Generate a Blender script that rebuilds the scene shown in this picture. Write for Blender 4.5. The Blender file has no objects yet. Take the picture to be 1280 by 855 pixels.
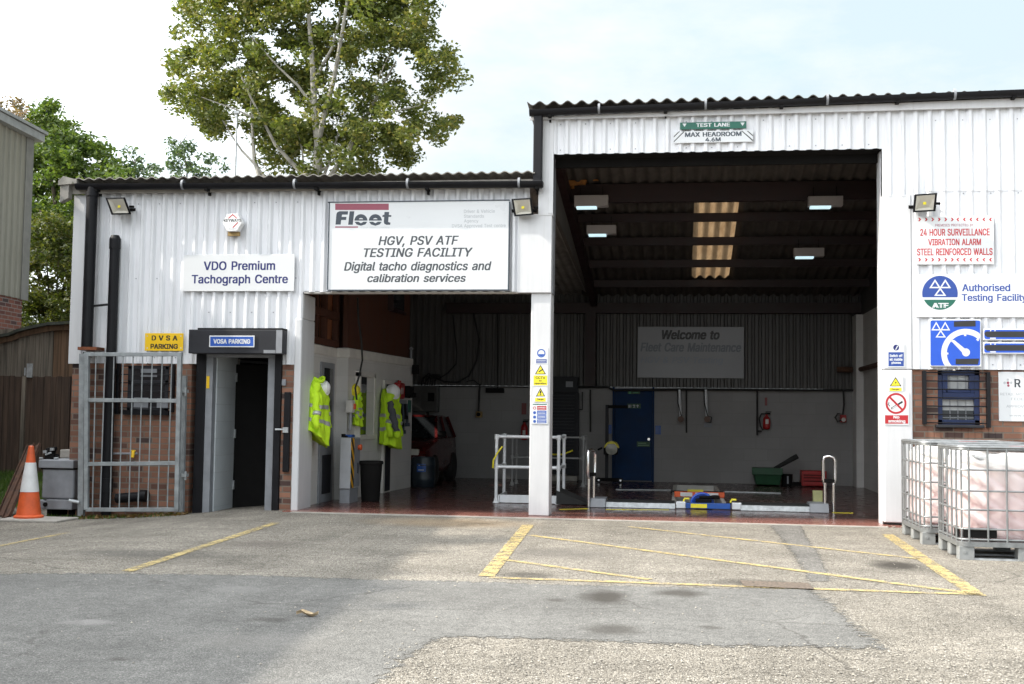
import bpy, math, random
import numpy as np
from mathutils import Vector, Matrix, noise
random.seed(7); rng = np.random.default_rng(7)
S = bpy.context.scene
COL = S.collection
PI = math.pi
# ------------------------------------------------------------------ camera
P0 = (640.0, 427.5); FPX = 1482.19
_d = Vector((210.0, 94.5, FPX)).normalized()
_x = -Vector((-10440.0, -47.5, FPX)).normalized()
_z = _x.cross(_d).normalized(); _x = _d.cross(_z)
CAM = Vector((0, -14.8396, 1.25))
cam_d = bpy.data.cameras.new('camera'); cam = bpy.data.objects.new('camera', cam_d); COL.objects.link(cam)
def w2i(v): return Vector((v.x*_x.x+v.y*_d.x+v.z*_z.x, v.x*_x.y+v.y*_d.y+v.z*_z.y, v.x*_x.z+v.y*_d.z+v.z*_z.z))
def i2w(v): return Vector((v.dot(_x), v.dot(_d), v.dot(_z)))
right, down, fwd = i2w(Vector((1,0,0))), i2w(Vector((0,1,0))), i2w(Vector((0,0,1)))
cam.matrix_world = Matrix(((right.x,-down.x,-fwd.x,CAM.x),(right.y,-down.y,-fwd.y,CAM.y),(right.z,-down.z,-fwd.z,CAM.z),(0,0,0,1)))
cam_d.sensor_width = 36; cam_d.lens = 36*FPX/1280; cam_d.clip_start = .05; cam_d.clip_end = 2000
S.camera = cam
def ray(u, v): return i2w(Vector((u-P0[0], v-P0[1], FPX)))
def at(u, v, Y=0.0):
    r = ray(u, v); return CAM + r*((Y-CAM.y)/r.y)
def atX(u, v, X):
    r = ray(u, v); return CAM + r*((X-CAM.x)/r.x)
def G(u, v, z=0.0):
    r = ray(u, v); return CAM + r*((z-CAM.z)/r.z)
# ------------------------------------------------------------------ light
EL, AZ = math.radians(37), math.radians(11.5)
sun_dir = Vector((-math.cos(EL)*math.cos(AZ), -math.cos(EL)*math.sin(AZ), math.sin(EL)))
sl = bpy.data.lights.new('sun', 'SUN'); sl.energy = 2.5; sl.angle = math.radians(.6); sl.color = (1, .93, .82)
so = bpy.data.objects.new('sun', sl); COL.objects.link(so); so.rotation_euler = sun_dir.to_track_quat('Z', 'Y').to_euler(); so.location = (-20, -10, 30)
W = bpy.data.worlds.new('World'); S.world = W; W.use_nodes = True
nt = W.node_tree; nt.nodes.clear()
def wn(t): return nt.nodes.new(t)
out = wn('ShaderNodeOutputWorld'); bg = wn('ShaderNodeBackground'); sky = wn('ShaderNodeTexSky')
sky.sky_type = 'NISHITA'; sky.sun_disc = False; sky.sun_elevation = EL; sky.sun_rotation = math.atan2(sun_dir.x, sun_dir.y) % (2*PI)
sky.air_density = 1.0; sky.dust_density = 2.5; sky.ozone_density = 1.0; sky.altitude = 50
tc = wn('ShaderNodeTexCoord'); mp = wn('ShaderNodeMapping'); mp.inputs['Scale'].default_value = (1.2, 1.2, 3.0)
n1 = wn('ShaderNodeTexNoise'); n1.inputs['Scale'].default_value = 2.2; n1.inputs['Detail'].default_value = 6; n1.inputs['Roughness'].default_value = .55
cr = wn('ShaderNodeValToRGB'); cr.color_ramp.elements[0].position = .25; cr.color_ramp.elements[0].color = (.78,.78,.78,1); cr.color_ramp.elements[1].position = .62
mx = wn('ShaderNodeMix'); mx.data_type = 'RGBA'
# thin bright cloud, whiter towards the sun
dt = wn('ShaderNodeVectorMath'); dt.operation = 'DOT_PRODUCT'; nt.links.new(tc.outputs['Generated'], dt.inputs[0]); dt.inputs[1].default_value = tuple(sun_dir)
mr = wn('ShaderNodeMapRange'); mr.interpolation_type = 'SMOOTHSTEP'; mr.inputs[1].default_value = .12; mr.inputs[2].default_value = .75; nt.links.new(dt.outputs['Value'], mr.inputs[0])
cm = wn('ShaderNodeMix'); cm.data_type = 'RGBA'
n2 = wn('ShaderNodeTexNoise'); n2.inputs['Scale'].default_value = 3.1; n2.inputs['Detail'].default_value = 7; n2.inputs['Roughness'].default_value = .6; nt.links.new(mp.outputs[0], n2.inputs['Vector'])
c2 = wn('ShaderNodeValToRGB'); c2.color_ramp.elements[0].position = .40; c2.color_ramp.elements[0].color = (1.75, 2.08, 2.22, 1); c2.color_ramp.elements[1].position = .62; c2.color_ramp.elements[1].color = (2.3, 2.38, 2.4, 1); nt.links.new(n2.outputs['Fac'], c2.inputs[0]); nt.links.new(c2.outputs[0], cm.inputs[6])
cm.inputs[7].default_value = (10.5, 10.8, 11.0, 1); nt.links.new(mr.outputs[0], cm.inputs[0]); nt.links.new(cm.outputs[2], mx.inputs[7])
nt.links.new(tc.outputs['Generated'], mp.inputs['Vector']); nt.links.new(mp.outputs[0], n1.inputs['Vector']); nt.links.new(n1.outputs['Fac'], cr.inputs[0])
nt.links.new(cr.outputs[0], mx.inputs[0]); nt.links.new(sky.outputs[0], mx.inputs[6]); nt.links.new(mx.outputs[2], bg.inputs[0])
bg.inputs['Strength'].default_value = .15
nt.links.new(bg.outputs[0], out.inputs[0])
S.render.engine = 'CYCLES'
S.view_settings.view_transform = 'Standard'; S.view_settings.look = 'None'; S.view_settings.gamma = 1; S.view_settings.use_curve_mapping = False
S.view_settings.exposure = 1.57
S.cycles.use_denoising = True; S.cycles.max_bounces = 8; S.cycles.diffuse_bounces = 3; S.cycles.transmission_bounces = 6

# ------------------------------------------------------------------ materials
class NT:
    def __init__(s, name):
        m = bpy.data.materials.new(name); m.use_nodes = True; s.m = m; s.t = m.node_tree; s.t.nodes.clear()
        s.out = s.n('ShaderNodeOutputMaterial'); s.b = s.n('ShaderNodeBsdfPrincipled'); s.l(s.b.outputs[0], s.out.inputs[0])
        s.tc = s.n('ShaderNodeTexCoord')
    def n(s, t, **k):
        x = s.t.nodes.new(t)
        for a, v in k.items(): setattr(x, a, v)
        return x
    def l(s, a, b): s.t.links.new(a, b)
    def obj(s, scale=(1,1,1), rot=(0,0,0)):
        m = s.n('ShaderNodeMapping'); m.inputs['Scale'].default_value = scale; m.inputs['Rotation'].default_value = rot
        s.l(s.tc.outputs['Object'], m.inputs[0]); return m.outputs[0]
    def noise(s, vec, scale, detail=4, rough=.55, dist=0):
        x = s.n('ShaderNodeTexNoise'); x.inputs['Scale'].default_value = scale; x.inputs['Detail'].default_value = detail; x.inputs['Roughness'].default_value = rough; x.inputs['Distortion'].default_value = dist
        if vec is not None: s.l(vec, x.inputs['Vector'])
        return x.outputs['Fac']
    def ramp(s, fac, stops, interp='LINEAR'):
        x = s.n('ShaderNodeValToRGB'); e = x.color_ramp.elements; x.color_ramp.interpolation = interp
        while len(e) < len(stops): e.new(.5)
        for i, (p, c) in enumerate(stops):
            e[i].position = p; e[i].color = (*c, 1) if not isinstance(c, (int, float)) else (c, c, c, 1)
        s.l(fac, x.inputs[0]); return x.outputs[0]
    def mix(s, fac, a, b, mode='MIX'):
        x = s.n('ShaderNodeMix', data_type='RGBA', blend_type=mode)
        for i, v in ((0, fac), (6, a), (7, b)):
            if isinstance(v, (int, float)): x.inputs[i].default_value = v if i == 0 else (v, v, v, 1)
            elif isinstance(v, (tuple, list)): x.inputs[i].default_value = (*v, 1)
            else: s.l(v, x.inputs[i])
        return x.outputs[2]
    def math(s, op, a, b=0):
        x = s.n('ShaderNodeMath', operation=op)
        for i, v in ((0, a), (1, b)):
            if isinstance(v, (int, float)): x.inputs[i].default_value = v
            else: s.l(v, x.inputs[i])
        return x.outputs[0]
    def bump(s, h, strength=.3, dist=.01):
        x = s.n('ShaderNodeBump'); x.inputs['Strength'].default_value = strength; x.inputs['Distance'].default_value = dist
        s.l(h, x.inputs['Height']); s.l(x.outputs[0], s.b.inputs['Normal'])
    def base(s, c):
        if isinstance(c, (tuple, list)): s.b.inputs['Base Color'].default_value = (*c, 1)
        else: s.l(c, s.b.inputs['Base Color'])
def mat(name, c, rough=.5, metal=0, var=.18, scale=6, bump=0, bscale=40, stretch=(1,1,1), spec=.5, dark=None):
    """plain paint / metal / plastic with slight uneven wear"""
    n = NT(name); v = n.obj(stretch)
    f = n.noise(v, scale, 5, .6)
    lo = tuple(x*(1-var) for x in c); hi = tuple(min(1, x*(1+var)) for x in c)
    col = n.ramp(f, [(.3, lo), (.7, hi)])
    if dark:
        g = n.noise(v, scale*4.3, 6, .7); col = n.mix(n.ramp(g, [(dark[1], 0.0), (dark[1]+.12, 1.0)]), col, dark[0])
    n.base(col); n.b.inputs['Metallic'].default_value = metal; n.b.inputs['Specular IOR Level'].default_value = spec
    n.l(n.ramp(f, [(.2, max(0, rough-.1)), (.8, min(1, rough+.12))]), n.b.inputs['Roughness'])
    if bump: n.bump(n.noise(v, bscale, 4), bump, .01)
    return n.m
def emit(name, c, s):
    n = NT(name); n.b.inputs['Emission Color'].default_value = (*c, 1); n.b.inputs['Emission Strength'].default_value = s; n.base(c); return n.m
def brick(name, axes='xz', c1=(.30,.125,.075), c2=(.19,.075,.05), mortar=(.25,.21,.17), bw=.225, bh=.075, ms=.009, var=True, bumpv=.5, dark=(.07,.045,.045)):
    n = NT(name); sp = n.n('ShaderNodeSeparateXYZ'); cb = n.n('ShaderNodeCombineXYZ'); n.l(n.tc.outputs['Object'], sp.inputs[0])
    n.l(sp.outputs['XYZ'.index(axes[0].upper())], cb.inputs[0]); n.l(sp.outputs['XYZ'.index(axes[1].upper())], cb.inputs[1])
    nz = n.n('ShaderNodeTexNoise'); nz.inputs['Scale'].default_value = 3; n.l(cb.outputs[0], nz.inputs['Vector'])
    wob = n.n('ShaderNodeVectorMath', operation='MULTIPLY_ADD'); n.l(nz.outputs['Color'], wob.inputs[0]); wob.inputs[1].default_value = (.008,.008,0); n.l(cb.outputs[0], wob.inputs[2])
    b = n.n('ShaderNodeTexBrick'); n.l(wob.outputs[0], b.inputs['Vector'])
    for k, v in (('Scale',1),('Mortar Size',ms),('Mortar Smooth',.25),('Bias',0),('Brick Width',bw),('Row Height',bh)): b.inputs[k].default_value = v
    b.inputs['Color1'].default_value = (0,0,0,1); b.inputs['Color2'].default_value = (1,1,1,1); b.inputs['Mortar'].default_value = (.5,.5,.5,1)
    if var:
        col = n.ramp(b.outputs['Color'], [(0, dark), (.13, c2), (.45, c1), (.8, tuple(x*1.25 for x in c1)), (1, tuple(x*.75 for x in c1))])
    else: col = n.ramp(b.outputs['Color'], [(0, tuple(x*.94 for x in c1)), (1, c1)])
    g = n.noise(n.obj(), 35, 6, .7); col = n.mix(.35, col, n.mix(g, (.25,.25,.25), (1,1,1)), 'MULTIPLY') if var else col
    big = n.noise(n.obj(), 1.3, 4); col = n.mix(1, col, n.ramp(big, [(.3, .72 if var else .86), (.7, 1.0)]), 'MULTIPLY')
    n.base(n.mix(b.outputs['Fac'], col, mortar)); n.b.inputs['Roughness'].default_value = .85 if var else .6
    h = n.math('SUBTRACT', n.math('MULTIPLY', g, .25), b.outputs['Fac']); n.bump(h, bumpv, .008)
    return n.m
M = {}
def cladding(name, c, lo=.86):
    n = NT(name); st = n.noise(n.obj((9,9,.5)), 2.0, 6, .65); bl = n.noise(n.obj(), 1.1, 5, .6); sp = n.noise(n.obj(), 26, 4, .7)
    col = n.mix(1, c, n.ramp(st, [(.3, lo), (.6, 1.0)]), 'MULTIPLY')
    col = n.mix(1, col, n.ramp(bl, [(.3, .93), (.6, 1.0)]), 'MULTIPLY')
    col = n.mix(n.ramp(sp, [(.70, 0.0), (.80, .55)]), col, (.30,.27,.22))
    gr = n.noise(n.obj((14,14,.35)), 1.6, 5, .7); g2 = n.noise(n.obj(), .55, 3); col = n.mix(n.math('MULTIPLY', n.ramp(gr, [(.58, 0.0), (.78, .38)]), n.ramp(g2, [(.45, 0.0), (.6, 1.0)])), col, (.30,.285,.22))
    n.base(col); n.b.inputs['Roughness'].default_value = .45; n.b.inputs['Specular IOR Level'].default_value = .4; return n.m
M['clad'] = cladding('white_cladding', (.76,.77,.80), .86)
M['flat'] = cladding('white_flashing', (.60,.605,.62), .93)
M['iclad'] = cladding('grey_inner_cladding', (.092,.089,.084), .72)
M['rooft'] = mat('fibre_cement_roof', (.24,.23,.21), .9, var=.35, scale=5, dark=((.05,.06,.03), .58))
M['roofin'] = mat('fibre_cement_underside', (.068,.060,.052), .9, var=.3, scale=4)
M['oxide'] = mat('red_oxide_steel', (.016,.004,.004), .55, var=.3)
M['brick'] = brick('brown_brick', c1=(.29,.14,.09), c2=(.18,.085,.06), mortar=(.16,.13,.105), dark=(.05,.035,.035))
M['brickred'] = brick('red_brick', 'yz', c1=(.26,.09,.06), c2=(.16,.05,.04), mortar=(.24,.2,.18))
M['brickrx'] = brick('red_brick_gable', 'xz', c1=(.26,.09,.06), c2=(.16,.05,.04), mortar=(.24,.2,.18))
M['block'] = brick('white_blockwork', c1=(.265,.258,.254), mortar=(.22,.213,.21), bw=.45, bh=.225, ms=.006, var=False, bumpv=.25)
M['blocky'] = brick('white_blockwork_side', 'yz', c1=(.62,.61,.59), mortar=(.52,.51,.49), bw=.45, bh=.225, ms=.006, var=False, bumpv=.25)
M['bluegrey'] = brick('pale_block_passage', 'yz', c1=(.62,.66,.69), mortar=(.50,.53,.55), bw=.45, bh=.225, ms=.006, var=False, bumpv=.3)
M['black'] = mat('black_plastic', (.006,.006,.008), .5, var=.3, dark=((.12,.115,.11), .76), spec=.25)
M['blackm'] = mat('black_matt', (.009,.0085,.0085), .85, var=.3, spec=.15)
M['darkgrey'] = mat('dark_grey_paint', (.02,.021,.026), .6, var=.25, spec=.3)
M['grey'] = mat('grey_paint', (.22,.23,.25), .5, var=.15)
M['lgrey'] = mat('light_grey_paint', (.36,.37,.39), .45, var=.1)
M['white'] = mat('white_paint', (.8,.8,.8), .4, var=.05)
M['offwhite'] = mat('off_white_paint', (.62,.6,.56), .55, var=.1)
M['galv'] = mat('galvanised_steel', (.40,.42,.43), .5, metal=.45, var=.3, scale=14, dark=((.22,.21,.2), .68))
M['cagem'] = mat('cage_steel', (.22,.23,.235), .45, metal=.5, var=.2, scale=14)
M['gatem'] = mat('gate_grey_paint', (.27,.29,.30), .55, metal=.2, var=.25, scale=9, dark=((.12,.08,.05), .66))
M['chrome'] = mat('polished_steel', (.75,.75,.75), .15, metal=1, var=.08)
M['rust'] = mat('rusty_steel', (.075,.035,.02), .85, var=.5, scale=9, bump=.3)
M['rustplate'] = mat('rust_plate', (.16,.05,.02), .85, var=.5, scale=20)
M['red'] = mat('red_paint', (.35,.012,.012), .35, var=.15)
M['dred'] = mat('dark_red_car_paint', (.065,.006,.006), .22, var=.1)
M['signred'] = mat('sign_red', (.42,.018,.025), .4, var=.05)
M['logored'] = mat('faded_red_vinyl', (.26,.05,.085), .4, var=.05)
M['slate'] = mat('slate_vinyl', (.035,.048,.066), .4, var=.05)
M['txtgrey'] = mat('grey_vinyl', (.05,.056,.066), .4, var=.05)
M['faint'] = mat('faded_grey_vinyl', (.40,.42,.44), .5, var=.1)
M['fainter'] = mat('very_faded_vinyl', (.56,.58,.60), .5, var=.1)
M['navy'] = mat('navy_vinyl', (.012,.017,.125), .4, var=.05)
M['ink'] = mat('black_vinyl', (.015,.015,.017), .45, var=.05)
M['yellow'] = mat('sign_yellow', (.80,.50,.01), .4, var=.04)
M['syellow'] = mat('safety_yellow', (.75,.65,.03), .4, var=.05)
M['blue'] = mat('sign_blue', (.02,.085,.38), .4, var=.06)
M['motblue'] = mat('bright_sign_blue', (.018,.085,.50), .35, var=.05)
M['badgeblue'] = mat('badge_blue', (.022,.06,.27), .4, var=.05)
M['green'] = mat('sign_green', (.010,.11,.075), .4, var=.06)
M['dgreen'] = mat('dark_green_plastic', (.01,.065,.025), .5, var=.2)
M['signw'] = mat('sign_white', (.64,.655,.67), .32, var=.03, scale=1.5)
M['screen'] = mat('charcoal_tape', (.022,.022,.024), .5, var=.2)
M['bluedoor'] = mat('blue_door_paint', (.004,.026,.085), .6, var=.15, spec=.2)
M['bluesteel'] = mat('blue_steel', (.01,.07,.30), .4, var=.2)
M['bluewin'] = mat('blue_window_paint', (.006,.018,.075), .45, var=.25)
M['orange'] = mat('orange_plastic', (.62,.10,.025), .5, var=.18, scale=8, dark=((.18,.05,.03), .7))
M['reflect'] = mat('white_reflective_sleeve', (.66,.66,.66), .35, var=.1, scale=8)
M['hivis'] = mat('hi_vis_yellow_cloth', (.55,.85,.02), .75, var=.1, scale=9, bump=.4, bscale=14)
M['band'] = mat('silver_reflective_tape', (.45,.46,.45), .35, metal=.3, var=.1)
M['greycloth'] = mat('dark_grey_cloth', (.08,.085,.095), .85, var=.2, bump=.3, bscale=14)
M['wood'] = mat('brown_stained_boards', (.068,.023,.012), .6, var=.35, scale=3, stretch=(6,6,.6))
M['woodl'] = mat('brown_board_sheet', (.24,.085,.034), .65, var=.3, scale=3, stretch=(6,6,.6))
M['ply'] = mat('splintered_plywood', (.32,.13,.03), .8, var=.4, scale=9)
M['shedw'] = mat('weathered_grey_boards', (.17,.145,.115), .9, var=.55, scale=2.2, stretch=(9,9,.45), bump=.4, bscale=10)
M['shedb'] = mat('weathered_brown_boards', (.14,.085,.05), .9, var=.5, scale=2.2, stretch=(9,9,.45), bump=.4, bscale=10)
M['fencew'] = mat('dark_brown_boards', (.065,.042,.03), .9, var=.55, scale=2.2, stretch=(9,9,.45), bump=.4, bscale=10)
M['felt'] = mat('roofing_felt', (.05,.055,.045), .95, var=.45, scale=5, dark=((.10,.10,.04), .55))
M['beige'] = cladding('beige_cladding', (.27,.255,.205), .8)
M['fasciag'] = mat('grey_fascia', (.30,.31,.31), .5, var=.2, dark=((.15,.15,.14), .66))
M['concrete'] = mat('concrete', (.33,.31,.28), .9, var=.25, scale=5, bump=.3, bscale=50)
M['tan'] = mat('old_sealant', (.35,.24,.10), .8, var=.4, scale=20)
M['rubber'] = mat('rubber', (.016,.016,.016), .8, var=.2)
M['bark'] = mat('pale_grey_bark', (.36,.34,.30), .9, var=.4, scale=5, bump=.3, bscale=15)
M['darkbark'] = mat('brown_bark', (.10,.08,.06), .9, var=.4, scale=5)
M['ibcfeet'] = mat('pallet_grey_plastic', (.24,.25,.25), .55, var=.15, scale=10, dark=((.2,.19,.17), .68))
M['tube'] = emit('lit_tube', (.62,.85,.92), .33)
M['lampface'] = mat('lamp_housing', (.34,.31,.30), .5, var=.05)
M['yline'] = None
def glassm(name, c=(.02,.022,.025), rough=.06):
    n = NT(name); n.base(c); n.b.inputs['Roughness'].default_value = rough; n.b.inputs['Specular IOR Level'].default_value = .6; return n.m
M['glass'] = glassm('dark_window_glass'); M['led'] = mat('lamp_reflector', (.55,.53,.47), .4, var=.06)
def frosted():
    n = NT('frosted_wired_glass'); w = n.noise(n.obj(), 9, 3); n.base(n.ramp(w, [(.3, (.30,.31,.32)), (.7, (.45,.46,.46))])); n.b.inputs['Roughness'].default_value = .3; return n.m
M['frost'] = frosted()
def leafm(name, cs, trans=.35):
    n = NT(name); gm = n.n('ShaderNodeNewGeometry'); nz = n.noise(n.obj(), .9, 3)
    f = n.math('ADD', n.math('MULTIPLY', gm.outputs['Random Per Island'], .75), n.math('MULTIPLY', n.math('SUBTRACT', nz, .5), 1.1))
    col = n.ramp(f, [(i/(len(cs)-1), c) for i, c in enumerate(cs)]); n.base(col); n.b.inputs['Roughness'].default_value = .45; n.b.inputs['Specular IOR Level'].default_value = .35
    tr = n.n('ShaderNodeBsdfTranslucent'); n.l(n.mix(1, col, (1.5,1.5,.7), 'MULTIPLY'), tr.inputs[0]); ms = n.n('ShaderNodeMixShader'); ms.inputs[0].default_value = trans
    n.l(n.b.outputs[0], ms.inputs[1]); n.l(tr.outputs[0], ms.inputs[2]); n.l(ms.outputs[0], n.out.inputs[0]); return n.m
M['poplar'] = leafm('poplar_leaf', [(.055,.078,.018), (.10,.13,.028), (.175,.185,.045), (.30,.24,.08)])
M['tree'] = leafm('broad_leaf', [(.035,.065,.015), (.075,.125,.025), (.13,.185,.04), (.19,.225,.065)])
M['shrub'] = leafm('shrub_leaf', [(.035,.055,.012), (.07,.095,.02), (.12,.13,.03), (.17,.15,.045)])
M['sap'] = leafm('sapling_leaf', [(.05,.09,.06), (.09,.14,.08), (.14,.18,.10)])
M['russet'] = leafm('russet_leaf', [(.10,.09,.06), (.20,.13,.08), (.26,.18,.13)])
M['grass'] = leafm('grass_blade', [(.05,.10,.02), (.09,.16,.03), (.15,.20,.06)])
M['dryleaf'] = leafm('dry_leaf', [(.10,.06,.02), (.22,.14,.06), (.16,.16,.04)])

def skylightm():
    n = NT('amber_rooflight_sheet'); st = n.noise(n.obj((3,.6,1)), 4, 5, .7); c = n.ramp(st, [(.3, (.14,.085,.042)), (.7, (.24,.165,.095))])
    n.base(n.mix(1, c, (.6,.6,.6), 'MULTIPLY')); n.b.inputs['Roughness'].default_value = .5
    tr = n.n('ShaderNodeBsdfTranslucent'); n.l(c, tr.inputs[0]); ms = n.n('ShaderNodeMixShader'); ms.inputs[0].default_value = .42
    n.l(n.b.outputs[0], ms.inputs[1]); n.l(tr.outputs[0], ms.inputs[2]); n.l(ms.outputs[0], n.out.inputs[0]); return n.m
M['sky'] = skylightm()
def tankm():
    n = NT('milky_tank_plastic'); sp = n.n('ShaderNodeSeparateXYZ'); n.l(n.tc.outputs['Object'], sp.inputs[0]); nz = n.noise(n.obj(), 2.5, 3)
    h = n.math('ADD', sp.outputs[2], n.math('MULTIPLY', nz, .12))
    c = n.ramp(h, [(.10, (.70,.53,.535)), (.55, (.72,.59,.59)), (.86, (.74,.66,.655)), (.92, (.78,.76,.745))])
    n.base(c); n.b.inputs['Roughness'].default_value = .35
    n.b.inputs['Subsurface Weight'].default_value = 1; n.b.inputs['Subsurface Radius'].default_value = (1,.95,.93); n.b.inputs['Subsurface Scale'].default_value = .22
    tr = n.n('ShaderNodeBsdfTranslucent'); n.l(c, tr.inputs[0]); ms = n.n('ShaderNodeMixShader'); ms.inputs[0].default_value = .08
    n.l(n.b.outputs[0], ms.inputs[1]); n.l(tr.outputs[0], ms.inputs[2]); n.l(ms.outputs[0], n.out.inputs[0]); return n.m
M['tank'] = tankm()
def groundm(name, stones, avg, spots=(), grain=125, bumpv=.8, tint=.75, cont=1.0):
    n = NT(name); o = n.obj()
    v = n.n('ShaderNodeTexVoronoi'); v.inputs['Scale'].default_value = grain; n.l(o, v.inputs['Vector'])
    sepc = n.n('ShaderNodeSeparateColor'); n.l(v.outputs['Color'], sepc.inputs[0])
    col = n.ramp(sepc.outputs[0], stones)
    f2 = n.noise(o, 1.1, 6, .6); f3 = n.noise(n.obj((.5,1.6,1)), .9, 5, .65); f4 = n.noise(o, 9, 5, .7)
    col = n.mix(cont, col, n.ramp(f2, [(.3, tint), (.62, 1.0)]), 'MULTIPLY')
    col = n.mix(cont, col, n.ramp(f3, [(.28, tint+.05), (.6, 1.0)]), 'MULTIPLY')
    col = n.mix(cont*.8, col, n.ramp(f4, [(.3, .75), (.65, 1.08)]), 'MULTIPLY')
    wv = n.n('ShaderNodeTexNoise'); wv.inputs['Scale'].default_value = 5; wv.inputs['Detail'].default_value = 5; n.l(o, wv.inputs['Vector'])
    ad = n.n('ShaderNodeVectorMath', operation='MULTIPLY_ADD'); n.l(wv.outputs['Color'], ad.inputs[0]); ad.inputs[1].default_value = (.2,.2,0); n.l(o, ad.inputs[2])
    for (x, y, rx, ry, c, k) in spots:
        mpp = n.n('ShaderNodeMapping'); mpp.vector_type = 'POINT'; mpp.inputs['Location'].default_value = (-(x+.10)/rx, -(y+.10)/ry, 0); mpp.inputs['Scale'].default_value = (1/rx, 1/ry, 0)
        n.l(ad.outputs[0], mpp.inputs[0]); ln = n.n('ShaderNodeVectorMath', operation='LENGTH'); n.l(mpp.outputs[0], ln.inputs[0])
        col = n.mix(n.ramp(ln.outputs['Value'], [(.35, float(k)), (1.15, 0.0)]), col, c)
    # fine cracks and tyre-polished bands
    cv = n.n('ShaderNodeTexVoronoi', feature='DISTANCE_TO_EDGE'); cv.inputs['Scale'].default_value = .55; n.l(ad.outputs[0], cv.inputs['Vector'])
    cm_ = n.noise(o, .5, 2); ck = n.math('MULTIPLY', n.ramp(cv.outputs['Distance'], [(.002, .6), (.008, 0.0)]), n.ramp(cm_, [(.5, 0.0), (.6, 1.0)])); col = n.mix(ck, col, (.05,.045,.04))
    tb = n.noise(n.obj((2.2,.10,1)), 1.0, 4, .6, .3); col = n.mix(1, col, n.ramp(tb, [(.34, .86), (.5, 1.0), (.66, 1.0), (.76, 1.07)]), 'MULTIPLY')
    n.base(col); n.b.inputs['Roughness'].default_value = .93; n.b.inputs['Specular IOR Level'].default_value = .25
    h = n.math('ADD', n.math('MULTIPLY', v.outputs['Distance'], -1.0), n.math('MULTIPLY', f4, .6)); n.bump(h, bumpv, .008)
    return n.m
g1 = G(770,745); 
def spot(u, v, ru, rv, c, k):
    a = G(u, v); b = G(u+ru, v); d = G(u, v-rv); return (a.x, a.y, abs(b.x-a.x), max(.06, abs(d.y-a.y)), c, k)
DK = (.045,.04,.034)
M['ground'] = groundm('chip_seal_yard', [(0,(.065,.058,.05)), (.18,(.17,.153,.13)), (.55,(.27,.245,.205)), (.85,(.355,.325,.275)), (1,(.50,.47,.42))], .25,
    [spot(1120,705,40,7,DK,.95), spot(660,717,45,5,DK,.6), spot(950,727,70,6,DK,.7), spot(700,690,110,8,(.12,.11,.1),.5), spot(180,690,160,7,(.08,.075,.07),.55), spot(560,652,130,7,(.30,.21,.12),.5), spot(330,678,60,5,(.12,.1,.09),.5)], tint=.7)
M['patch'] = groundm('smooth_asphalt', [(0,(.10,.098,.093)), (.5,(.165,.162,.153)), (.9,(.215,.21,.198)), (1,(.30,.29,.27))], .17,
    [spot(757,745,38,11,DK,.9), spot(850,740,42,6,DK,.8), spot(765,785,48,8,DK,.65), spot(690,748,18,3,DK,.6), spot(890,783,22,3,DK,.55), spot(335,773,40,4,DK,.5), spot(110,776,48,4,(.26,.25,.24),.6), spot(145,822,22,3,DK,.5), spot(300,735,60,6,(.21,.205,.195),.4), spot(320,800,130,14,(.21,.20,.185),.35)], grain=150, bumpv=.4, tint=.80)
M['trench'] = groundm('worn_trench_fill', [(0,(.09,.085,.08)), (.6,(.18,.17,.155)), (1,(.27,.26,.24))], .2, grain=100, bumpv=.5)
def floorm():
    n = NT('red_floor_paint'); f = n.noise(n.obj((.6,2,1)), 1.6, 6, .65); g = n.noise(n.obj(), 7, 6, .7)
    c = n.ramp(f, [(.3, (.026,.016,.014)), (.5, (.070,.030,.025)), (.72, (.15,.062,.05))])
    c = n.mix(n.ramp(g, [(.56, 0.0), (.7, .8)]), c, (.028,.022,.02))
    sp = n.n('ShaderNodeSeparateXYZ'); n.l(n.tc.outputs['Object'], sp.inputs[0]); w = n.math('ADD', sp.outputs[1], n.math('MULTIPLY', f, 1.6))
    c = n.mix(n.ramp(n.math('MULTIPLY', w, .4), [(.28, .85), (.62, 0.0)]), c, n.mix(n.ramp(g, [(.4, 0.0), (.62, .8)]), (.33,.135,.105), (.17,.085,.07))); n.base(c)      # sunlit strip by the threshold, painted into the floor colour as lighter pink
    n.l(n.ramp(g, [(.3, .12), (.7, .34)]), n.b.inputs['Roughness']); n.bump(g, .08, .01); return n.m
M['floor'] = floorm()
def ylinem():
    n = NT('worn_yellow_paint'); o = n.obj(); g = n.noise(o, 7, 6, .75); v = n.n('ShaderNodeTexVoronoi'); v.inputs['Scale'].default_value = 120; n.l(o, v.inputs['Vector']); f2 = n.noise(o, 55, 3, .6)
    n.base(n.mix(n.ramp(g, [(.4, 0.0), (.7, .55)]), (.46,.355,.145), (.34,.28,.17))); n.b.inputs['Roughness'].default_value = .85; n.bump(v.outputs['Distance'], .6, .006)
    w = n.math('ADD', n.math('MULTIPLY', g, .9), n.math('MULTIPLY', f2, .55)); w = n.math('ADD', w, n.math('MULTIPLY', v.outputs['Distance'], .35))
    tr = n.n('ShaderNodeBsdfTransparent'); ms = n.n('ShaderNodeMixShader'); n.l(n.ramp(w, [(.86, 0.0), (.98, .9)]), ms.inputs[0]); n.l(n.b.outputs[0], ms.inputs[1]); n.l(tr.outputs[0], ms.inputs[2]); n.l(ms.outputs[0], n.out.inputs[0]); return n.m
M['yline'] = ylinem()
def stripes():
    n = NT('yellow_black_hazard_stripe'); sp = n.n('ShaderNodeSeparateXYZ'); n.l(n.tc.outputs['Object'], sp.inputs[0])
    a = n.math('ADD', n.math('MULTIPLY', sp.outputs[2], 4.6), n.math('MULTIPLY', sp.outputs[1], 6.0)); f = n.math('FRACT', a)
    n.base(n.ramp(f, [(0, (.70,.36,.01)), (.5, (.012,.012,.012))], 'CONSTANT')); n.b.inputs['Roughness'].default_value = .5; return n.m
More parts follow.
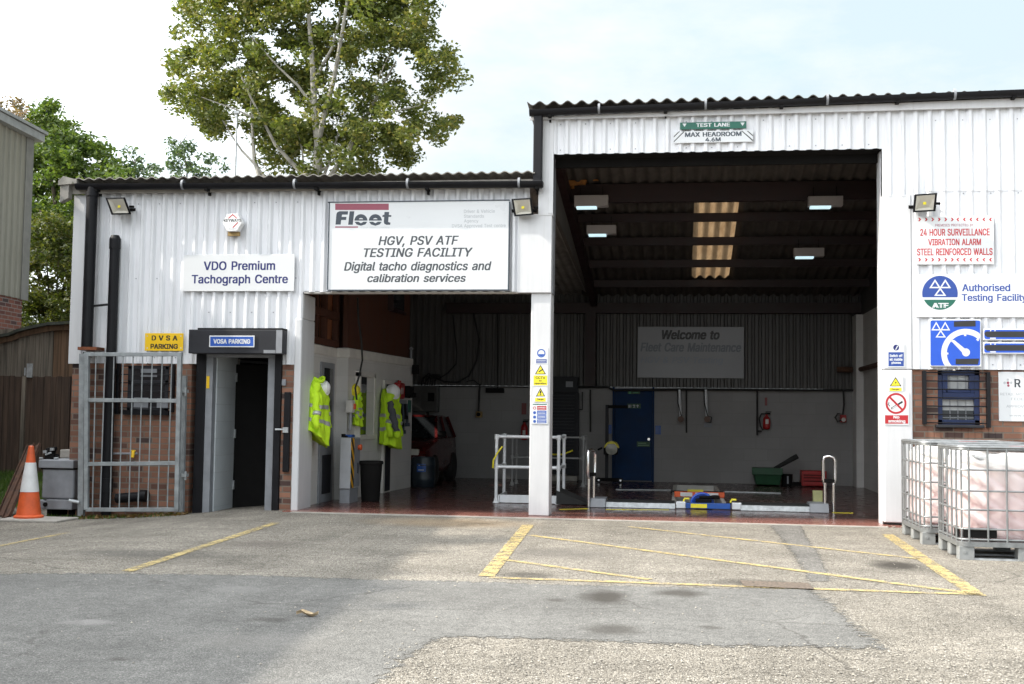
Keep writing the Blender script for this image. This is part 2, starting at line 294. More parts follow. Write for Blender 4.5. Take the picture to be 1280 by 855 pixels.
M['hazard'] = stripes()

# ------------------------------------------------------------------ mesh helpers
WO = {}
class MB:
    def __init__(s): s.v = []; s.f = []; s.mi = []; s.m = 0
    def add(s, vs, fs):
        o = len(s.v); s.v += [tuple(p) for p in vs]; s.f += [tuple(i+o for i in f) for f in fs]; s.mi += [s.m]*len(fs); return s
    def box(s, x0, x1, y0, y1, z0, z1):
        x0, x1 = min(x0,x1), max(x0,x1); y0, y1 = min(y0,y1), max(y0,y1); z0, z1 = min(z0,z1), max(z0,z1)
        return s.add([(x,y,z) for z in (z0,z1) for y in (y0,y1) for x in (x0,x1)], [(0,2,3,1),(4,5,7,6),(0,1,5,4),(2,6,7,3),(0,4,6,2),(1,3,7,5)])
    def obox(s, a, b, w, h, up=(0,0,1)):
        """bar from a to b, width w (sideways) and height h (up)"""
        a, b = Vector(a), Vector(b); d = (b-a).normalized(); up = Vector(up); sd = d.cross(up).normalized(); u = sd.cross(d).normalized()
        vs = [p + sd*i*w/2 + u*j*h/2 for p in (a,b) for i, j in ((-1,-1),(1,-1),(1,1),(-1,1))]
        return s.add(vs, [(0,3,2,1),(4,5,6,7),(0,1,5,4),(1,2,6,5),(2,3,7,6),(3,0,4,7)])
    def tube(s, pts, r, n=8, cap=True):
        pts = [Vector(p) for p in pts]; rs = r if isinstance(r, (list, tuple)) else [r]*len(pts); rings = []
        t0 = (pts[1]-pts[0]).normalized(); u = t0.orthogonal().normalized()
        for i, p in enumerate(pts):
            t = (pts[min(i+1,len(pts)-1)]-pts[max(i-1,0)]).normalized(); u = (u - t*u.dot(t)).normalized(); w = t.cross(u)
            rings.append([p+(u*math.cos(2*PI*k/n)+w*math.sin(2*PI*k/n))*rs[i] for k in range(n)])
        fs = [(i*n+k, i*n+(k+1)%n, (i+1)*n+(k+1)%n, (i+1)*n+k) for i in range(len(pts)-1) for k in range(n)]
        if cap: fs += [tuple(range(n-1,-1,-1)), tuple(range((len(pts)-1)*n, len(pts)*n))]
        return s.add([p for q in rings for p in q], fs)
    def lathe(s, prof, c=(0,0,0), n=24, axis='z'):
        vs = []
        for r, h in prof:
            for k in range(n):
                a = 2*PI*k/n; x, y = r*math.cos(a), r*math.sin(a)
                vs.append((c[0]+x, c[1]+y, c[2]+h) if axis == 'z' else ((c[0]+x, c[1]-h, c[2]+y) if axis == 'y' else (c[0]+h, c[1]+x, c[2]+y)))
        m = len(prof); fs = [(i*n+k, i*n+(k+1)%n, (i+1)*n+(k+1)%n, (i+1)*n+k) for i in range(m-1) for k in range(n)]
        if prof[0][0] > 1e-6: fs.append(tuple(range(n-1,-1,-1)))
        if prof[-1][0] > 1e-6: fs.append(tuple(range((m-1)*n, m*n)))
        return s.add(vs, fs)
    def prism(s, pts, axis, a, b):
        """polygon extruded along an axis; pts are (x,z) for y, (y,z) for x, (x,y) for z"""
        def P(p, t): return (p[0], t, p[1]) if axis == 'y' else ((t, p[0], p[1]) if axis == 'x' else (p[0], p[1], t))
        n = len(pts); return s.add([P(p, a) for p in pts]+[P(p, b) for p in pts], [tuple(range(n)), tuple(range(2*n-1,n-1,-1))]+[(i, i+n, (i+1)%n+n, (i+1)%n) for i in range(n)])
    def loft(s, rings, caps=True):
        n = len(rings[0]); m = len(rings)
        fs = [(i*n+k, i*n+(k+1)%n, (i+1)*n+(k+1)%n, (i+1)*n+k) for i in range(m-1) for k in range(n)]
        if caps: fs += [tuple(range(n-1,-1,-1)), tuple(range((m-1)*n, m*n))]
        return s.add([p for r in rings for p in r], fs)
    def grid(s, rows):
        n = len(rows[0]); return s.add([p for r in rows for p in r], [(i*n+k, i*n+k+1, (i+1)*n+k+1, (i+1)*n+k) for i in range(len(rows)-1) for k in range(n-1)])
    def build(s, name, m, parent=None, bevel=0, smooth=False, label=None, seg=2, stuff=False):
        me = bpy.data.meshes.new(name); off = WO.get(parent.name, Vector((0,0,0))) if parent else Vector((0,0,0))
        me.from_pydata([(a-off.x, b-off.y, c-off.z) for a, b, c in s.v], [], s.f); me.validate()
        for x in (m if isinstance(m, list) else [m]): me.materials.append(x)
        if isinstance(m, list): me.polygons.foreach_set('material_index', s.mi[:len(me.polygons)])
        if s.fixn:
            import bmesh; b = bmesh.new(); b.from_mesh(me); bmesh.ops.recalc_face_normals(b, faces=b.faces); b.to_mesh(me); b.free()
        if smooth: me.polygons.foreach_set('use_smooth', [True]*len(me.polygons))
        o = bpy.data.objects.new(name, me); COL.objects.link(o); o.parent = parent; WO[o.name] = off.copy()
        if smooth and smooth != 2:
            try: me.set_sharp_from_angle(angle=math.radians(40))
            except Exception: pass
        if bevel:
            b = o.modifiers.new('edge', 'BEVEL'); b.width = bevel; b.segments = seg; b.limit_method = 'ANGLE'; b.angle_limit = math.radians(35)
        if label: o['label'] = label
        if stuff: o['kind'] = 'stuff'
        return o
    fixn = True
def thing(name, label, cat, loc=(0,0,0), group=None, kind=None):
    o = bpy.data.objects.new(name, None); COL.objects.link(o); o.location = loc; o.empty_display_size = .1; WO[o.name] = Vector(loc)
    o['label'] = label; o['category'] = cat
    if group: o['group'] = group
    if kind: o['kind'] = kind
    return o
def tag(o, label, cat, group=None, kind=None):
    o['label'] = label; o['category'] = cat
    if group: o['group'] = group
    if kind: o['kind'] = kind
    return o
def struct(o, label=None):
    o['kind'] = 'structure'
    if label: o['label'] = label
    return o
def copy_tree(o, parent=None, delta=Vector((0,0,0))):
    c = o.copy(); COL.objects.link(c); c.parent = parent
    if parent is None: c.location = o.location + delta
    for ch in list(o.children): copy_tree(ch, c)
    return c
def B(*a): return MB().box(*a)
def pxbox(m, u0, v0, u1, v1, y0, y1):
    a = at(u0, (v0+v1)/2, y0); b = at(u1, (v0+v1)/2, y0); c = at((u0+u1)/2, v0, y0); d = at((u0+u1)/2, v1, y0)
    return m.box(a.x, b.x, y0, y1, d.z, c.z)
def pxpoly(m, pts, y0, y1):
    return m.prism([(p.x, p.z) for p in (at(u, v, y0) for u, v in pts)], 'y', y0, y1)
# letter outlines (advance, contours in 1/500 em)
FONT = {
'!': (98, '34,80 32,254 66,254 64,80|49,-2 40,-1 33,4 28,12 26,20 28,29 33,37 40,42 49,43 58,42 65,37 70,29 72,20 70,12 65,4 58,-1'),
'&': (224, '98,-3 75,-1 55,6 39,17 27,31 20,48 17,67 19,82 24,95 32,106 42,117 55,128 70,139 108,168 118,176 123,181 127,187 130,194 131,202 129,214 123,223 113,228 101,230 92,229 84,227 77,222 73,216 69,208 68,199 69,190 73,182 78,173 84,164 92,153 102,142 219,0 182,0 86,116 72,132 61,146 51,159 44,172 39,185 38,199 40,215 45,229 55,241 67,249 82,255 100,257 118,255 133,249 145,241 154,230 160,217 162,202 161,191 158,181 152,171 146,162 137,154 128,146 77,109 64,98 55,87 50,77 48,66 50,54 55,44 62,35 72,29 83,25 96,23 111,25 126,30 139,37 151,48 160,61 168,76 173,93 174,112 204,112 202,90 198,72 192,57 185,46 179,38 173,31 166,23 153,12 136,3 117,-2'),
',': (94, '19,-60 34,36 68,36 42,-60'),
'.': (94, '48,-2 39,-1 31,4 26,12 25,20 26,29 31,37 39,42 48,43 56,42 64,37 69,29 71,20 69,12 64,4 56,-1'),
'/': (125, '117,266 36,-38 7,-38 89,266'),
'2': (227, '32,0 32,24 117,114 130,129 141,141 149,153 155,163 159,174 160,186 159,198 154,209 146,218 137,224 125,228 112,230 98,228 86,224 77,216 69,207 65,195 64,181 33,181 35,202 43,221 55,237 72,248 91,255 112,258 134,255 153,248 169,237 181,223 188,205 191,186 189,172 185,159 179,145 168,129 153,111 133,90 76,30 76,28 195,28 195,0'),
'4': (227, '20,53 20,79 123,254 155,254 54,83 54,81 207,81 207,53|141,0 141,61 141,73 141,159 171,159 171,0'),
'6': (227, '113,-3 91,-1 71,7 55,20 42,37 34,58 32,81 34,100 40,119 51,142 69,170 126,254 161,254 75,131 73,131 77,137 83,144 90,149 98,153 107,156 117,157 139,155 158,147 173,136 185,120 192,101 194,79 192,56 184,36 171,20 155,7 135,-1|113,24 127,26 139,31 149,40 157,51 162,64 164,79 162,94 157,107 149,118 139,126 127,131 113,133 99,131 87,126 77,118 69,107 64,94 62,79 64,64 69,51 77,40 87,31 99,26'),
':': (94, '48,-2 39,-1 31,4 26,12 25,20 26,29 31,37 39,42 48,43 56,42 64,37 69,29 71,20 69,12 64,4 56,-1|48,135 39,137 31,142 26,149 25,158 26,167 31,174 39,179 48,181 56,179 64,174 69,167 71,158 69,149 64,142 56,137'),
'A': (240, '8,0 101,254 138,254 231,0 198,0 144,151 138,167 132,186 125,210 116,239 123,239 114,209 106,185 100,166 95,151 43,0|55,71 55,99 185,99 185,71'),
'B': (228, '30,0 30,254 121,254 145,252 164,245 180,235 190,221 197,205 199,187 198,172 193,160 187,150 178,143 168,137 157,133 157,131 170,129 182,123 192,114 201,102 207,86 209,68 207,50 200,33 189,20 172,9 151,2 123,0|62,29 122,29 148,31 165,40 175,53 178,68 176,81 171,92 163,102 153,109 140,114 124,115 62,115|62,143 119,143 132,144 144,148 154,155 162,163 166,174 168,186 165,202 156,214 141,223 120,226 62,226'),
'C': (255, '134,-3 103,1 75,12 52,32 35,58 24,90 20,127 24,165 35,197 52,223 75,242 103,254 134,258 152,256 170,252 186,245 201,236 214,224 224,209 232,193 236,174 204,174 200,186 195,197 187,206 179,214 169,220 158,224 146,227 134,228 111,225 92,216 75,202 62,182 54,157 52,127 54,97 63,72 75,53 92,38 112,29 134,26 146,27 158,30 169,34 179,40 187,48 195,57 200,68 204,80 236,80 232,62 224,45 214,31 201,19 187,9 170,2 153,-2'),
'D': (251, '109,0 48,0 48,29 107,29 136,31 159,40 177,55 189,75 197,99 200,128 197,156 190,180 177,200 160,214 138,223 110,226 47,226 47,254 113,254 147,251 176,239 200,221 217,196 227,164 231,128 227,91 217,59 199,34 175,15 145,4|62,254 62,0 30,0 30,254'),
'E': (209, '30,0 30,254 186,254 186,226 62,226 62,143 178,143 178,114 62,114 62,29 188,29 188,0'),
'F': (205, '30,0 30,254 185,254 185,226 62,226 62,139 173,139 173,111 62,111 62,0'),
'G': (260, '134,-3 102,1 75,13 52,32 35,58 24,90 20,127 24,165 35,197 52,223 74,242 102,254 132,258 152,256 170,252 187,245 202,235 214,222 225,208 232,192 237,174 204,174 199,186 194,197 186,206 178,213 168,220 158,224 146,227 133,228 111,225 92,216 75,202 62,182 54,157 52,127 54,97 63,72 75,53 92,38 112,29 134,26 155,29 172,36 187,47 198,62 205,80 207,101 217,100 141,100 141,128 239,128 239,100 236,71 225,45 209,25 188,9 163,0'),
'H': (258, '30,0 30,254 62,254 62,144 196,144 196,254 228,254 228,0 196,0 196,116 62,116 62,0'),
'I': (150, '16,0 16,29 59,29 59,226 16,226 16,254 135,254 135,226 91,226 91,29 135,29 135,0'),
'K': (233, '52,73 52,108 70,131 87,152 106,172 182,254 224,254 116,138 114,138|30,0 30,254 62,254 62,167 62,112 62,97 62,0|186,0 94,130 114,155 224,0'),
'L': (196, '30,0 30,254 62,254 62,29 181,29 181,0'),
'M': (314, '30,0 30,254 76,254 139,94 141,87 144,79 150,61 156,42 158,33 161,24 154,24 156,32 159,41 165,61 171,79 174,87 176,94 238,254 284,254 284,0 252,0 252,145 252,154 252,163 253,184 253,207 253,229 256,229 249,205 241,181 237,171 234,161 231,152 228,145 171,0 143,0 85,145 83,152 80,160 76,170 72,181 65,204 56,229 59,229 60,208 60,186 61,164 61,154 61,145 61,0'),
'N': (262, '30,0 30,254 68,254 172,91 176,84 181,75 187,65 194,53 207,27 202,27 200,54 200,67 200,79 199,89 199,97 199,254 232,254 232,0 193,0 101,145 89,165 82,177 74,191 65,207 54,226 60,227 60,209 61,192 62,177 62,164 62,153 62,145 62,0'),
'O': (267, '133,-3 103,1 75,12 52,32 35,58 24,90 20,127 24,165 35,197 52,223 75,242 103,254 133,258 164,254 192,242 215,223 232,197 243,165 247,127 243,90 232,58 215,32 192,12 164,1|133,26 155,29 175,38 191,52 204,72 212,97 215,127 212,157 204,182 191,202 175,216 155,225 133,228 112,225 92,216 75,202 63,182 54,157 52,127 54,97 63,72 75,52 92,38 112,29'),
'P': (222, '30,0 30,254 118,254 144,252 166,244 183,231 195,215 202,195 204,174 202,152 195,133 183,116 166,104 144,96 118,93 55,93 55,121 116,121 134,123 149,128 159,136 167,147 171,160 172,174 171,188 167,201 159,211 148,219 134,224 116,226 62,226 62,0'),
'Q': (267, '123,80 156,80 185,42 192,32 234,-24 200,-24 173,13 166,23|133,-3 103,1 75,12 52,32 35,58 24,90 20,127 24,165 35,197 52,223 75,242 103,254 133,258 164,254 192,242 215,223 232,197 243,165 247,127 243,90 232,58 215,32 192,12 164,1|133,26 155,29 175,38 191,52 204,72 212,97 215,127 212,157 204,182 191,202 175,216 155,225 133,228 112,225 92,216 75,202 63,182 54,157 52,127 54,97 63,72 75,52 92,38 112,29'),
'R': (224, '30,0 30,254 118,254 145,252 167,244 183,232 195,217 202,198 205,176 202,154 195,136 183,120 166,109 145,101 118,99 48,99 48,128 117,128 135,129 149,133 160,141 167,150 171,162 173,176 171,190 167,202 159,212 149,220 134,224 116,226 62,226 62,0|177,0 115,115 151,115 214,0'),
'S': (223, '112,-4 86,-2 64,5 46,15 32,30 23,48 19,68 52,68 55,55 62,44 71,35 83,29 97,26 112,25 128,26 143,30 155,37 165,46 171,57 173,70 171,81 166,89 158,96 148,102 136,107 122,111 92,120 64,130 43,145 30,163 26,186 29,206 37,224 51,238 69,249 90,256 114,258 137,256 158,249 175,238 189,224 197,208 200,189 169,189 163,206 151,219 134,227 112,229 97,228 84,224 73,218 64,209 59,199 58,188 60,176 65,167 74,160 85,154 96,150 106,147 132,140 144,136 156,132 168,126 179,119 189,110 197,99 202,85 204,69 201,50 193,32 180,17 162,5 139,-2'),
'T': (224, '16,226 16,254 208,254 208,226 128,226 128,0 96,0 96,226'),
'U': (259, '129,-4 101,-1 77,8 57,22 42,40 33,62 30,87 30,254 62,254 62,89 64,72 70,57 80,44 94,34 110,28 129,26 149,28 165,34 179,44 188,57 194,72 196,89 196,254 229,254 229,87 226,62 216,40 201,22 182,8 157,-1'),
'V': (240, '102,0 8,254 42,254 96,103 101,88 108,69 115,45 124,15 117,15 126,45 133,69 140,88 145,103 197,254 231,254 139,0'),
'W': (343, '78,0 8,254 41,254 82,98 88,73 93,47 98,20 95,20 100,47 106,73 112,98 153,254 190,254 231,98 237,73 243,47 249,20 244,20 249,47 255,73 261,98 302,254 335,254 265,0 228,0 184,161 180,178 176,196 172,215 168,237 175,237 171,216 167,197 159,161 115,0'),
'X': (237, '9,0 109,142 109,118 15,254 52,254 89,200 96,190 102,181 112,164 116,156 122,146 116,146 121,156 126,164 136,181 142,190 149,200 187,254 223,254 129,119 129,143 228,0 191,0 146,65 140,74 134,83 125,98 120,106 115,116 122,116 117,106 113,98 103,83 97,74 91,65 46,0'),
'Y': (236, '102,0 102,104 8,254 46,254 96,172 104,159 111,146 118,132 125,115 112,115 119,132 126,146 140,172 191,254 228,254 134,104 134,0'),
'_': (159, '159,0 159,-28 0,-28 0,0'),
'a': (195, '80,-4 63,-3 47,2 34,11 24,22 17,37 15,54 17,69 22,80 29,90 39,97 50,102 63,105 89,110 105,112 117,113 126,115 133,117 136,121 138,127 138,128 137,139 133,148 128,156 120,161 110,164 98,165 85,164 75,161 66,156 59,150 54,144 50,137 20,146 29,161 39,173 52,182 66,188 82,191 97,192 108,192 119,190 131,186 143,180 153,172 161,160 167,145 168,126 168,0 138,0 138,26 136,26 132,19 126,12 118,6 108,1 95,-3|85,23 101,24 114,29 124,37 132,47 136,57 138,69 138,95 135,93 130,91 123,89 116,88 100,86 93,85 88,84 77,82 67,79 58,75 52,70 47,62 46,52 47,43 51,36 57,30 65,26 74,24'),
'b': (212, '115,-4 99,-3 86,2 76,8 69,16 63,23 59,29 56,29 56,0 26,0 26,254 57,254 57,160 59,160 63,166 69,173 76,180 86,186 98,191 115,192 137,189 156,180 173,166 185,146 193,122 195,94 193,66 185,42 173,23 157,8 137,-1|110,23 126,26 140,33 150,44 158,58 163,75 164,95 163,114 158,131 150,145 140,156 126,163 110,165 94,163 81,156 70,145 62,131 58,114 56,95 58,75 63,58 70,43 81,32 94,26'),
'c': (198, '104,-4 79,-1 58,8 41,23 28,43 20,66 17,94 20,122 28,146 41,165 58,180 79,189 104,192 117,191 130,189 142,184 153,178 162,170 170,161 176,150 181,138 151,131 149,138 145,145 141,150 135,155 128,159 121,162 113,164 104,165 86,162 73,155 62,144 54,129 50,112 48,94 50,75 54,59 62,44 73,33 86,26 104,23 113,24 121,26 129,29 135,33 141,38 146,44 149,51 152,59 181,51 177,39 171,28 163,19 153,11 142,4 130,0 117,-3'),
'd': (212, '98,-4 75,-1 56,8 40,23 27,42 20,66 17,94 20,122 27,146 40,166 56,180 75,189 98,192 114,191 126,186 136,180 144,173 149,166 153,160 155,160 155,254 186,254 186,0 156,0 156,29 153,29 149,23 143,16 136,8 126,2 114,-3|102,23 118,26 132,32 142,43 150,58 154,75 156,95 154,114 150,131 142,145 132,156 118,163 102,165 86,163 72,156 62,145 54,131 50,114 48,95 50,75 54,58 62,44 73,33 86,26'),
'e': (202, '106,-4 80,-1 58,8 41,23 28,42 20,66 17,93 20,121 28,145 40,165 58,180 78,189 103,192 118,191 133,187 147,180 160,170 170,157 179,141 184,121 186,97 186,85 37,85 37,110 169,110 155,101 153,119 149,134 141,147 131,157 118,163 103,165 87,163 73,157 62,147 54,135 50,121 48,105 48,89 50,69 55,53 64,40 76,31 90,25 106,23 117,24 127,26 135,31 143,36 149,44 153,53 182,45 177,32 168,20 156,10 141,2 125,-3'),
'f': (127, '114,190 114,164 3,164 3,190|40,0 40,216 42,231 48,243 57,252 68,259 80,264 94,265 103,265 111,263 117,262 121,260 114,234 111,235 107,236 103,237 97,237 85,235 77,230 72,221 71,209 71,0'),
'g': (213, '103,-75 84,-74 67,-70 53,-63 41,-55 32,-45 25,-35 51,-20 55,-26 61,-33 68,-39 77,-44 89,-48 103,-49 124,-46 141,-38 152,-23 156,-3 156,34 153,34 149,28 143,21 136,14 126,8 114,4 97,2 76,5 56,13 40,27 28,45 20,68 17,96 20,123 27,147 40,166 56,180 76,189 98,192 114,191 127,186 137,180 144,173 150,166 154,159 157,159 157,190 186,190 186,-4 183,-27 175,-45 162,-59 145,-68 125,-73|102,30 118,32 132,38 142,47 150,61 155,77 156,96 155,115 150,132 142,146 132,156 119,163 102,165 86,163 73,156 62,145 54,131 50,115 48,96 50,78 54,61 62,48 73,38 86,32'),
'h': (205, '57,113 57,0 26,0 26,254 57,254 57,144 51,144 62,166 76,181 94,189 114,192 132,190 148,184 161,174 170,160 177,142 179,120 179,0 148,0 148,118 145,137 136,152 123,161 105,165 92,163 80,159 71,151 63,141 58,129'),
'i': (83, '26,0 26,190 57,190 57,0|42,221 34,223 27,227 22,234 21,242 22,249 27,256 34,260 42,262 50,260 57,256 62,249 63,242 62,234 57,227 50,223'),
'k': (190, '55,68 55,106 60,106 142,190 180,190 92,100 89,100|26,0 26,254 57,254 57,0|147,0 74,93 96,114 186,0'),
'l': (95, '70,-1 50,2 37,10 29,24 26,42 26,254 57,254 57,49 58,38 60,31 65,27 73,26 77,26 80,26 85,27 90,1 86,0 81,0'),
'm': (305, '26,0 26,190 56,190 56,148 54,148 59,162 66,173 75,182 86,188 98,192 110,193 129,190 144,180 154,166 160,147 156,147 161,160 169,172 178,181 190,187 204,192 218,193 234,191 249,186 261,177 270,164 276,148 278,128 278,0 248,0 248,127 245,145 236,156 224,163 209,165 197,164 187,160 179,153 173,145 169,135 168,124 168,0 137,0 137,130 134,144 126,156 115,163 100,165 89,164 79,160 70,154 63,145 58,133 57,119 57,0'),
'n': (205, '57,113 57,0 26,0 26,190 56,190 56,144 51,144 62,166 76,181 94,189 114,192 132,190 147,184 160,174 170,160 176,142 179,120 179,0 148,0 148,118 145,137 136,152 123,161 105,165 92,163 80,159 71,151 63,141 58,129'),
'o': (208, '104,-4 79,-1 58,8 41,23 28,43 20,66 17,94 20,122 28,146 41,165 58,180 79,189 104,192 128,189 149,180 167,165 180,146 188,122 191,94 188,66 180,43 167,23 149,8 128,-1|104,23 121,26 135,33 146,44 154,59 158,75 160,94 158,112 154,129 146,144 135,155 121,162 104,165 86,162 73,155 62,144 54,129 50,112 48,94 50,75 54,59 62,44 73,33 86,26'),
'p': (212, '26,-71 26,190 56,190 56,160 59,160 63,166 69,173 76,180 86,186 98,191 115,192 137,189 156,180 173,166 185,146 193,122 195,94 193,66 185,42 173,23 157,8 137,-1 115,-4 99,-3 86,2 76,8 69,16 63,23 59,29 57,29 57,-71|110,23 126,26 140,33 150,44 158,58 163,75 164,95 163,114 158,131 150,145 140,156 126,163 110,165 94,163 81,156 70,145 62,131 58,114 56,95 58,75 63,58 70,43 81,32 94,26'),
'r': (130, '26,0 26,190 56,190 56,160 58,160 65,173 76,184 90,190 107,192 115,192 119,192 122,192 122,161 119,162 115,162 103,163 91,161 80,157 70,151 63,142 58,131 57,118 57,0'),
's': (182, '91,-4 72,-3 56,2 42,9 31,19 23,32 18,47 47,53 53,40 62,30 75,25 91,23 108,25 122,31 131,40 134,51 132,60 127,68 118,74 106,78 75,85 52,93 36,104 27,119 23,137 26,152 33,166 43,177 58,185 74,190 94,192 112,191 127,186 140,179 149,170 157,158 162,145 134,139 129,149 121,158 110,164 94,166 78,164 65,158 57,150 54,139 56,129 62,122 72,116 86,111 115,105 137,97 153,86 162,71 166,53 163,37 156,24 145,12 130,3 112,-2'),
't': (114, '102,190 102,164 3,164 3,190|32,236 63,236 63,49 64,38 68,31 75,26 85,25 88,25 93,26 101,27 107,1 102,0 96,-1 84,-2 62,1 46,11 36,26 32,46'),
'u': (205, '91,-3 73,-1 57,5 44,15 35,29 28,47 26,69 26,190 57,190 57,72 60,52 68,37 82,28 100,25 113,27 125,31 134,38 142,48 146,61 148,76 148,190 179,190 179,0 149,0 149,46 154,46 143,23 129,8 111,0'),
'v': (195, '81,0 9,190 42,190 83,78 93,43 103,10 92,10 101,43 112,78 152,190 186,190 113,0'),
'w': (284, '69,0 11,190 44,190 67,107 72,89 77,68 82,46 88,21 82,21 88,45 93,67 98,88 103,107 126,190 158,190 181,107 186,88 191,68 196,45 201,21 196,21 201,45 206,68 212,88 217,107 240,190 272,190 215,0 184,0 159,86 152,112 145,140 138,169 145,169 138,140 131,112 124,86 99,0'),
'x': (189, '10,0 86,109 86,86 14,190 50,190 74,153 82,139 90,127 104,103 88,103 101,127 108,139 117,153 141,190 176,190 104,84 104,107 179,0 143,0 115,43 107,56 100,68 86,91 102,91 89,68 82,56 74,43 46,0'),
'y': (195, '24,-69 31,-43 36,-44 44,-45 52,-44 59,-42 65,-37 71,-29 75,-18 81,-1 9,190 42,190 83,78 93,43 103,10 92,10 101,43 112,78 153,190 186,190 102,-29 96,-43 88,-54 80,-62 70,-68 58,-71 46,-73 39,-72 32,-72 27,-70'),
}
from mathutils.geometry import delaunay_2d_cdt
_glyph = {}
def glyph(chx):
    if chx in _glyph: return _glyph[chx]
    a, g = FONT[chx]; vs = []; es = []; loops = []
    for c in g.split('|'):
        P = [tuple(int(q)/500 for q in p.split(',')) for p in c.split()]; P = [p for k, p in enumerate(P) if p != P[k-1]]; o = len(vs)
        vs += [Vector(p) for p in P]; es += [(o+k, o+(k+1) % len(P)) for k in range(len(P))]; loops.append(P)
    V, _, F = delaunay_2d_cdt(vs, es, [], 1, 1e-6)[:3]; fs = []
    def inside(x, y):
        c = False
        for P in loops:
            for k in range(len(P)):
                (x0, y0), (x1, y1) = P[k-1], P[k]
                if (y0 > y) != (y1 > y) and x < (x1-x0)*(y-y0)/(y1-y0)+x0: c = not c
        return c
    for f in F:
        p = sum((V[k] for k in f), Vector((0, 0)))/len(f)
        if inside(p.x, p.y):
            q = [V[k] for k in f]; ar = (q[1]-q[0]).cross(q[2]-q[0]); fs.append(tuple(f) if ar > 0 else tuple(f)[::-1])
    _glyph[chx] = (a/500, [(v.x, v.y) for v in V], fs); return _glyph[chx]
def text_mesh(s, italic, bold):
    x0 = 0; sh = .21 if italic else 0; vs = []; fs = []
    for chx in s:
        if chx == ' ': x0 += .27; continue
        a, V, F = glyph(chx); o = len(vs); vs += [Vector((x+x0+y*sh, y, 0)) for x, y in V]; fs += [tuple(k+o for k in f) for f in F]; x0 += a
    used = sorted({k for f in fs for k in f}); mp_ = {k: n for n, k in enumerate(used)}
    return [vs[k] for k in used], [tuple(mp_[k] for k in f) for f in fs]
def word(m, s, u0, v0, u1, v1, y, italic=False, bold=.012):
    """lettering that fills the given part of a board lying in the plane y"""
    a, b = at(u0, v1, y), at(u1, v0, y); c, d = at(u0, v0, y), at(u1, v1, y)
    x0, x1, z0, z1 = (a.x+c.x)/2, (b.x+d.x)/2, (a.z+d.z)/2, (b.z+c.z)/2
    vs, fs = text_mesh(s, italic, bold); xs = [v.x for v in vs]; ys = [v.y for v in vs]; lx, ly = min(xs), min(ys); sx = (x1-x0)/(max(xs)-lx); sz = (z1-z0)/(max(ys)-ly)
    b = max(0, bold+.017)
    for k, (dx, dz) in enumerate(((-1,.5),(1,.5),(-1,-.5),(1,-.5)) if b > .005 else ((0,0),)):      # stroke weight
        m.add([(x0+(v.x-lx+dx*b*.8)*sx, y-.00004*k, z0+(v.y-ly+dz*b*.8)*sz) for v in vs], fs)
    return m
class LB(MB): fixn = False
def nrm_front(o):
    return o
# ------------------------------------------------------------------ ground
def sst(t): t = max(0, min(1, t)); return t*t*(3-2*t)
PX0, PX1, PY0, PY1 = -.12, .68, 1.95, 7.45           # inspection pit
BX0, BX1, BY1 = -5.0, 3.38, 8.45                     # inside of the workshop
def gz(x, y):
    z = -.012 - .15*sst((-4.9-x)/3.0)
    z += .32*sst((y-.6)/3.0)*sst((-8.2-x)/.7)
    return z
def axis_pts(lo, hi, keys, near, step, far):
    p = set(keys); a = near[0]
    while a <= near[1]: p.add(round(a, 3)); a += step
    for k in far: p.add(k)
    return sorted(q for q in p if lo <= q <= hi)
xs = axis_pts(-400, 400, [BX0, BX1], (-16, 10), .4, [-400,-200,-100,-60,-40,-28,-20,14,20,30,50,100,200,400])
ys = axis_pts(-60, 700, [0.0, BY1], (-16, 12), .4, [-60,-40,-25,16,24,40,80,160,320,700])
m = MB(); idx = {}
for j, y in enumerate(ys):
    for i, x in enumerate(xs): idx[i,j] = len(m.v); m.v.append((x, y, gz(x, y)))
for j in range(len(ys)-1):
    for i in range(len(xs)-1):
        cx, cy = (xs[i]+xs[i+1])/2, (ys[j]+ys[j+1])/2
        if BX0 < cx < BX1 and 0 < cy < BY1: continue
        m.f.append((idx[i,j], idx[i+1,j], idx[i+1,j+1], idx[i,j+1])); m.mi.append(0)
m.fixn = False
ground = struct(m.build('ground', M['ground'], smooth=2))
def sheet(name, pts, mt, lift=.004, parent=None, px=True, ragged=0, sub=.25):
    P = [G(u, v, -.012) if px else Vector((u, v, 0)) for u, v in pts]; q = []
    for i, a in enumerate(P):
        b = P[(i+1) % len(P)]; k = max(1, int((b-a).length/sub)) if (ragged or sub < .2) else 1
        for t in range(k):
            p = a.lerp(b, t/k)
            if ragged: p = p + Vector((noise.noise(p*3.1)*ragged, noise.noise(p*3.3+Vector((9,4,2)))*ragged, 0)) + Vector((noise.noise(p*17), noise.noise(p*19+Vector((3,3,3))), 0))*ragged*.5
            q.append(p)
    m = MB(); m.fixn = False; m.add([(p.x, p.y, gz(p.x, p.y)+lift) for p in q], [tuple(range(len(q)))])
    o = m.build(name, mt, parent)
    me = o.data
    import bmesh; b = bmesh.new(); b.from_mesh(me); bmesh.ops.triangulate(b, faces=b.faces); bmesh.ops.recalc_face_normals(b, faces=b.faces)
    if b.faces and sum(f.normal.z for f in b.faces) < 0: bmesh.ops.reverse_faces(b, faces=b.faces)
    b.to_mesh(me); b.free(); return o
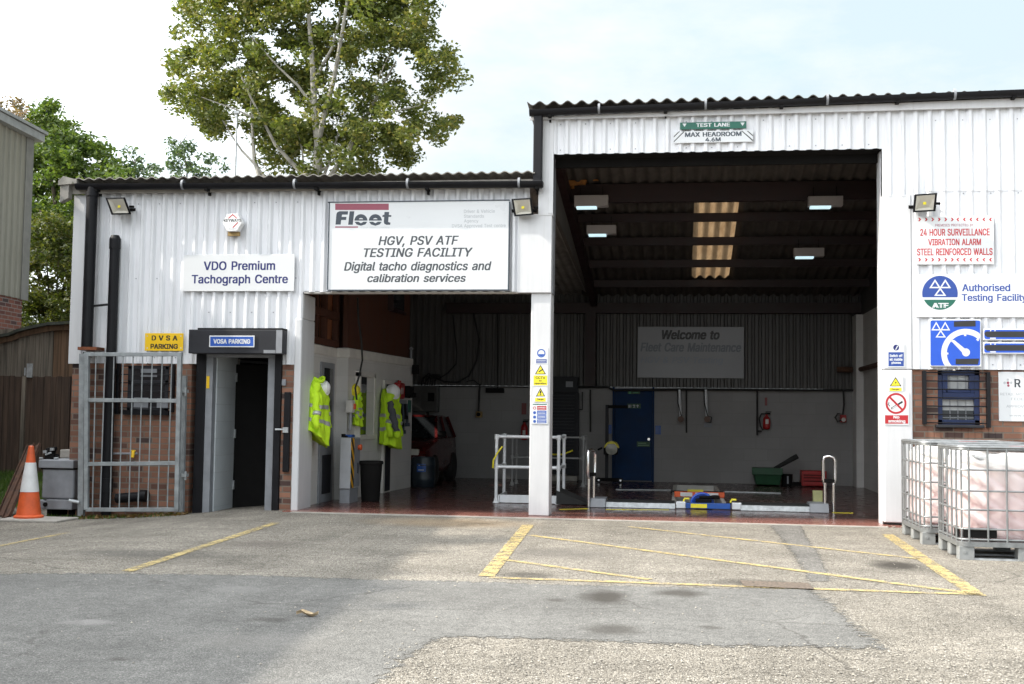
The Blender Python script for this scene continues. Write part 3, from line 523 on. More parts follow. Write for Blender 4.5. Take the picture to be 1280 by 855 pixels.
def soft_sheet(name, pts, mt, lift, soft, cell, xlim=(-12, 5), ylim=(-13, 0)):
    """ground patch whose edge crumbles into the surface round it"""
    P = [G(u, v, -.012) for u, v in pts]; P = [(p.x, p.y) for p in P]; x0, x1 = max(xlim[0], min(p[0] for p in P)-soft), min(xlim[1], max(p[0] for p in P)+soft); y0, y1 = max(ylim[0], min(p[1] for p in P)-soft), min(ylim[1], max(p[1] for p in P)+soft)
    X, Y = np.meshgrid(np.arange(x0, x1+cell, cell), np.arange(y0, y1+cell, cell)); D = np.full(X.shape, 1e9); ins = np.zeros(X.shape, bool)
    for (ax, ay), (bx_, by_) in zip(P, P[1:]+P[:1]):
        dx, dy = bx_-ax, by_-ay; t = np.clip(((X-ax)*dx+(Y-ay)*dy)/max(1e-9, dx*dx+dy*dy), 0, 1); D = np.minimum(D, np.hypot(X-ax-t*dx, Y-ay-t*dy))
        if abs(dy) > 1e-9: ins ^= ((ay > Y) != (by_ > Y)) & (X < dx*(Y-ay)/dy+ax)
    D = np.where(ins, D, -D); r, c = X.shape; m = MB(); m.fixn = False; m.v = [(float(X[a,b]), float(Y[a,b]), gz(float(X[a,b]), float(Y[a,b]))+lift) for a in range(r) for b in range(c)]
    for a in range(r-1):
        for b in range(c-1):
            if max(D[a,b], D[a+1,b], D[a,b+1], D[a+1,b+1]) > -soft: m.f.append((a*c+b, a*c+b+1, (a+1)*c+b+1, (a+1)*c+b)); m.mi.append(0)
    o = m.build(name, mt); at_ = o.data.attributes.new('edge', 'FLOAT', 'POINT'); at_.data.foreach_set('value', (D/soft).astype(np.float32).ravel())
    t = mt.node_tree
    if not any(k.type == 'ATTRIBUTE' for k in t.nodes):
        at_n = t.nodes.new('ShaderNodeAttribute'); at_n.attribute_name = 'edge'; tcn = t.nodes.new('ShaderNodeTexCoord'); ns = t.nodes.new('ShaderNodeTexNoise'); ns.inputs['Scale'].default_value = 14; ns.inputs['Detail'].default_value = 7; ns.inputs['Roughness'].default_value = .7; t.links.new(tcn.outputs['Object'], ns.inputs['Vector'])
        mm = t.nodes.new('ShaderNodeMath'); mm.operation = 'MULTIPLY_ADD'; mm.inputs[1].default_value = 3.2; mm.inputs[2].default_value = -1.6; t.links.new(ns.outputs['Fac'], mm.inputs[0]); ad_ = t.nodes.new('ShaderNodeMath'); ad_.operation = 'ADD'; t.links.new(mm.outputs[0], ad_.inputs[0]); t.links.new(at_n.outputs['Fac'], ad_.inputs[1])
        mr_ = t.nodes.new('ShaderNodeMapRange'); mr_.inputs[1].default_value = -.12; mr_.inputs[2].default_value = .25; t.links.new(ad_.outputs[0], mr_.inputs[0]); tr = t.nodes.new('ShaderNodeBsdfTransparent'); ms = t.nodes.new('ShaderNodeMixShader')
        ou = next(k for k in t.nodes if k.type == 'OUTPUT_MATERIAL'); src = ou.inputs[0].links[0].from_socket; t.links.new(mr_.outputs[0], ms.inputs[0]); t.links.new(tr.outputs[0], ms.inputs[1]); t.links.new(src, ms.inputs[2]); t.links.new(ms.outputs[0], ou.inputs[0])
    return struct(o)
soft_sheet('asphalt_patch', [(-300,719),(120,717),(300,719),(470,725),(580,727),(700,731),(830,734),(1012,737),(1040,756),(1072,785),(1108,812),(1000,809),(900,808),(820,805),(700,800),(560,796),(538,803),(505,824),(470,858),(440,930),(-500,930)], M['patch'], .003, .14, .09)
soft_sheet('trench_fill', [(962,657),(1000,656),(1008,672),(1022,690),(1033,713),(1036,727),(1012,727),(1004,713),(990,690),(972,668)], M['trench'], .003, .07, .05)
gr = sheet('drain_grate', [(925,727),(1010,730),(1018,738),(930,734)], mat('rusty_grate', (.11,.085,.065), .9, var=.8, scale=40), .010, ground)
gr['kind'] = 'structure'
def line(u0, v0, u1, v1, w, name='painted_line'):
    a, b = G(u0, v0), G(u1, v1); d = (b-a).normalized(); s = Vector((-d.y, d.x, 0))*w/2; n = max(2, int((b-a).length/.09)); L = []; R_ = []
    for i in range(n+1):
        p = a.lerp(b, i/n); e1 = noise.noise(p*9)*.016; e2 = noise.noise(p*9+Vector((5,5,5)))*.016
        L.append(p+s*(1+e1*10)); R_.append(p-s*(1+e2*10))
    m = MB(); m.fixn = False; m.grid([[(q.x, q.y, gz(q.x, q.y)+.006) for q in R_], [(q.x, q.y, gz(q.x, q.y)+.006) for q in L]])
    o = m.build(name, M['yline'], ground)
    if o.data.polygons[0].normal.z < 0: o.data.flip_normals()
    o['kind'] = 'structure'; return o
line(-30,675,86,654,.09); line(158,713,345,652.5,.10); line(608,719,660,655,.13); line(1109,667,1222,743,.13)
line(612,720.5,1226,742,.09); line(662,668,1208,739.5,.09); line(633,699,812,723,.08); line(786,657.5,1150,697.5,.08); line(978,655,1100,656.5,.06); 
# ------------------------------------------------------------------ workshop floor with pit
m = MB(); T = -.10
m.box(BX0, PX0, -.22, BY1, T, 0); m.box(PX1, BX1, -.22, BY1, T, 0); m.box(PX0, PX1, -.22, PY0, T, 0); m.box(PX0, PX1, PY1, BY1, T, 0)
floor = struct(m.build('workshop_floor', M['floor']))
m = MB(); m.box(-4.86, 2.44, -.33, -.22, T, -.003); struct(m.build('threshold_strip', M['concrete']))
m = MB(); w = .06
m.box(PX0+.002, PX0+w, PY0+.002, PY1-.002, -1.4, .006); m.box(PX1-w, PX1-.002, PY0+.002, PY1-.002, -1.4, .006); m.box(PX0+w, PX1-w, PY1-w, PY1-.002, -1.4, .006); m.box(PX0+w, PX1-w, PY0+.002, PY0+w, -1.4, .006); m.box(PX0, PX1, PY0, PY1, -1.46, -1.4)
pit = struct(m.build('inspection_pit', mat('pale_pit_paint', (.55,.54,.51), .6, var=.12, scale=4)))
m = MB()
for (u0, v0, u1, v1, w) in ((700,637,735,636,.05),(1040,641,1066,641.5,.06),(757,637,836,637.5,.03)):
    a, b = G(u0, v0), G(u1, v1); m.obox(a+Vector((0,0,.003)), b+Vector((0,0,.003)), w, .004)
m.build('floor_marking', M['syellow'], floor)['kind'] = 'structure'
for (u0, v0, u1, v1) in ((770,612.5,838,613),(906,615,976,617)):
    a, b = G(u0, v0), G(u1, v1); MB().obox(a+Vector((0,0,.008)), b+Vector((0,0,.008)), .05, .016).build('steel_rail', M['galv'], floor)['kind'] = 'structure'

# ------------------------------------------------------------------ the workshop
shop = thing('workshop_building', 'white ribbed metal workshop with low brick-based part and tall open vehicle bay', 'building', (-1.7, 0, 0))
def rib_profile(x0, x1, pitch, yb, d, ph=0.0):
    """trapezoid sheet: wide pan at yb, ribs standing out by d towards the yard"""
    pts = []; k = math.floor((x0-ph)/pitch)-1
    a = [(0,0), (.42,0), (.60,d), (.80,d), (.99,0)]
    while True:
        for f, h in a:
            x = ph+(k+f)*pitch
            if x > x1: break
            if x >= x0: pts.append((x, yb-h))
        if ph+(k+1)*pitch > x1: break
        k += 1
    def yy(x):
        f = ((x-ph)/pitch) % 1
        for (f0, h0), (f1, h1) in zip(a, a[1:]+[(1,0)]):
            if f0 <= f <= f1: return yb-(h0+(h1-h0)*(f-f0)/max(1e-6, f1-f0))
        return yb
    if not pts or pts[0][0] > x0+1e-4: pts.insert(0, (x0, yy(x0)))
    if pts[-1][0] < x1-1e-4: pts.append((x1, yy(x1)))
    return pts
def ribs(m, x0, x1, z0, z1, pitch=.147, yb=0, d=.034, ph=0, zs=()):
    p = rib_profile(x0, x1, pitch, yb, d, ph); lv = [z0, *zs, z1]
    m.grid([[(x, y, z) for x, y in p] for z in lv])
TOPL, TOPR = 4.14, 5.10
HB, BASE = 1.87, -.2
X_L, X_OL, X_P0, X_P1, X_R0, X_R1, X_E = -8.05, -4.86, -1.87, -1.615, 2.43, 2.765, 9.0
# cladding of the low part
m = MB(); m.fixn = False
ribs(m, X_L+.13, -6.30, HB, TOPL); ribs(m, -6.30, -5.12, 2.02, TOPL); ribs(m, -5.12, X_OL-.004, HB, TOPL); ribs(m, X_OL-.004, -2.03, 2.815, TOPL); ribs(m, -2.03, -1.905, 3.78, TOPL)
m.build('cladding', M['clad'], shop)
# cladding of the tall bay
m = MB(); m.fixn = False
ribs(m, -1.60, X_R0, 4.565, TOPR, .158, -.02, .034, .03); ribs(m, X_R0, X_R1+.16, 3.97, TOPR, .158, -.02, .034, .03); ribs(m, X_R1, X_R1+.16, HB, 3.97, .158, -.02, .034, .03); ribs(m, X_R1+.16, X_E, HB, 4.06, .158, -.02, .034, .03); ribs(m, X_R1+.16, X_E, 4.025, TOPR, .158, -.026, .034, .03)
m.build('cladding', M['clad'], shop)
m = MB()
def screws(x0, x1, pitch, ph, y, zs):
    k = math.ceil((x0-ph)/pitch)
    while ph+(k+.2)*pitch < x1:
        for z in zs:
            if random.random() < .8: x = ph+(k+.2)*pitch; m.box(x-.006, x+.006, y-.008, y, z-.006, z+.006)
        k += 2
screws(X_L+.2, -6.4, .147, 0, 0, (1.95, 3.0, 4.0)); screws(-6.3, X_OL-.1, .147, 0, 0, (2.55, 3.0, 4.0)); screws(X_R1+.2, 5, .158, .03, -.02, (1.93, 2.9, 4.0, 4.9)); screws(X_P1, X_R0, .158, .03, -.02, (4.62, 4.95))
o = m.build('fixing_screws', M['grey'], shop); o['kind'] = 'stuff'
# flat flashings
m = MB()
m.box(X_L-.02, X_L+.15, -.045, .02, HB-.01, TOPL-.02)
m.box(X_L-.02, X_L, .02, 8.5, HB-.01, 3.62)
m.build('corner_flashing', M['flat'], shop)
m = MB(); m.box(-2.045, X_P1, -.055, .06, 2.80, 3.80); m.build('flat_panel', M['flat'], shop, .004)
m = MB(); m.box(-1.79, -1.60, -.062, .05, 3.78, 5.0); m.box(-1.66, -1.60, -.068, .05, 3.80, 5.0); m.build('corner_flashing', M['flat'], shop, .004)
m = MB(); m.box(X_P0, X_P1, -.02, .30, 0.002, 2.80); m.build('pillar', M['flat'], shop, .012, seg=3)
m = MB(); m.box(X_P1-.03, X_P1+.008, .06, .30, 2.80, 4.6); m.build('jamb', M['grey'], shop)
m = MB(); m.box(X_R0, X_R1, -.05, .30, .03, 1.86); m.box(X_R0, X_R1, -.05, .30, 1.865, 3.99); m.build('pillar', M['flat'], shop, .012, seg=3)
m = MB(); m.box(X_R1+.002, X_R1+.03, -.046, .02, HB, 4.1); m.build('corner_flashing', M['flat'], shop)
# white post and return at the low opening
m = MB(); m.box(-4.955, X_OL, -.04, .52, -.03, HB+.6); m.box(-4.955, X_OL, .0, .52, HB+.6, 2.80); m.build('jamb', M['flat'], shop, .02, seg=3)
m = MB(); m.box(X_OL, X_P0, .0, .12, 2.80, 2.825); m.build('lintel', M['offwhite'], shop)
# header of the tall bay
m = MB(); m.box(X_P1, X_R0, -.016, .28, 4.555, 4.575); m.box(X_P1, X_R0, .22, .30, 4.45, 4.555); m.box(X_P1, X_R0, .02, .06, 4.58, 5.05); m.build('lintel', M['blackm'], shop)
m = MB(); m.box(X_R0-.012, X_R0, .06, .30, 0, 4.55); m.build('jamb', M['flat'], shop)
# brick
m = MB()
m.box(X_L+.02, -6.36, 0, .22, BASE, HB); m.box(-5.12, -4.955, 0, .22, BASE, HB); m.box(-6.36, -5.12, .0, .22, 2.03, 2.10)
m.box(X_L+.02, X_L+.24, .22, 8.5, BASE, HB)
m.build('brick_wall', M['brick'], shop)
m = MB()
WX0, WX1, WZ0, WZ1 = at(1172,470).x, at(1225,470).x, at(1200,531).z, 1.86
m.box(X_R1, WX0, 0, .22, BASE, HB); m.box(WX1, X_E, 0, .22, BASE, HB); m.box(WX0, WX1, 0, .22, BASE, WZ0); m.build('brick_wall', M['brick'], shop)
m = MB(); zz = WZ0
for k in range(11):
    x = WX0-.12+k*.078
    m.box(x, x+.068, -.006, .05, zz-.235, zz-.04)
m.build('brick_lintel_course', M['brick'], shop)
# back, side and partition walls
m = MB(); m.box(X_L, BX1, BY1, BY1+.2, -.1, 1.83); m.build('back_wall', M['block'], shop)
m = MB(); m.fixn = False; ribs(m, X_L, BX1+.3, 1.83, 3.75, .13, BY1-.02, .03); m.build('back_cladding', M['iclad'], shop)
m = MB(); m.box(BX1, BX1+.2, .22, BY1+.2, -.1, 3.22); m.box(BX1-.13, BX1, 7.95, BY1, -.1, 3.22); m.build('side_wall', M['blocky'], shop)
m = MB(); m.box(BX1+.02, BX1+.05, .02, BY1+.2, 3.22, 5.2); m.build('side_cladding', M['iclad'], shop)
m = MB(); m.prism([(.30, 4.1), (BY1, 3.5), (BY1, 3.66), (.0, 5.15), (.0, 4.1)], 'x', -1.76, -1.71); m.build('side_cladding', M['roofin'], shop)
m = MB(); m.box(X_E-.1, X_E, 0, 8.6, -.2, 5.1); m.box(BX1+.2, X_E, 8.4, 8.6, -.2, 3.6); m.build('end_wall', M['beige'], shop)
PF = [(-4.96,.52), (-4.96,1.92), (-4.79,1.92), (-4.56,5.12), (-8.0,5.12), (-8.0,5.0), (-4.70,5.0), (-4.90,2.04), (-5.08,2.04), (-5.08,.52)]
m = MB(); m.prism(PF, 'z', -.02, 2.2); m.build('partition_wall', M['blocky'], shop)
m = MB(); m.prism([(-4.945,.56),(-4.945,1.9),(-4.765,1.9),(-4.545,5.10),(-4.60,5.10),(-4.82,1.95),(-5.0,1.95),(-5.0,.56)], 'z', 2.06, 2.19); m.build('partition_coping', M['offwhite'], shop, .01)
# boarded upper storey above the partition
m = MB(); m.prism([(-4.83,2.0),(-4.62,5.1),(-8.0,5.1),(-8.0,5.05),(-4.68,5.05),(-4.90,2.0)], 'z', 2.2, 4.0); m.build('boarded_loft', M['wood'], shop)
m = MB(); m.box(-5.1, -5.06, .2, 2.05, 2.2, 4.0); m.build('loft_sheet', M['woodl'], shop)
m = MB()
for z in (2.24, 2.66, 3.03): m.box(-5.05, -4.96, .52, 2.0, z-.055, z+.055)
for y in (.56, .98, 1.40, 1.97): m.box(-5.045, -4.968, y-.045, y+.045, 2.2, 3.9)
m.build('stud_frame', M['wood'], shop)
m = MB()
for y in (.80, 1.24): m.box(-5.056, -5.05, y-.06, y+.08, 2.32, 2.60); m.box(-5.056, -5.05, y-.06, y+.08, 2.74, 2.96)
m.build('dark_opening', M['blackm'], shop)
lw = MB().box(-4.72, -4.60, 3.85, 4.75, 2.92, 2.97).box(-4.72,-4.61,3.85,3.89,2.97,3.6).build('loft_window', M['oxide'], shop)
MB().box(-4.71,-4.64,3.9,4.75,2.97,3.6).build('pane', M['glass'], lw)
# partition door, windows
d = MB().box(-4.965, -4.935, 1.10, 1.74, 0, 1.96).build('door', M['grey'], shop, .004)
MB().box(-4.932, -4.925, 1.22, 1.62, .85, 1.88).build('pane', M['glass'], d); MB().box(-4.932,-4.925,1.22,1.62,.12,.66).build('kick_panel', M['darkgrey'], d)
MB().box(-4.94,-4.90,1.14,1.18,.9,1.05).build('handle', M['chrome'], d)
def wallx(y): return -4.79 + (y-1.92)*.072
y0, y1 = 2.30, 3.10
wf = MB(); x = wallx(2.7)+.012
for (a, b, c, e) in ((y0-.05,y0,.92,1.86),(y1,y1+.06,.92,1.86),(y0-.05,y1+.06,1.80,1.88),(y0-.08,y1+.10,.86,.93)): wf.box(x-.05, x+(.05 if c < .9 else .03), a, b, c, e)
wf = wf.build('office_window', M['offwhite'], shop); MB().box(x-.02, x-.008, y0, y1, .93, 1.80).build('pane', M['glass'], wf)
x = wallx(3.75)+.015
dd = MB().box(x-.03, x+.012, 3.50, 3.98, 0, 1.78).build('door', M['offwhite'], shop); MB().box(x+.012,x+.018,3.58,3.92,.02,1.72).build('pane', M['darkgrey'], dd)
# roofs (sheets fall gently to the rear)
def sheet_roof(m, x0, x1, y0, y1, za, zb, pitch, amp, th=.012):
    n = int((x1-x0)/pitch*8); xs = [x0+(x1-x0)*i/n for i in range(n+1)]
    row = lambda y, z: [(x, y, z+amp*math.cos(2*PI*x/pitch)) for x in xs]
    m.grid([row(y0, za), row(y1, zb)]); m.grid([row(y1, zb+th), row(y0, za+th)])
    m.grid([row(y0, za+th), row(y0, za)])
def rz(y): return 5.14-.179*y
def rl(y): return 4.27-.075*y
m = MB(); m.fixn = False; sheet_roof(m, X_L-.1, -1.82, -.20, 8.7, rl(-.2)+.02, rl(8.7)+.02, .147, .014); m.build('roof', M['rooft'], shop, smooth=True)
m = MB(); m.fixn = False
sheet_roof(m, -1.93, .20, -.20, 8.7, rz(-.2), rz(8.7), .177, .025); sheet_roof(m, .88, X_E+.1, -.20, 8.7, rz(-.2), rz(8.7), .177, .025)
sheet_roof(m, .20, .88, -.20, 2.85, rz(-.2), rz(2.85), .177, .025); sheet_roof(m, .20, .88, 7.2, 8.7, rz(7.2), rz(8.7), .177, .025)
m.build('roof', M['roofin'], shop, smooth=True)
m = MB(); m.fixn = False; sk_n = 40
m.grid([[(.20+.68*i/sk_n, y, rz(y)+.03*math.cos(2*PI*(.20+.68*i/sk_n)/.177)) for i in range(sk_n+1)] for y in (2.85, 7.2)]); m.build('rooflight', M['sky'], shop, smooth=True)
# verge, fascia
m = MB(); m.box(X_L-.06, -1.80, -.10, -.07, TOPL-.01, 4.24); m.build('fascia', M['concrete'], shop)
m = MB(); m.prism([(-1.91, 5.03), (X_E, 5.22), (X_E, 5.05), (-1.91, 5.0)], 'y', -.10, -.07); m.build('fascia', M['flat'], shop)
m = MB(); m.prism([(X_L-.16,4.23),(X_L-.16,4.29),(X_L-.09,4.35),(X_L+.10,4.30),(X_L+.10,4.25)], 'y', -.22, 8.6); m.prism([(X_L-.14,4.0),(X_L-.14,4.25),(X_L-.02,4.25),(X_L-.02,4.06)], 'y', -.2, -.1); m.build('verge_cap', M['rooft'], shop)
# steel inside
m = MB()
for y in (1.3, 3.68, 4.82, 6.02, 7.22): m.obox((-1.70, y, rz(y)-.12), (BX1, y, rz(y)-.12), .07, .13)
m.build('purlin', M['oxide'], shop, label='dark red roof purlins under the sheeting')
m = MB(); y = 2.5; m.box(-1.70, BX1, y-.06, y+.06, rz(y)-.30, rz(y)-.03); m.build('roof_beam', M['oxide'], shop)
m = MB(); m.box(-4.6, BX1, 8.15, 8.32, 3.26, 3.46); m.build('eaves_beam', M['oxide'], shop)
m = MB(); m.box(-1.83, -1.63, 8.12, 8.34, 1.84, 3.26); m.build('steel_column', M['oxide'], shop)
m = MB(); m.obox((-1.66, .35, rz(.35)-.28), (-1.66, 8.1, rz(8.1)-.20), .12, .22); m.build('rafter', M['oxide'], shop)
a = at(1046,462,8.2); m = MB(); m.tube([(a.x, 8.2, a.z), (BX1-.16, 8.2, a.z)], .055); m.tube([(BX1-.05, 8.0, a.z), (BX1-.05, .4, a.z)], .045); m.build('side_rail', M['rust'], shop)
# back-wall fittings that belong to the building
dx0, dx1 = at(768,540,8.4).x, at(815,540,8.4).x
d = MB().box(dx0, dx1, 8.40, 8.44, .02, 1.80).build('door', M['bluedoor'], shop, .006)
a = at(811,549,8.38); MB().lathe([(0,-.0),(.025,0),(.025,.06),(0,.06)], (a.x, 8.40, a.z), 12, 'y').build('handle', M['chrome'], d)
fr = MB().box(dx0-.04, dx0-.004, 8.39, 8.45, 0, 1.83).box(dx1+.004, dx1+.04, 8.39, 8.45, 0, 1.83).build('door_frame', M['bluedoor'], d)
sx0, sx1 = at(678,540,8.3).x, at(722,540,8.3).x
m = MB(); k = 0
zz = .12
while zz < 1.68: m.box(sx0, sx1-.06, 8.30-.012*(k % 2), 8.36, zz, zz+.062); zz += .064; k += 1
rs = m.build('roller_shutter', M['darkgrey'], shop)
MB().box(sx0, sx1, 8.22, 8.44, 1.70, 2.02).build('shutter_box', M['darkgrey'], rs, .01); MB().box(sx1-.06, sx1+.02, 8.24, 8.44, .1, 1.70).build('guide_rail', M['darkgrey'], rs)
a = at(713,480,8.21); MB().box(a.x-.09, a.x+.05, 8.212, 8.22, a.z-.06, a.z+.05).build('label_plate', M['grey'], rs)
MB().box(sx0, sx1+.02, 8.0, 8.44, 0.002, .1).build('plinth', M['concrete'], shop, .01)
def pw(pts, Y): return [(p.x, Y, p.z) for p in (at(u, v, Y) for u, v in pts)]
m = MB()
m.tube(pw([(722,484),(760,484),(768,488),(860,487),(1070,488)], 8.32), .022); m.tube(pw([(858,488),(858,541)], 8.34), .014); m.tube(pw([(738,487),(738,540)], 8.34), .016); m.tube(pw([(728,490),(728,512),(700,512)], 8.34), .012)
m.tube(pw([(946.5,488),(946.5,544)], 8.34), .017); m.tube(pw([(946.5,539),(952,539)], 8.34), .014); m.tube(pw([(520,483),(600,483),(661,484)], 8.34), .012)
m.build('service_pipe', M['rubber'], shop, smooth=True)
m = MB(); m.tube(pw([(566,394),(571,440),(570,455),(560,466),(548,474),(536,472),(530,480)], 8.25), .014)
m.tube(pw([(592,392),(599,425),(596,450),(586,470),(572,478),(555,477),(545,472),(536,467),(529,473),(527,482)], 8.25), .018); m.tube(pw([(622,380),(622,489)], 8.36), .012); m.tube(pw([(600,480),(598,516)], 8.36), .02); m.tube(pw([(583,477),(592,475),(598,480)], 8.34), .01)
for k in range(5): m.tube(pw([(531+k*3,482),(533+k*3,471),(541+k*2,468),(552,472)], 8.2+.02*k), .011)
m.build('cable', M['rubber'], shop, smooth=True)
m = MB(); m.tube(pw([(447,372),(448,400),(452,428),(453,450),(449,470),(444,485),(446,500)], 1.55), .014); m.build('cable', M['rubber'], shop, smooth=True)
m = MB(); pxbox(m, 607, 485, 629, 491, 8.3, 8.44); m.build('socket_strip', M['blackm'], shop)
# entrance door of the low part
ex0, ex1 = -6.17, -5.20
fz = -.09
ef = MB().box(-6.17, -6.075, .02, .14, fz, 1.96).box(-5.325, -5.215, .02, .14, fz, 1.96).box(-6.17, -5.215, .02, .14, 1.96, 2.03).box(-6.17,-5.215,-.02,.3,fz-.06,fz+.015).build('entrance_frame', M['grey'], shop, .006)
m = MB(); a = at(259.5,472,.0); m.box(a.x-.02, a.x+.02, .012, .02, a.z-.14, a.z+.02); m.build('door_sticker', M['yellow'], ef)
MB().box(-6.30, -6.17, .005, .10, fz-.05, 2.03).build('shutter_guide', M['black'], shop, .006); MB().box(-5.215, -5.125, -.03, .10, fz-.05, 2.03).build('shutter_guide', M['black'], shop, .006)
sb = MB(); pxbox(sb, 235.5, 412, 352, 442, -.25, -.036); sb = sb.build('shutter_box', M['darkgrey'], shop, .01)
m = MB(); pxbox(m, 247, 410, 353, 413, -.22, -.03); m.build('box_lid', M['blackm'], sb)
m = MB(); pxbox(m, 345, 412.5, 352.5, 441.5, -.256, -.25); pxbox(m, 329.5, 437.5, 344, 441.5, -.256, -.25); m.build('end_plate', M['grey'], sb)
m = MB(); m.box(-6.12, -6.06, .14, .86, fz, 2.0); m.build('passage_wall', M['bluegrey'], shop)
m = MB(); m.box(-6.2, -5.0, 1.3, 1.36, fz, 2.1); m.box(-6.2, -5.0, .14, 1.3, 1.99, 2.05); m.box(-5.02,-4.98,.22,1.3,fz,2.05); m.build('passage_lining', M['blackm'], shop)
struct(MB().box(-6.16, -5.0, .14, 1.4, fz-.05, fz).build('passage_floor', M['concrete'], shop))
dl = MB().prism([(-6.06,.80),(-5.22,1.12),(-5.235,1.16),(-6.075,.84)], 'z', fz+.02, 1.90).build('entrance_door', M['blackm'], shop)
m = MB()
for z in (.25, .95, 1.72): m.box(-6.072, -6.035, .775, .80, z-.06, z+.06)
m.build('hinge', M['galv'], dl); MB().obox((-6.0,.80,1.945),(-5.62,.92,1.925),.03,.03).build('door_closer', M['black'], dl)
m = MB(); pxbox(m, 354, 490, 361.5, 590, -.05, -.004); lb = m.build('lock_bar', M['black'], shop, .006)
m = MB(); a = at(357, 537, -.06); m.box(a.x-.035, a.x+.035, -.075, -.05, a.z-.04, a.z+.03); m.tube([(a.x-.14,-.06,a.z),(a.x-.03,-.06,a.z)], .012); m.build('padlock', M['galv'], lb)
m = MB(); pxbox(m, 352, 474, 357, 482, -.03, -.001); m.build('bell_push', M['grey'], shop, .004)
# small barred window of the low part
bx0, bx1, bz0, bz1 = at(160,480).x, at(211,480).x, at(185,513).z, at(185,457).z
w = MB().box(bx0, bx1, -.012, .05, bz0, bz0+.05).box(bx0, bx0+.05, -.012, .05, bz0, bz1).box(bx1-.05, bx1, -.012, .05, bz0, bz1).box(bx0, bx1, -.012, .05, bz1-.05, bz1).box(bx0,bx1,-.012,.05,at(185,478).z-.03,at(185,478).z+.03).build('window', M['darkgrey'], shop, .004)
MB().box(bx0+.05, bx1-.05, -.004, .03, bz0+.05, bz1-.05).build('pane', M['glass'], w)
MB().box(bx0-.03, bx1+.03, -.06, -.001, bz0-.06, bz0).build('sill', M['black'], w)
for q in ((176,461,196,466),(176,467.5,196,471),(167,497,185,511),(196,498,210,511)): m = MB(); pxbox(m, *q, -.02, -.013); m.build('paper', M['grey'], w)
m = MB()
for k in range(6): z = bz0+.03+k*(bz1-bz0-.04)/5; m.tube([(bx0-.12,-.05,z),(bx1+.07,-.05,z)], .007, 6)
m.box(bx0-.14, bx0-.10, -.06, 0, bz0-.05, bz1+.02); m.box(bx1+.05, bx1+.09, -.06, 0, bz0-.02, bz1+.02); m.build('security_bars', M['black'], w)
# barred blue window of the tall part
w = MB().box(WX0, WX0+.06, .03, .10, WZ0, WZ1).box(WX1-.06, WX1, .03, .10, WZ0, WZ1).box(WX0, WX1, .03, .10, WZ0, WZ0+.06).box(WX0, WX1, .03, .10, WZ1-.06, WZ1)
zt = at(1200,494).z; w.box(WX0+.06, WX1-.06, .025, .10, zt-.05, zt+.03); w.box(WX0+.10, WX1-.10, .02, .06, zt+.03, zt+.07); w.box(WX0+.06,WX0+.12,.02,.09,zt+.03,WZ1-.06); w.box(WX1-.12,WX1-.06,.02,.09,zt+.03,WZ1-.06)
w = w.build('window', M['bluewin'], shop, .004)
MB().box(WX0+.05, WX1-.05, .075, .085, WZ0+.05, WZ1-.05).build('pane', M['frost'], w)
a = at(1200,513).z; MB().box(WX0+.06, WX1-.06, .066, .073, WZ0+.06, a).build('dark_glass', M['glass'], w)
m = MB()
for k in range(1, 4): x = WX0+.06+k*(WX1-WX0-.12)/4; m.box(x-.004, x+.004, .058, .064, WZ0+.06, WZ1-.06)
for z in (zt+.18, zt-.14, zt-.27): m.box(WX0+.06, WX1-.06, .058, .064, z-.004, z+.004)
m.build('glazing_wires', M['grey'], w)
MB().box(WX0-.03, WX1+.03, -.07, .03, WZ0-.035, WZ0).build('sill', M['darkgrey'], w, .006)
m = MB(); x0, x1 = at(1152.5,500).x, at(1236.5,500).x
for k in range(7): z = WZ0+.02+k*(WZ1-WZ0-.05)/6; m.tube([(x0,-.05,z),(x1,-.05,z)], .008, 6)
m.box(x0, x0+.04, -.07, 0, WZ0-.0, WZ1-.01); m.box(x1-.04, x1, -.07, 0, WZ0-.03, WZ1-.02); m.build('security_bars', M['black'], w)
# gutters, downpipes
def gutter(pts, y, parent, name='gutter'):
    m = MB(); n = 9; P = [at(u, v, y) for u, v in pts]; prof = []
    for p in (P[0], P[-1]):
        ring = [(p.x, y+.062*math.cos(PI*k/n), p.z-.075*math.sin(PI*k/n)) for k in range(n+1)] + [(p.x, y-.052, p.z), (p.x, y+.052, p.z)]
        prof.append(ring)
    m.loft(prof); return m.build(name, M['black'], parent, smooth=True)
GL, GR = ((96,230.5),(679,227.2)), ((662,138.3),(1735,94.6))
g = gutter(GL, -.165, shop); g2 = gutter(GR, -.165, shop)
def gl_at(u, L): t = (u-L[0][0])/(L[1][0]-L[0][0]); return L[0][1]+(L[1][1]-L[0][1])*t
for par, L, us in ((g, GL, (229,369,510,649)), (g2, GR, (749,882,1034,1193))):
    mb = MB()
    for u in us: p = at(u, gl_at(u, L), -.165); MB().tube([(p.x-.014,-.165,p.z-.012),(p.x+.014,-.165,p.z-.012)], .068, 12).build('union_clip', M['grey'], par, smooth=True)
    for u in (np.linspace(L[0][0]+25, min(L[1][0], 1275)-8, 5)): p = at(u, gl_at(u, L), -.165); mb.box(p.x-.02, p.x+.02, -.20, -.03, p.z-.095, p.z-.065); mb.box(p.x-.012, p.x+.012, -.09, -.03, p.z-.14, p.z-.07)
    mb.build('gutter_bracket', M['blackm'], par)
p = at(112, 300, -.15); q = at(110, 436, -.15); x = (p.x+q.x)/2; zt = at(112,240,-.15).z
dp = MB().tube([(x,-.15,zt+.06),(x,-.15,at(110,434,-.15).z)], .072, 14).tube([(x,-.15,at(110,440,-.15).z),(x,-.15,-.12)], .05, 12).tube([(x,-.15,zt-.06),(x,-.15,zt)], .082, 14).build('downpipe', M['black'], shop, smooth=True)
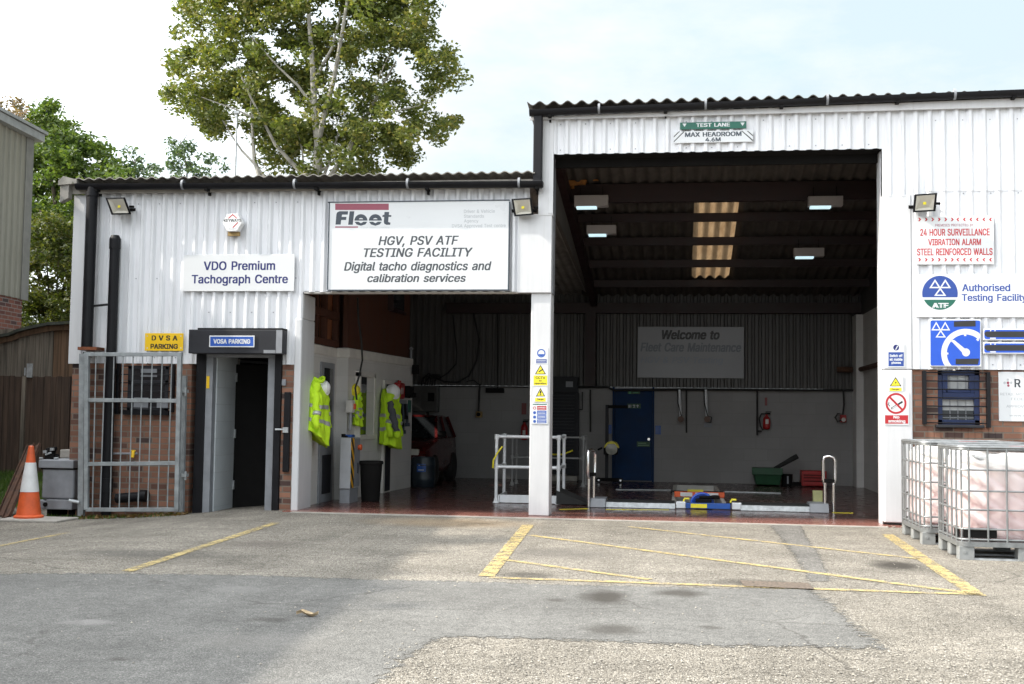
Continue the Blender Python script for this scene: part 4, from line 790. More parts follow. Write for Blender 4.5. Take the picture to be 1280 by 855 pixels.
m = MB(); pxbox(m, 97, 433.5, 120, 437.5, -.24, -.01); m.build('rust_bracket', M['rustplate'], dp)
x2 = at(140.5, 400, -.13).x; z2 = at(141,297,-.13).z
vp = MB().tube([(x2,-.13,z2-.10),(x2,-.13,-.15)], .066, 14).tube([(x2,-.13,z2-.15),(x2,-.13,z2-.02)], .074, 14).lathe([(.074,-.02),(.05,.03),(.03,.03)], (x2,-.13,z2), 14).tube([(x2,-.13,at(0,612,-.13).z),(x2,-.13,at(0,595,-.13).z)], .08, 14).build('soil_pipe', M['black'], shop, smooth=True)
MB().tube([(x, -.14, at(112,383,-.14).z-.0), (x2, -.13, at(140,380,-.13).z)], .016).build('pipe_bracket', M['black'], vp)
a = at(146,623,-.12); b = at(184,620,-.12); MB().tube([(a.x,-.12,a.z),(b.x,-.12,b.z)], .065, 12).tube([(b.x-.09,-.12,b.z),(b.x,-.12,b.z)], .08, 12).build('branch_pipe', M['black'], vp, smooth=True)
m = MB(); m.tube(pw([(140,567),(172,567)], -.05), .014); t_ = at(167,567,-.06); tp = m.build('water_pipe', M['grey'], shop, smooth=True)
MB().tube([(t_.x,-.09,t_.z-.05),(t_.x,-.07,t_.z+.03)], .022).box(t_.x-.03,t_.x+.03,-.08,-.06,t_.z+.03,t_.z+.045).build('tap', M['yellow'], tp)
x = at(672.5,190,-.12).x; za, zb = at(672,142,-.12).z, at(672,234,-.12).z
MB().box(x-.055, x+.055, -.18, -.065, zb-.01, za).box(x-.065,x+.065,-.19,-.06,zb+.0,zb+.08).build('downpipe', M['black'], shop, .012)
# ------------------------------------------------------------------ signs on the front
def board(name, label, cat, u0, v0, u1, v1, y0, y1, m, group=None, rim=None, bev=.003):
    a = at((u0+u1)/2, v1, y0); t = thing(name, label, cat, (a.x, y0, a.z), group)
    mb = MB(); pxbox(mb, u0, v0, u1, v1, y0, y1); mb.build('board', m, t, bev)
    if rim:
        r = MB(); k = rim[1]
        for (a0, b0, a1, b1) in ((u0-k,v0-k,u1+k,v0),(u0-k,v1,u1+k,v1+k),(u0-k,v0,u0,v1),(u1,v0,u1+k,v1)): pxbox(r, a0, b0, a1, b1, y0-.008, y1)
        r.build('rim', rim[0], t)
    return t
VT = .0016     # vinyl lies flat on its board
def letters(t, y, m, *words, name='lettering'):
    mb = LB(); y += VT
    for w in words:
        s, box = w[0], w[1]; k = w[2] if len(w) > 2 else {}
        word(mb, s, *box, y, **k)
    return mb.build(name, m, t)
def shapes(t, y, m, polys, name, th=.0):
    mb = LB(); y += VT
    for k, p in enumerate(polys):
        y_ = y-.00004*(k % 6); P = [at(u, v, y) for u, v in p]; vs = [(q.x, y_, q.z) for q in P]; ar = sum(a.x*b.z-b.x*a.z for a, b in zip(P, P[1:]+P[:1]))
        f = tuple(range(len(vs))); mb.add(vs, [f if ar > 0 else f[::-1]])
    return mb.build(name, m, t)
def circ(cu, cv, r, a0=0, a1=360, n=28, r2=None):
    o = [(cu+r*math.cos(math.radians(a0+(a1-a0)*i/n)), cv-r*math.sin(math.radians(a0+(a1-a0)*i/n))) for i in range(n+1)]
    if r2 is None: return o
    return o + [(cu+r2*math.cos(math.radians(a1+(a0-a1)*i/n)), cv-r2*math.sin(math.radians(a1+(a0-a1)*i/n))) for i in range(n+1)]
def ringq(cu, cv, r, r2, a0=0, a1=360, n=28):
    return [[(cu+q*math.cos(math.radians(a)), cv-q*math.sin(math.radians(a))) for q, a in ((r,b0),(r,b1),(r2,b1),(r2,b0))] for b0, b1 in ((a0+(a1-a0)*i/n, a0+(a1-a0)*(i+1)/n) for i in range(n))]
def rect(u0, v0, u1, v1): return [(u0,v0),(u1,v0),(u1,v1),(u0,v1)]
def frame(u0, v0, u1, v1, k): return [rect(u0,v0,u1,v0+k), rect(u0,v1-k,u1,v1), rect(u0,v0+k,u0+k,v1-k), rect(u1-k,v0+k,u1,v1-k)]
def tri(cu, v0, v1, hw, k):
    """triangle outline as three bars"""
    A, Bq, C_ = (cu,v0), (cu+hw,v1), (cu-hw,v1); c = (cu, v0+(v1-v0)*.66); L = lambda p: (p[0]+(c[0]-p[0])*k, p[1]+(c[1]-p[1])*k)
    return [[A,Bq,L(Bq),L(A)], [Bq,C_,L(C_),L(Bq)], [C_,A,L(A),L(C_)]]
yc = -.042
t = board('sign_board', 'plain white board reading Tachograph Centre in navy letters above the dark doorway', 'sign', 229.5, 318, 368, 364, yc-.012, yc, M['signw'])
letters(t, yc-.014, M['navy'], ('VDO Premium', (255,326.5,343.5,337.5)), ('Tachograph Centre', (240,343.5,359.5,357)))
t = board('sign_board', 'large framed white sign with red bar logo listing HGV and PSV testing', 'sign', 411, 252, 635.5, 362, -.075, yc, M['signw'], rim=(M['slate'], 1.3))
ys = -.0770
shapes(t, ys, M['logored'], [rect(419,254.5,486,262.5), rect(419,283,447.5,284.6)], 'logo_bar')
Z = lambda pts: [(410+x/14.22, 250+y/14.22) for x, y in pts]
shapes(t, ys, M['slate'], [Z([(133,437),(150,250),(165,218),(205,200),(358,200),(350,260),(250,260),(243,300),(330,300),(320,355),(235,355),(225,437)]), Z([(385,200),(468,200),(440,440),(358,440)]), Z([(1005,212),(1088,212),(1082,265),(1128,270),(1122,300),(1078,300),(1070,390),(1110,402),(1105,440),(1040,442),(1000,420),(992,385),(998,300),(965,300),(970,268),(1000,265)])], 'logo_print')
pl = []
for cu in (451.2, 469.2): pl += ringq(cu, 275.8, 8.1, 3.3, 0, 180, 16) + [[(cu-8.1,275.8),(cu-8.1,274),(cu+8.1,274),(cu+8.1,275.8)]] + [[(cu-8,277.2),(cu-3,277.2),(cu,279),(cu+3,277.2),(cu+7.9,277.2),(cu+5.5,280.5),(cu,282.2),(cu-5.5,280.5)]]
shapes(t, ys, M['slate'], pl, 'logo_print')
letters(t, ys, M['txtgrey'], ('HGV, PSV ATF', (473.5,295,573,308.5), dict(italic=True)), ('TESTING FACILITY', (455,310,590.5,321), dict(italic=True)), ('Digital tacho diagnostics and', (430.5,327,614,341), dict(italic=True)), ('calibration services', (459.5,342.5,582,352.5), dict(italic=True)))
letters(t, ys, M['faint'], ('Driver & Vehicle', (580,261.8,618.5,266.2), dict(bold=-.005)), ('Standards', (580,268.2,605,272.2), dict(bold=-.005)), ('Agency', (580,274.2,598,279.2), dict(bold=-.005)), ('DVSA Approved Test centre', (565,280,632,285.2), dict(bold=-.005)))
letters(t, ys, M['fainter'], ('Care Maintenance', (451,282.8,487,285.2), dict(italic=True)))
t = board('sign_board', 'small yellow parking board with black DVSA letters above the metal gate', 'sign', 181, 416.5, 229, 438.5, yc-.01, yc, M['yellow'])
letters(t, yc-.012, M['ink'], ('D V S A', (190,419.5,221.5,425.5), dict(bold=.03)), ('PARKING', (188.5,430,222,436), dict(bold=.03)))
shapes(t, yc-.012, M['offwhite'], [circ(u, v, .9, n=8) for u in (184,226) for v in (420,435)], 'fixing')
t = board('sign_plate', 'blue plate reading VOSA PARKING on the black shutter box', 'sign', 261.5, 419.5, 318, 434, -.262, -.25, M['signw'])
shapes(t, -.264, M['blue'], [rect(262.8,420.9,316.7,432.7)], 'blue_field'); letters(t, -.2646, M['signw'], ('VOSA PARKING', (267,424,312.5,429.5), dict(bold=.03)))
t = board('sign_board', 'thin green TEST LANE strip over the tall vehicle bay', 'sign', 850, 152.3, 933, 161, -.072, -.056, M['green'])
# keep the strip level with the ribs
letters(t, -.074, M['signw'], ('TEST LANE', (870.5,153.8,912,158.3), dict(bold=.02)))
shapes(t, -.074, M['signw'], [[(853,154.4),(858.2,154.4),(855.6,158.6)], [(925.5,153.2),(930.8,153.2),(928.2,157.4)]], 'arrow')
t = board('sign_board', 'white MAX HEADROOM 4.6M sign with black corner stripes over the tall bay', 'sign', 842, 163.5, 941.5, 178, -.072, -.056, M['signw'])
letters(t, -.074, M['slate'], ('MAX HEADROOM', (856.5,165,926.5,170.5), dict(bold=.025)), ('4.6M', (882,172,900.5,176.8), dict(bold=.025)))
shapes(t, -.074, M['ink'], [[(842.2,170.2),(848.5,164.2),(850,164.2),(842.2,172)], [(842.2,176.5),(854.3,164.4),(856,164.4),(842.2,178)], [(926.5,163.7),(928.2,163.7),(941.2,174.8),(941.2,176.8)], [(933.5,163.7),(935.2,163.7),(941.2,168.8),(941.2,170.6)]], 'stripe')
yr = -.056
t = board('sign_board', 'white 24 hour surveillance sign with red letters and red chevrons', 'sign', 1145, 270, 1242.5, 330.5, yr-.012, yr, M['signw'])
letters(t, yr-.014, M['signred'], ('24 HOUR SURVEILLANCE', (1150.5,286,1237,294.5), dict(bold=.015)), ('VIBRATION ALARM', (1160.5,298.5,1226,306.5), dict(bold=.015)), ('STEEL REINFORCED WALLS', (1146.5,310.5,1240.5,319), dict(bold=.015)))
letters(t, yr-.014, M['logored'], ('PREMISES PROTECTED BY', (1169,279.8,1217,283), dict(bold=-.005)))
ch = []
for v in (274.3, 324.6):
    for i in range(12):
        u = 1149.5+i*8.15; s = 1 if i < 6 else -1
        if s < 0: u -= 1
        c = u; ch.append([(c-s*2,v-2.2),(c,v-2.2),(c+s*2,v),(c,v+2.2),(c-s*2,v+2.2),(c-s*.2,v)])
shapes(t, yr-.014, M['signred'], ch, 'chevron_pattern')
t = board('sign_board', 'wide white Authorised Testing Facility board with round blue and green badge', 'sign', 1143.5, 342.5, 1300, 396.5, yr-.012, yr, M['signw'])
shapes(t, yr-.014, M['badgeblue'], [[p for p in circ(1175, 367, 22.3, -12, 192, 40)]], 'badge_top'); shapes(t, yr-.014, M['green'], [circ(1175, 365, 22.3, 205.5, 334.5, 24)], 'badge_base')
shapes(t, yr-.0146, M['signw'], tri(1168.8,349,360.2,7.2,.42)+tri(1181.6,349,360.2,7.2,.42)+tri(1175.2,359.4,369.8,7.6,.42), 'badge_triangle'); letters(t, yr-.0146, M['signw'], ('ATF', (1166,379,1185,384.6), dict(bold=.05)))
letters(t, yr-.014, M['badgeblue'], ('Authorised', (1203,355,1262.5,364), dict(bold=.012)), ('Testing Facility', (1202.5,367.5,1283.5,378.5), dict(bold=.012)))
t = board('test_station_sign', 'square blue sign with white gauge dial and three white triangles', 'sign', 1161.3, 399.3, 1227, 458.7, yr-.03, yr, M['signw'], bev=.012)
yb = yr-.032
def rrect(u0, v0, u1, v1, r, n=5):
    o = []
    for cu, cv, a in ((u1-r,v0+r,0),(u0+r,v0+r,90),(u0+r,v1-r,180),(u1-r,v1-r,270)): o += [(cu+r*math.cos(math.radians(a+90*i/n)), cv-r*math.sin(math.radians(a+90*i/n))) for i in range(n+1)]
    return o
shapes(t, yb, M['motblue'], [rrect(1163,400.3,1225.2,457,2.5)], 'blue_field')
dial = [q for q in ringq(1207, 441.5, 30.5, 23.5, 44, 231, 30)] + [q for q in ringq(1207,441.5,24,21.5,88,95,2)+ringq(1207,441.5,24,21.5,134,141,2)+ringq(1207,441.5,24,21.5,178,184,2)+ringq(1207,441.5,24,21.5,44,52,2)]
dial = [[(min(u,1225.2), min(v,457)) for u, v in q] for q in dial]
shapes(t, yb-.0006, M['signw'], dial, 'dial'); shapes(t, yb-.0010, M['signw'], [circ(1207.5,440.5,5,n=20), [(1190.8,428),(1193.6,425.6),(1209,438.3),(1204.5,442.5)], circ(1192.3,426.9,1.8,n=10)], 'needle')
shapes(t, yb-.0006, M['signw'], tri(1170.3,402,413,6.2,.40)+tri(1181.5,402,413,6.2,.40)+tri(1175.9,412.2,421.8,6.6,.40), 'triangle')
shapes(t, yb-.0014, M['screen'], [[(1192.4,401.6),(1219.5,400.6),(1219.5,408),(1192.4,408.4)], [(1194.5,448.6),(1224,448.2),(1222.5,455.6),(1194.6,455.4)]], 'dark_patch')
for lab, v0, v1, n in (('upper blue strip sign with its text blacked out beside the dial sign', 411, 425.5, 0), ('lower blue strip sign with its text blacked out beside the dial sign', 428, 442.5, 1)):
    t = board('strip_sign', lab, 'sign', 1229, v0, 1310, v1, yr-.03, yr, M['signw'], 'blacked out blue strip signs', bev=.008)
    shapes(t, yb, M['motblue'], [rrect(1230.3,v0+1.2,1309,v1-1.6,2.5)], 'blue_field'); shapes(t, yb-.0006, M['screen'], [[(1230.3,v0+5),(1233,v0+3.2),(1309,v0+3.2),(1309,v1-4),(1234,v1-4),(1231,v1-6.5)]], 'dark_patch')
    shapes(t, yb-.0010, M['signw'], [circ(1238.3,v0+2.2,.9,n=8), circ(1243.8,v0+2.2,.9,n=8), rect(1237.5,v1-3.4,1244.8,v1-2)], 'white_mark')
t = board('sign_board', 'white retail motor industry approval sign with small pink emblem on brick wall', 'sign', 1248.5, 465, 1330, 527, -.02, -.002, M['signw'])
letters(t, -.022, M['txtgrey'], ('R', (1268.5,474,1275.5,484)), ('M I', (1283,474,1302,484)))
letters(t, -.022, M['faint'], ('RETAIL MOTOR INDUSTRY', (1250.5,491.3,1317,494.5), dict(bold=0)), ('FEDERATION', (1264,497.2,1305,500.6), dict(bold=0)), ('APPROVED MEMBER', (1258,506.4,1312,509.8), dict(bold=0)), ('www.rmi.org.uk', (1262,518.2,1308,521.4), dict(bold=0)))
shapes(t, -.022, M['logored'], [circ(1260,478.5,1.8,n=10), circ(1260.5,482,1.6,n=10)], 'emblem'); shapes(t, -.022, M['faint'], [circ(1255.8,478.6,1.7,n=10), circ(1264,478.4,1.7,n=10), circ(1260,474.6,1.6,n=10)], 'emblem_petal')
# stickers on the two white pillars
yp = -.021
def sticker(lab, u0, v0, u1, v1, m='signw', y=None):
    y = yp if y is None else y
    return board('safety_sticker', lab, 'sticker', u0, v0, u1, v1, y-.005, y, M[m], 'safety stickers on the white pillars', bev=0), y-.007
t, y = sticker('round blue dust mask sticker at the top of the middle pillar stack', 667.5, 434.5, 685, 455); shapes(t, y, M['blue'], ringq(676.6,441.5,5.3,3.9)+[circ(676.6,441.3,3.9,200,340)], 'pictogram'); shapes(t, y, M['badgeblue'], [rect(670.3,449,683.3,454)], 'text_panel'); shapes(t, y-.0005, M['signw'], [rect(671,450.2,682.5,450.8), rect(671,452.2,682.5,452.8)], 'text_line')
t, y = sticker('yellow CCTV in operation sticker with camera triangle', 666, 455.5, 685, 483); shapes(t, y, M['ink'], [[(675.6,456),(682.5,467.8),(668.7,467.8)]], 'triangle_rim'); shapes(t, y-.0005, M['syellow'], [[(675.6,457.8),(680.9,467),(670.3,467)], rect(667,469.4,684,481.6)], 'yellow_field'); shapes(t, y-.0010, M['ink'], [[(673,464.5),(677.6,461.2),(678.6,462.4),(674,465.4)]], 'pictogram'); letters(t, y-.0010, M['ink'], ('CCTV', (669.6,470.6,681.4,473.6)), ('in', (674,475,677.4,476.8)), ('operation', (668.2,478,682.8,480.8)))
t, y = sticker('yellow warning triangle sticker with exclamation mark below the camera sticker', 667, 484, 684.5, 502.5); shapes(t, y, M['ink'], [[(675.6,485),(681.4,495.4),(669.8,495.4)]], 'triangle_rim'); shapes(t, y-.0005, M['syellow'], [[(675.6,486.8),(679.9,494.6),(671.3,494.6)], rect(669,497.4,682,502)], 'yellow_field'); letters(t, y-.0010, M['ink'], ('!', (674.9,488.4,676.3,493.6)), ('Danger', (671.6,498,679.6,500.4)))
t, y = sticker('mixed red and blue mandatory sign panel lowest on the middle pillar', 664.5, 504, 684.5, 530); shapes(t, y, M['green'], [rect(666,504.8,683.5,506)], 'header'); shapes(t, y, M['signred'], [rect(671.4,507.5,683,512.6)], 'red_field'); shapes(t, y, M['blue'], [rect(671.4,513.4,683,518.4), rect(671.4,519,683,523.8), rect(671.4,524.4,683,529)]+[circ(668.2,v,1.9,n=12) for v in (515.8,521.4,526.8)], 'blue_field'); shapes(t, y, M['signred'], ringq(668.2,510,1.9,1.2), 'ban_ring'); shapes(t, y-.0005, M['signw'], [rect(672.2,v,682,v+.6) for v in (509,511,514.8,516.6,520.4,522,525.6,527.4)], 'text_line')
yq = -.051
t, y = sticker('blue switch off mobile phones sticker on the thick end pillar', 1109.5, 430, 1130.5, 459, y=yq); shapes(t, y, M['navy'], [circ(1120.2,434.5,3.7,n=20)], 'disc'); shapes(t, y-.0005, M['signw'], [[(1119,437),(1121.6,431.8),(1122.6,432.6),(1120,437.4)]], 'pictogram'); shapes(t, y, M['badgeblue'], [rect(1110.6,440.2,1129.8,457.8)], 'text_panel'); letters(t, y-.0005, M['signw'], ('Switch off', (1112.2,443,1128,446.2), dict(bold=.03)), ('all mobile', (1112.2,447.6,1128,450.8), dict(bold=.03)), ('phones', (1114.6,452,1126,455.4), dict(bold=.03)))
t, y = sticker('small yellow electrical warning triangle above the no smoking sticker', 1110, 470.5, 1129, 489.5, y=yq); shapes(t, y, M['ink'], [[(1119.5,471.2),(1126.8,482.8),(1112.2,482.8)]], 'triangle_rim'); shapes(t, y-.0005, M['syellow'], [[(1119.5,473),(1125.2,482),(1113.8,482)], rect(1112,484.6,1127,488.8)], 'yellow_field'); shapes(t, y-.0010, M['ink'], [[(1120.4,475.6),(1118.4,478.8),(1119.6,478.8),(1118.8,481),(1121,478),(1119.8,478)]], 'bolt'); letters(t, y-.0010, M['ink'], ('Danger', (1114.6,485.6,1124.4,487.8)))
t, y = sticker('round red no smoking sticker with red caption on the thick end pillar', 1105.5, 490.5, 1136, 531, y=yq); shapes(t, y-.0005, M['signred'], ringq(1120,504.3,13.2,10.6), 'ban_ring'); shapes(t, y-.0010, M['signred'], [[(1111.4,497.4),(1113.2,495.6),(1128.8,511.4),(1127,513.2)]], 'ban_bar'); shapes(t, y, M['ink'], [[(1113.6,509.8),(1127.6,501),(1128.8,503),(1114.8,511.8)]], 'cigarette'); shapes(t, y-.0005, M['signw'], [[(1114.8,510),(1122.4,505.2),(1123,506.2),(1115.4,511)]], 'cigarette_paper'); shapes(t, y, M['slate'], [[(1110.4,502),(1112,503.4),(1110.8,505.4),(1113,507.6),(1112.2,508.2),(1109.6,505.6),(1110.8,503.6)]], 'smoke_mark'); shapes(t, y, M['signred'], [rect(1106.3,519,1135.2,529.6)], 'red_field'); letters(t, y-.0005, M['signw'], ('No', (1117,519.6,1124,523), dict(bold=.03)), ('smoking', (1110.6,524.6,1131.4,529), dict(bold=.03)))

# ------------------------------------------------------------------ floodlights and alarm box
def floodlight(lab, P4, y0=-.20, y1=-.10):
    """P4: corners top-left, top-right, bottom-right, bottom-left of the lit face"""
    c = at(sum(p[0] for p in P4)/4, sum(p[1] for p in P4)/4, y0); t = thing('floodlight', lab, 'floodlight', (c.x, 0, c.z), 'floodlights on the front wall')
    tilt = .05
    def P(p, y, k=1.0):
        q = at(*p, y0); dz = (q.z-c.z); return (c.x+(q.x-c.x)*k, y+tilt*(-1 if dz > 0 else .6), c.z+dz*k)
    fr, bk, inn, deep = [P(p, y0) for p in P4], [P(p, y1, .72) for p in P4], [P(p, y0-.001, .80) for p in P4], [P(p, y0+.03, .45) for p in P4]
    m = MB(); fix = m; m.add(fr+bk, [(4,5,6,7),(0,1,5,4),(1,2,6,5),(2,3,7,6),(3,0,4,7)]); m.add(fr+inn, [(0,1,5,4),(1,2,6,5),(2,3,7,6),(3,0,4,7)]); m.build('housing', M['black'], t)
    m = MB(); m.add(inn+deep, [(0,1,5,4),(1,2,6,5),(2,3,7,6),(3,0,4,7),(4,5,6,7)]); rf = m.build('reflector', M['led'], t)
    m = MB(); m.box(c.x-.018, c.x+.018, y0+.008, y0+.014, c.z-.018, c.z+.018); m.build('led_chip', M['syellow'], rf)
    m = MB(); m.tube([(c.x-.15, y1+.02, c.z-.02),(c.x-.15, -.05, c.z-.02)], .01); m.tube([(c.x+.15, y1+.02, c.z-.02),(c.x+.15, -.05, c.z-.02)], .01); m.box(c.x-.16, c.x+.16, -.052, -.036, c.z-.04, c.z); m.tube([(c.x+.13,-.16,c.z),(c.x+.19,-.15,c.z)], .016); m.build('bracket', M['blackm'], t)
    return t
floodlight('tilted black floodlight under the gutter beside the long downpipe', [(134,248),(158.5,247.5),(162.5,267.5),(138,268)])
floodlight('black floodlight at the corner of the large framed white sign', [(640,249.5),(665,248),(666.5,268),(642.5,270)])
floodlight('black floodlight above the red lettered surveillance sign', [(1142,244),(1170.5,242),(1170,263.5),(1141.5,265)], -.21)
c = at(291,278.5,-.12); t = thing('alarm_box', 'white hexagonal alarm box with red roof mark above the navy lettered board', 'alarm', (c.x, 0, c.z))
hexa = [(c.x+.135*math.cos(math.radians(a)), c.z+.135*math.sin(math.radians(a))) for a in range(0,360,60)]
MB().prism(hexa, 'y', -.14, -.03).build('cover', M['white'], t, .012, seg=3)
m = MB(); m.box(c.x-.075, c.x+.075, -.09, -.036, c.z-.165, c.z-.112); m.build('backplate', M['tan'], t)
letters(t, -.1425, M['ink'], ('KEYWAYS', (280,273.6,301.6,277.4), dict(bold=.01))); shapes(t, -.1425, M['signred'], [[(285,272.6),(290.8,267.2),(296.6,272.6),(295.6,273.2),(290.8,269),(286,273.2)], [(290.4,284.2),(297,277.6),(298,278.4),(291.4,285)]], 'logo_mark'); letters(t, -.1425, M['faint'], ('SECURITY', (286,285.4,295,286.8)))

# ------------------------------------------------------------------ yard objects
def gzp(p): return Vector((p.x, p.y, gz(p.x, p.y)))
# security gate
t = thing('metal_gate', 'grey steel bar gate folded back in front of the small barred window', 'gate', (at(165,640,-.3).x, -.3, -.15))
Yg = -.30
def gp(u, v): p = at(u, v, Yg); return (p.x, Yg, p.z)
m = MB(); m.obox(gp(109,441), gp(108,637), .055, .055, (0,1,0)); m.obox(gp(225,441), gp(221,637), .055, .055, (0,1,0)); m.obox(gp(105.5,443), gp(228,443), .045, .05); m.obox(gp(108,637), gp(223,637), .045, .05); m.obox(gp(109,500), gp(222,501), .03, .05); m.obox(gp(108,580), gp(220,579), .03, .05); m.build('gate_frame', M['gatem'], t, .004)
for u0, u1 in ((120,115.5),(131.5,125),(142.5,137.5),(154,149),(166.5,161),(178.5,172.5),(190.5,184.5),(203,197),(215,209)):
    MB().tube([gp(u0,444),gp(u1,636)], .0085, 6).build('bar', M['gatem'], t)
m = MB(); p0, p1 = at(103.5,442,-.24), at(101.5,645,-.24); m.obox((p0.x,-.24,p0.z),(p1.x,-.24,p1.z), .075, .06, (0,1,0)); m.build('post', M['gatem'], t, .004)
m = MB(); p0, p1 = at(230,470,-.12), at(226,640,-.12); m.obox((p0.x,-.12,p0.z),(p1.x,-.12,p1.z), .075, .06, (0,1,0)); m.build('post', M['gatem'], t, .004)
for v in (489, 594):
    p = at(229, v, -.2); MB().box(p.x-.04, p.x+.055, -.24, -.15, p.z-.02, p.z+.02).tube([(p.x+.03,-.2,p.z-.06),(p.x+.03,-.2,p.z+.05)], .016).build('hinge', M['galv'], t)
p = at(88, 626, -.3); q = at(99, 628, -.3); MB().tube([(p.x,-.34,p.z+.01),(q.x,-.3,q.z)], .02).build('bolt', M['galv'], t)
# cone
cb = G(37, 648.5, -.155); cb.y = -.62; cb = Vector((at(36,640,-.62).x, -.62, gz(-7.9,-.62)))
t = thing('traffic_cone', 'orange traffic cone with white reflective sleeve beside the grey tank', 'cone', cb)
zt = at(36,560,-.62).z-cb.z
def cr_(h): return .030+(.165-.030)*((1-h)**1.06)
zs = [.035, .05, .12, .30, .30]
MB().lathe([(.18,.0),(.185,.02),(.165,.035)]+[(.032+.125*(1-h/zt), h) for h in np.linspace(.04, zt-.01, 12)]+[(.02,zt),(0,zt)], cb, 28).build('cone_body', M['orange'], t, smooth=True)
r_ = lambda h: .032+.125*(1-h/zt)
h0, h1 = zt*.36, zt*.765
MB().lathe([(r_(h0)-.01,h0-.002),(r_(h0)+.004,h0),(r_(h1)+.004,h1),(r_(h1)-.01,h1+.002)], cb, 28).build('reflective_sleeve', M['reflect'], t, smooth=True)
a0, a1 = at(6,651,-.75), at(81,652,-.75)
pb = MB().box(a0.x, a1.x, -.95, -.38, cb.z+.002-.004, cb.z+.03).build('flat_slab', M['concrete'], None, .01); tag(pb, 'thin pale concrete slab lying flat under the cone', 'slab')
for o in (t,): o.location.z += .03
# grey tank with machine part on top
x0, x1 = at(48,600,-.15).x, at(91,600,-.15).x; zb = gz(-7.9,-.1); y0, y1 = -.15, .75
z_ = lambda v: at(70, v, -.15).z
t = thing('grey_tank', 'battered grey plastic tank on feet against the brick corner', 'tank', ((x0+x1)/2, .3, zb))
MB().prism([(x0+.03,z_(585.5)),(x1-.0,z_(585.5)),(x1-.0,z_(624)),(x0+.03,z_(624))], 'y', y0+.03, y1).build('body', M['grey'], t, .03, seg=3)
MB().box(x0-.01, x1+.0, y0-.0, y1, z_(585.3), z_(575)).build('lid', M['grey'], t, .012); MB().box(x0+.02, x1, y0+.02, y1, z_(587), z_(585)).build('seal', M['blackm'], t)
MB().prism([(x0+.03,z_(637)),(x1,z_(637)),(x1,z_(624.5)),(x0+.12,z_(624.5)),(x0+.10,z_(627)),(x0+.03,z_(624.5))], 'y', y0+.0, y1-.02).build('base_skirt', M['grey'], t, .012)
p = at(57,630.5,y0); MB().lathe([(.02,-.0),(.028,.0),(.028,.02),(.016,.02)], (p.x, y0, p.z), 14, 'y').build('drain_hole', M['blackm'], t)
for x in (x0+.08, x1-.1): MB().box(x, x+.07, y0+.1, y1-.1, zb-.02, z_(637)).build('foot', M['blackm'], t)
p = at(65,574.5,.1); bz = z_(575)
t = thing('engine_part', 'small dark machine part with pale fittings on the grey tank lid', 'machine part', (p.x, .1, bz))
m = MB(); m.box(p.x-.07,p.x+.06,.03,.16,bz,bz+.07); m.lathe([(.06,0),(.065,.05),(.05,.09),(0,.09)], (p.x-.02,.1,bz+.06), 10); m.tube([(p.x-.08,.1,bz+.12),(p.x+.06,.1,bz+.14)], .03); m.tube([(p.x+.04,.08,bz+.02),(p.x+.12,.05,bz+.05)], .02); m.build('casting', M['blackm'], t, .006)
m = MB(); m.box(p.x-.09,p.x-.04,.02,.05,bz+.08,bz+.115); m.box(p.x+.01,p.x+.06,.02,.05,bz+.115,bz+.15); m.tube([(p.x-.14,.03,bz+.012),(p.x-.09,.03,bz+.012)], .012); m.tube([(p.x+.07,.03,bz+.012),(p.x+.13,.03,bz+.02)], .012); m.tube([(p.x-.05,.02,bz+.06),(p.x+.03,.02,bz+.09)], .012); m.build('fitting', M['galv'], t)
p = at(83,569,.5); bb = MB().box(p.x-.07, p.x+.13, .45, .65, bz+.002, at(83,562,.5).z).build('concrete_block', M['concrete'], None, .01); tag(bb, 'grey block standing on the tank lid against the brick corner', 'block')
# rusty steel sections leaning
for i, (u0, v0, u1, v1, ya, yb_, lab) in enumerate(((2,646,40,556,-.35,1.0,'longer rusty steel channel leaning behind the cone'), (9,648,47,556,-.5,1.05,'darker rusty steel channel leaning closest to the cone'))):
    a, b = at(u0, v0, ya), at(u1, v1, yb_); a.z = gz(a.x, a.y)+.02
    m = MB(); d = (b-a).normalized(); n_ = Vector((0,-1,0)); m.obox(a, b, .10, .012, (0,-1,.3)); sd = d.cross(Vector((0,-1,.3))).normalized()
    m.obox(a+sd*.048+Vector((0,-.02,0)), b+sd*.048+Vector((0,-.02,0)), .012, .05, (0,-1,.3)); m.obox(a-sd*.048+Vector((0,-.02,0)), b-sd*.048+Vector((0,-.02,0)), .012, .05, (0,-1,.3))
    tag(m.build('steel_channel', M['rust'], None), lab, 'steel channel', 'rusty channels leaning together')
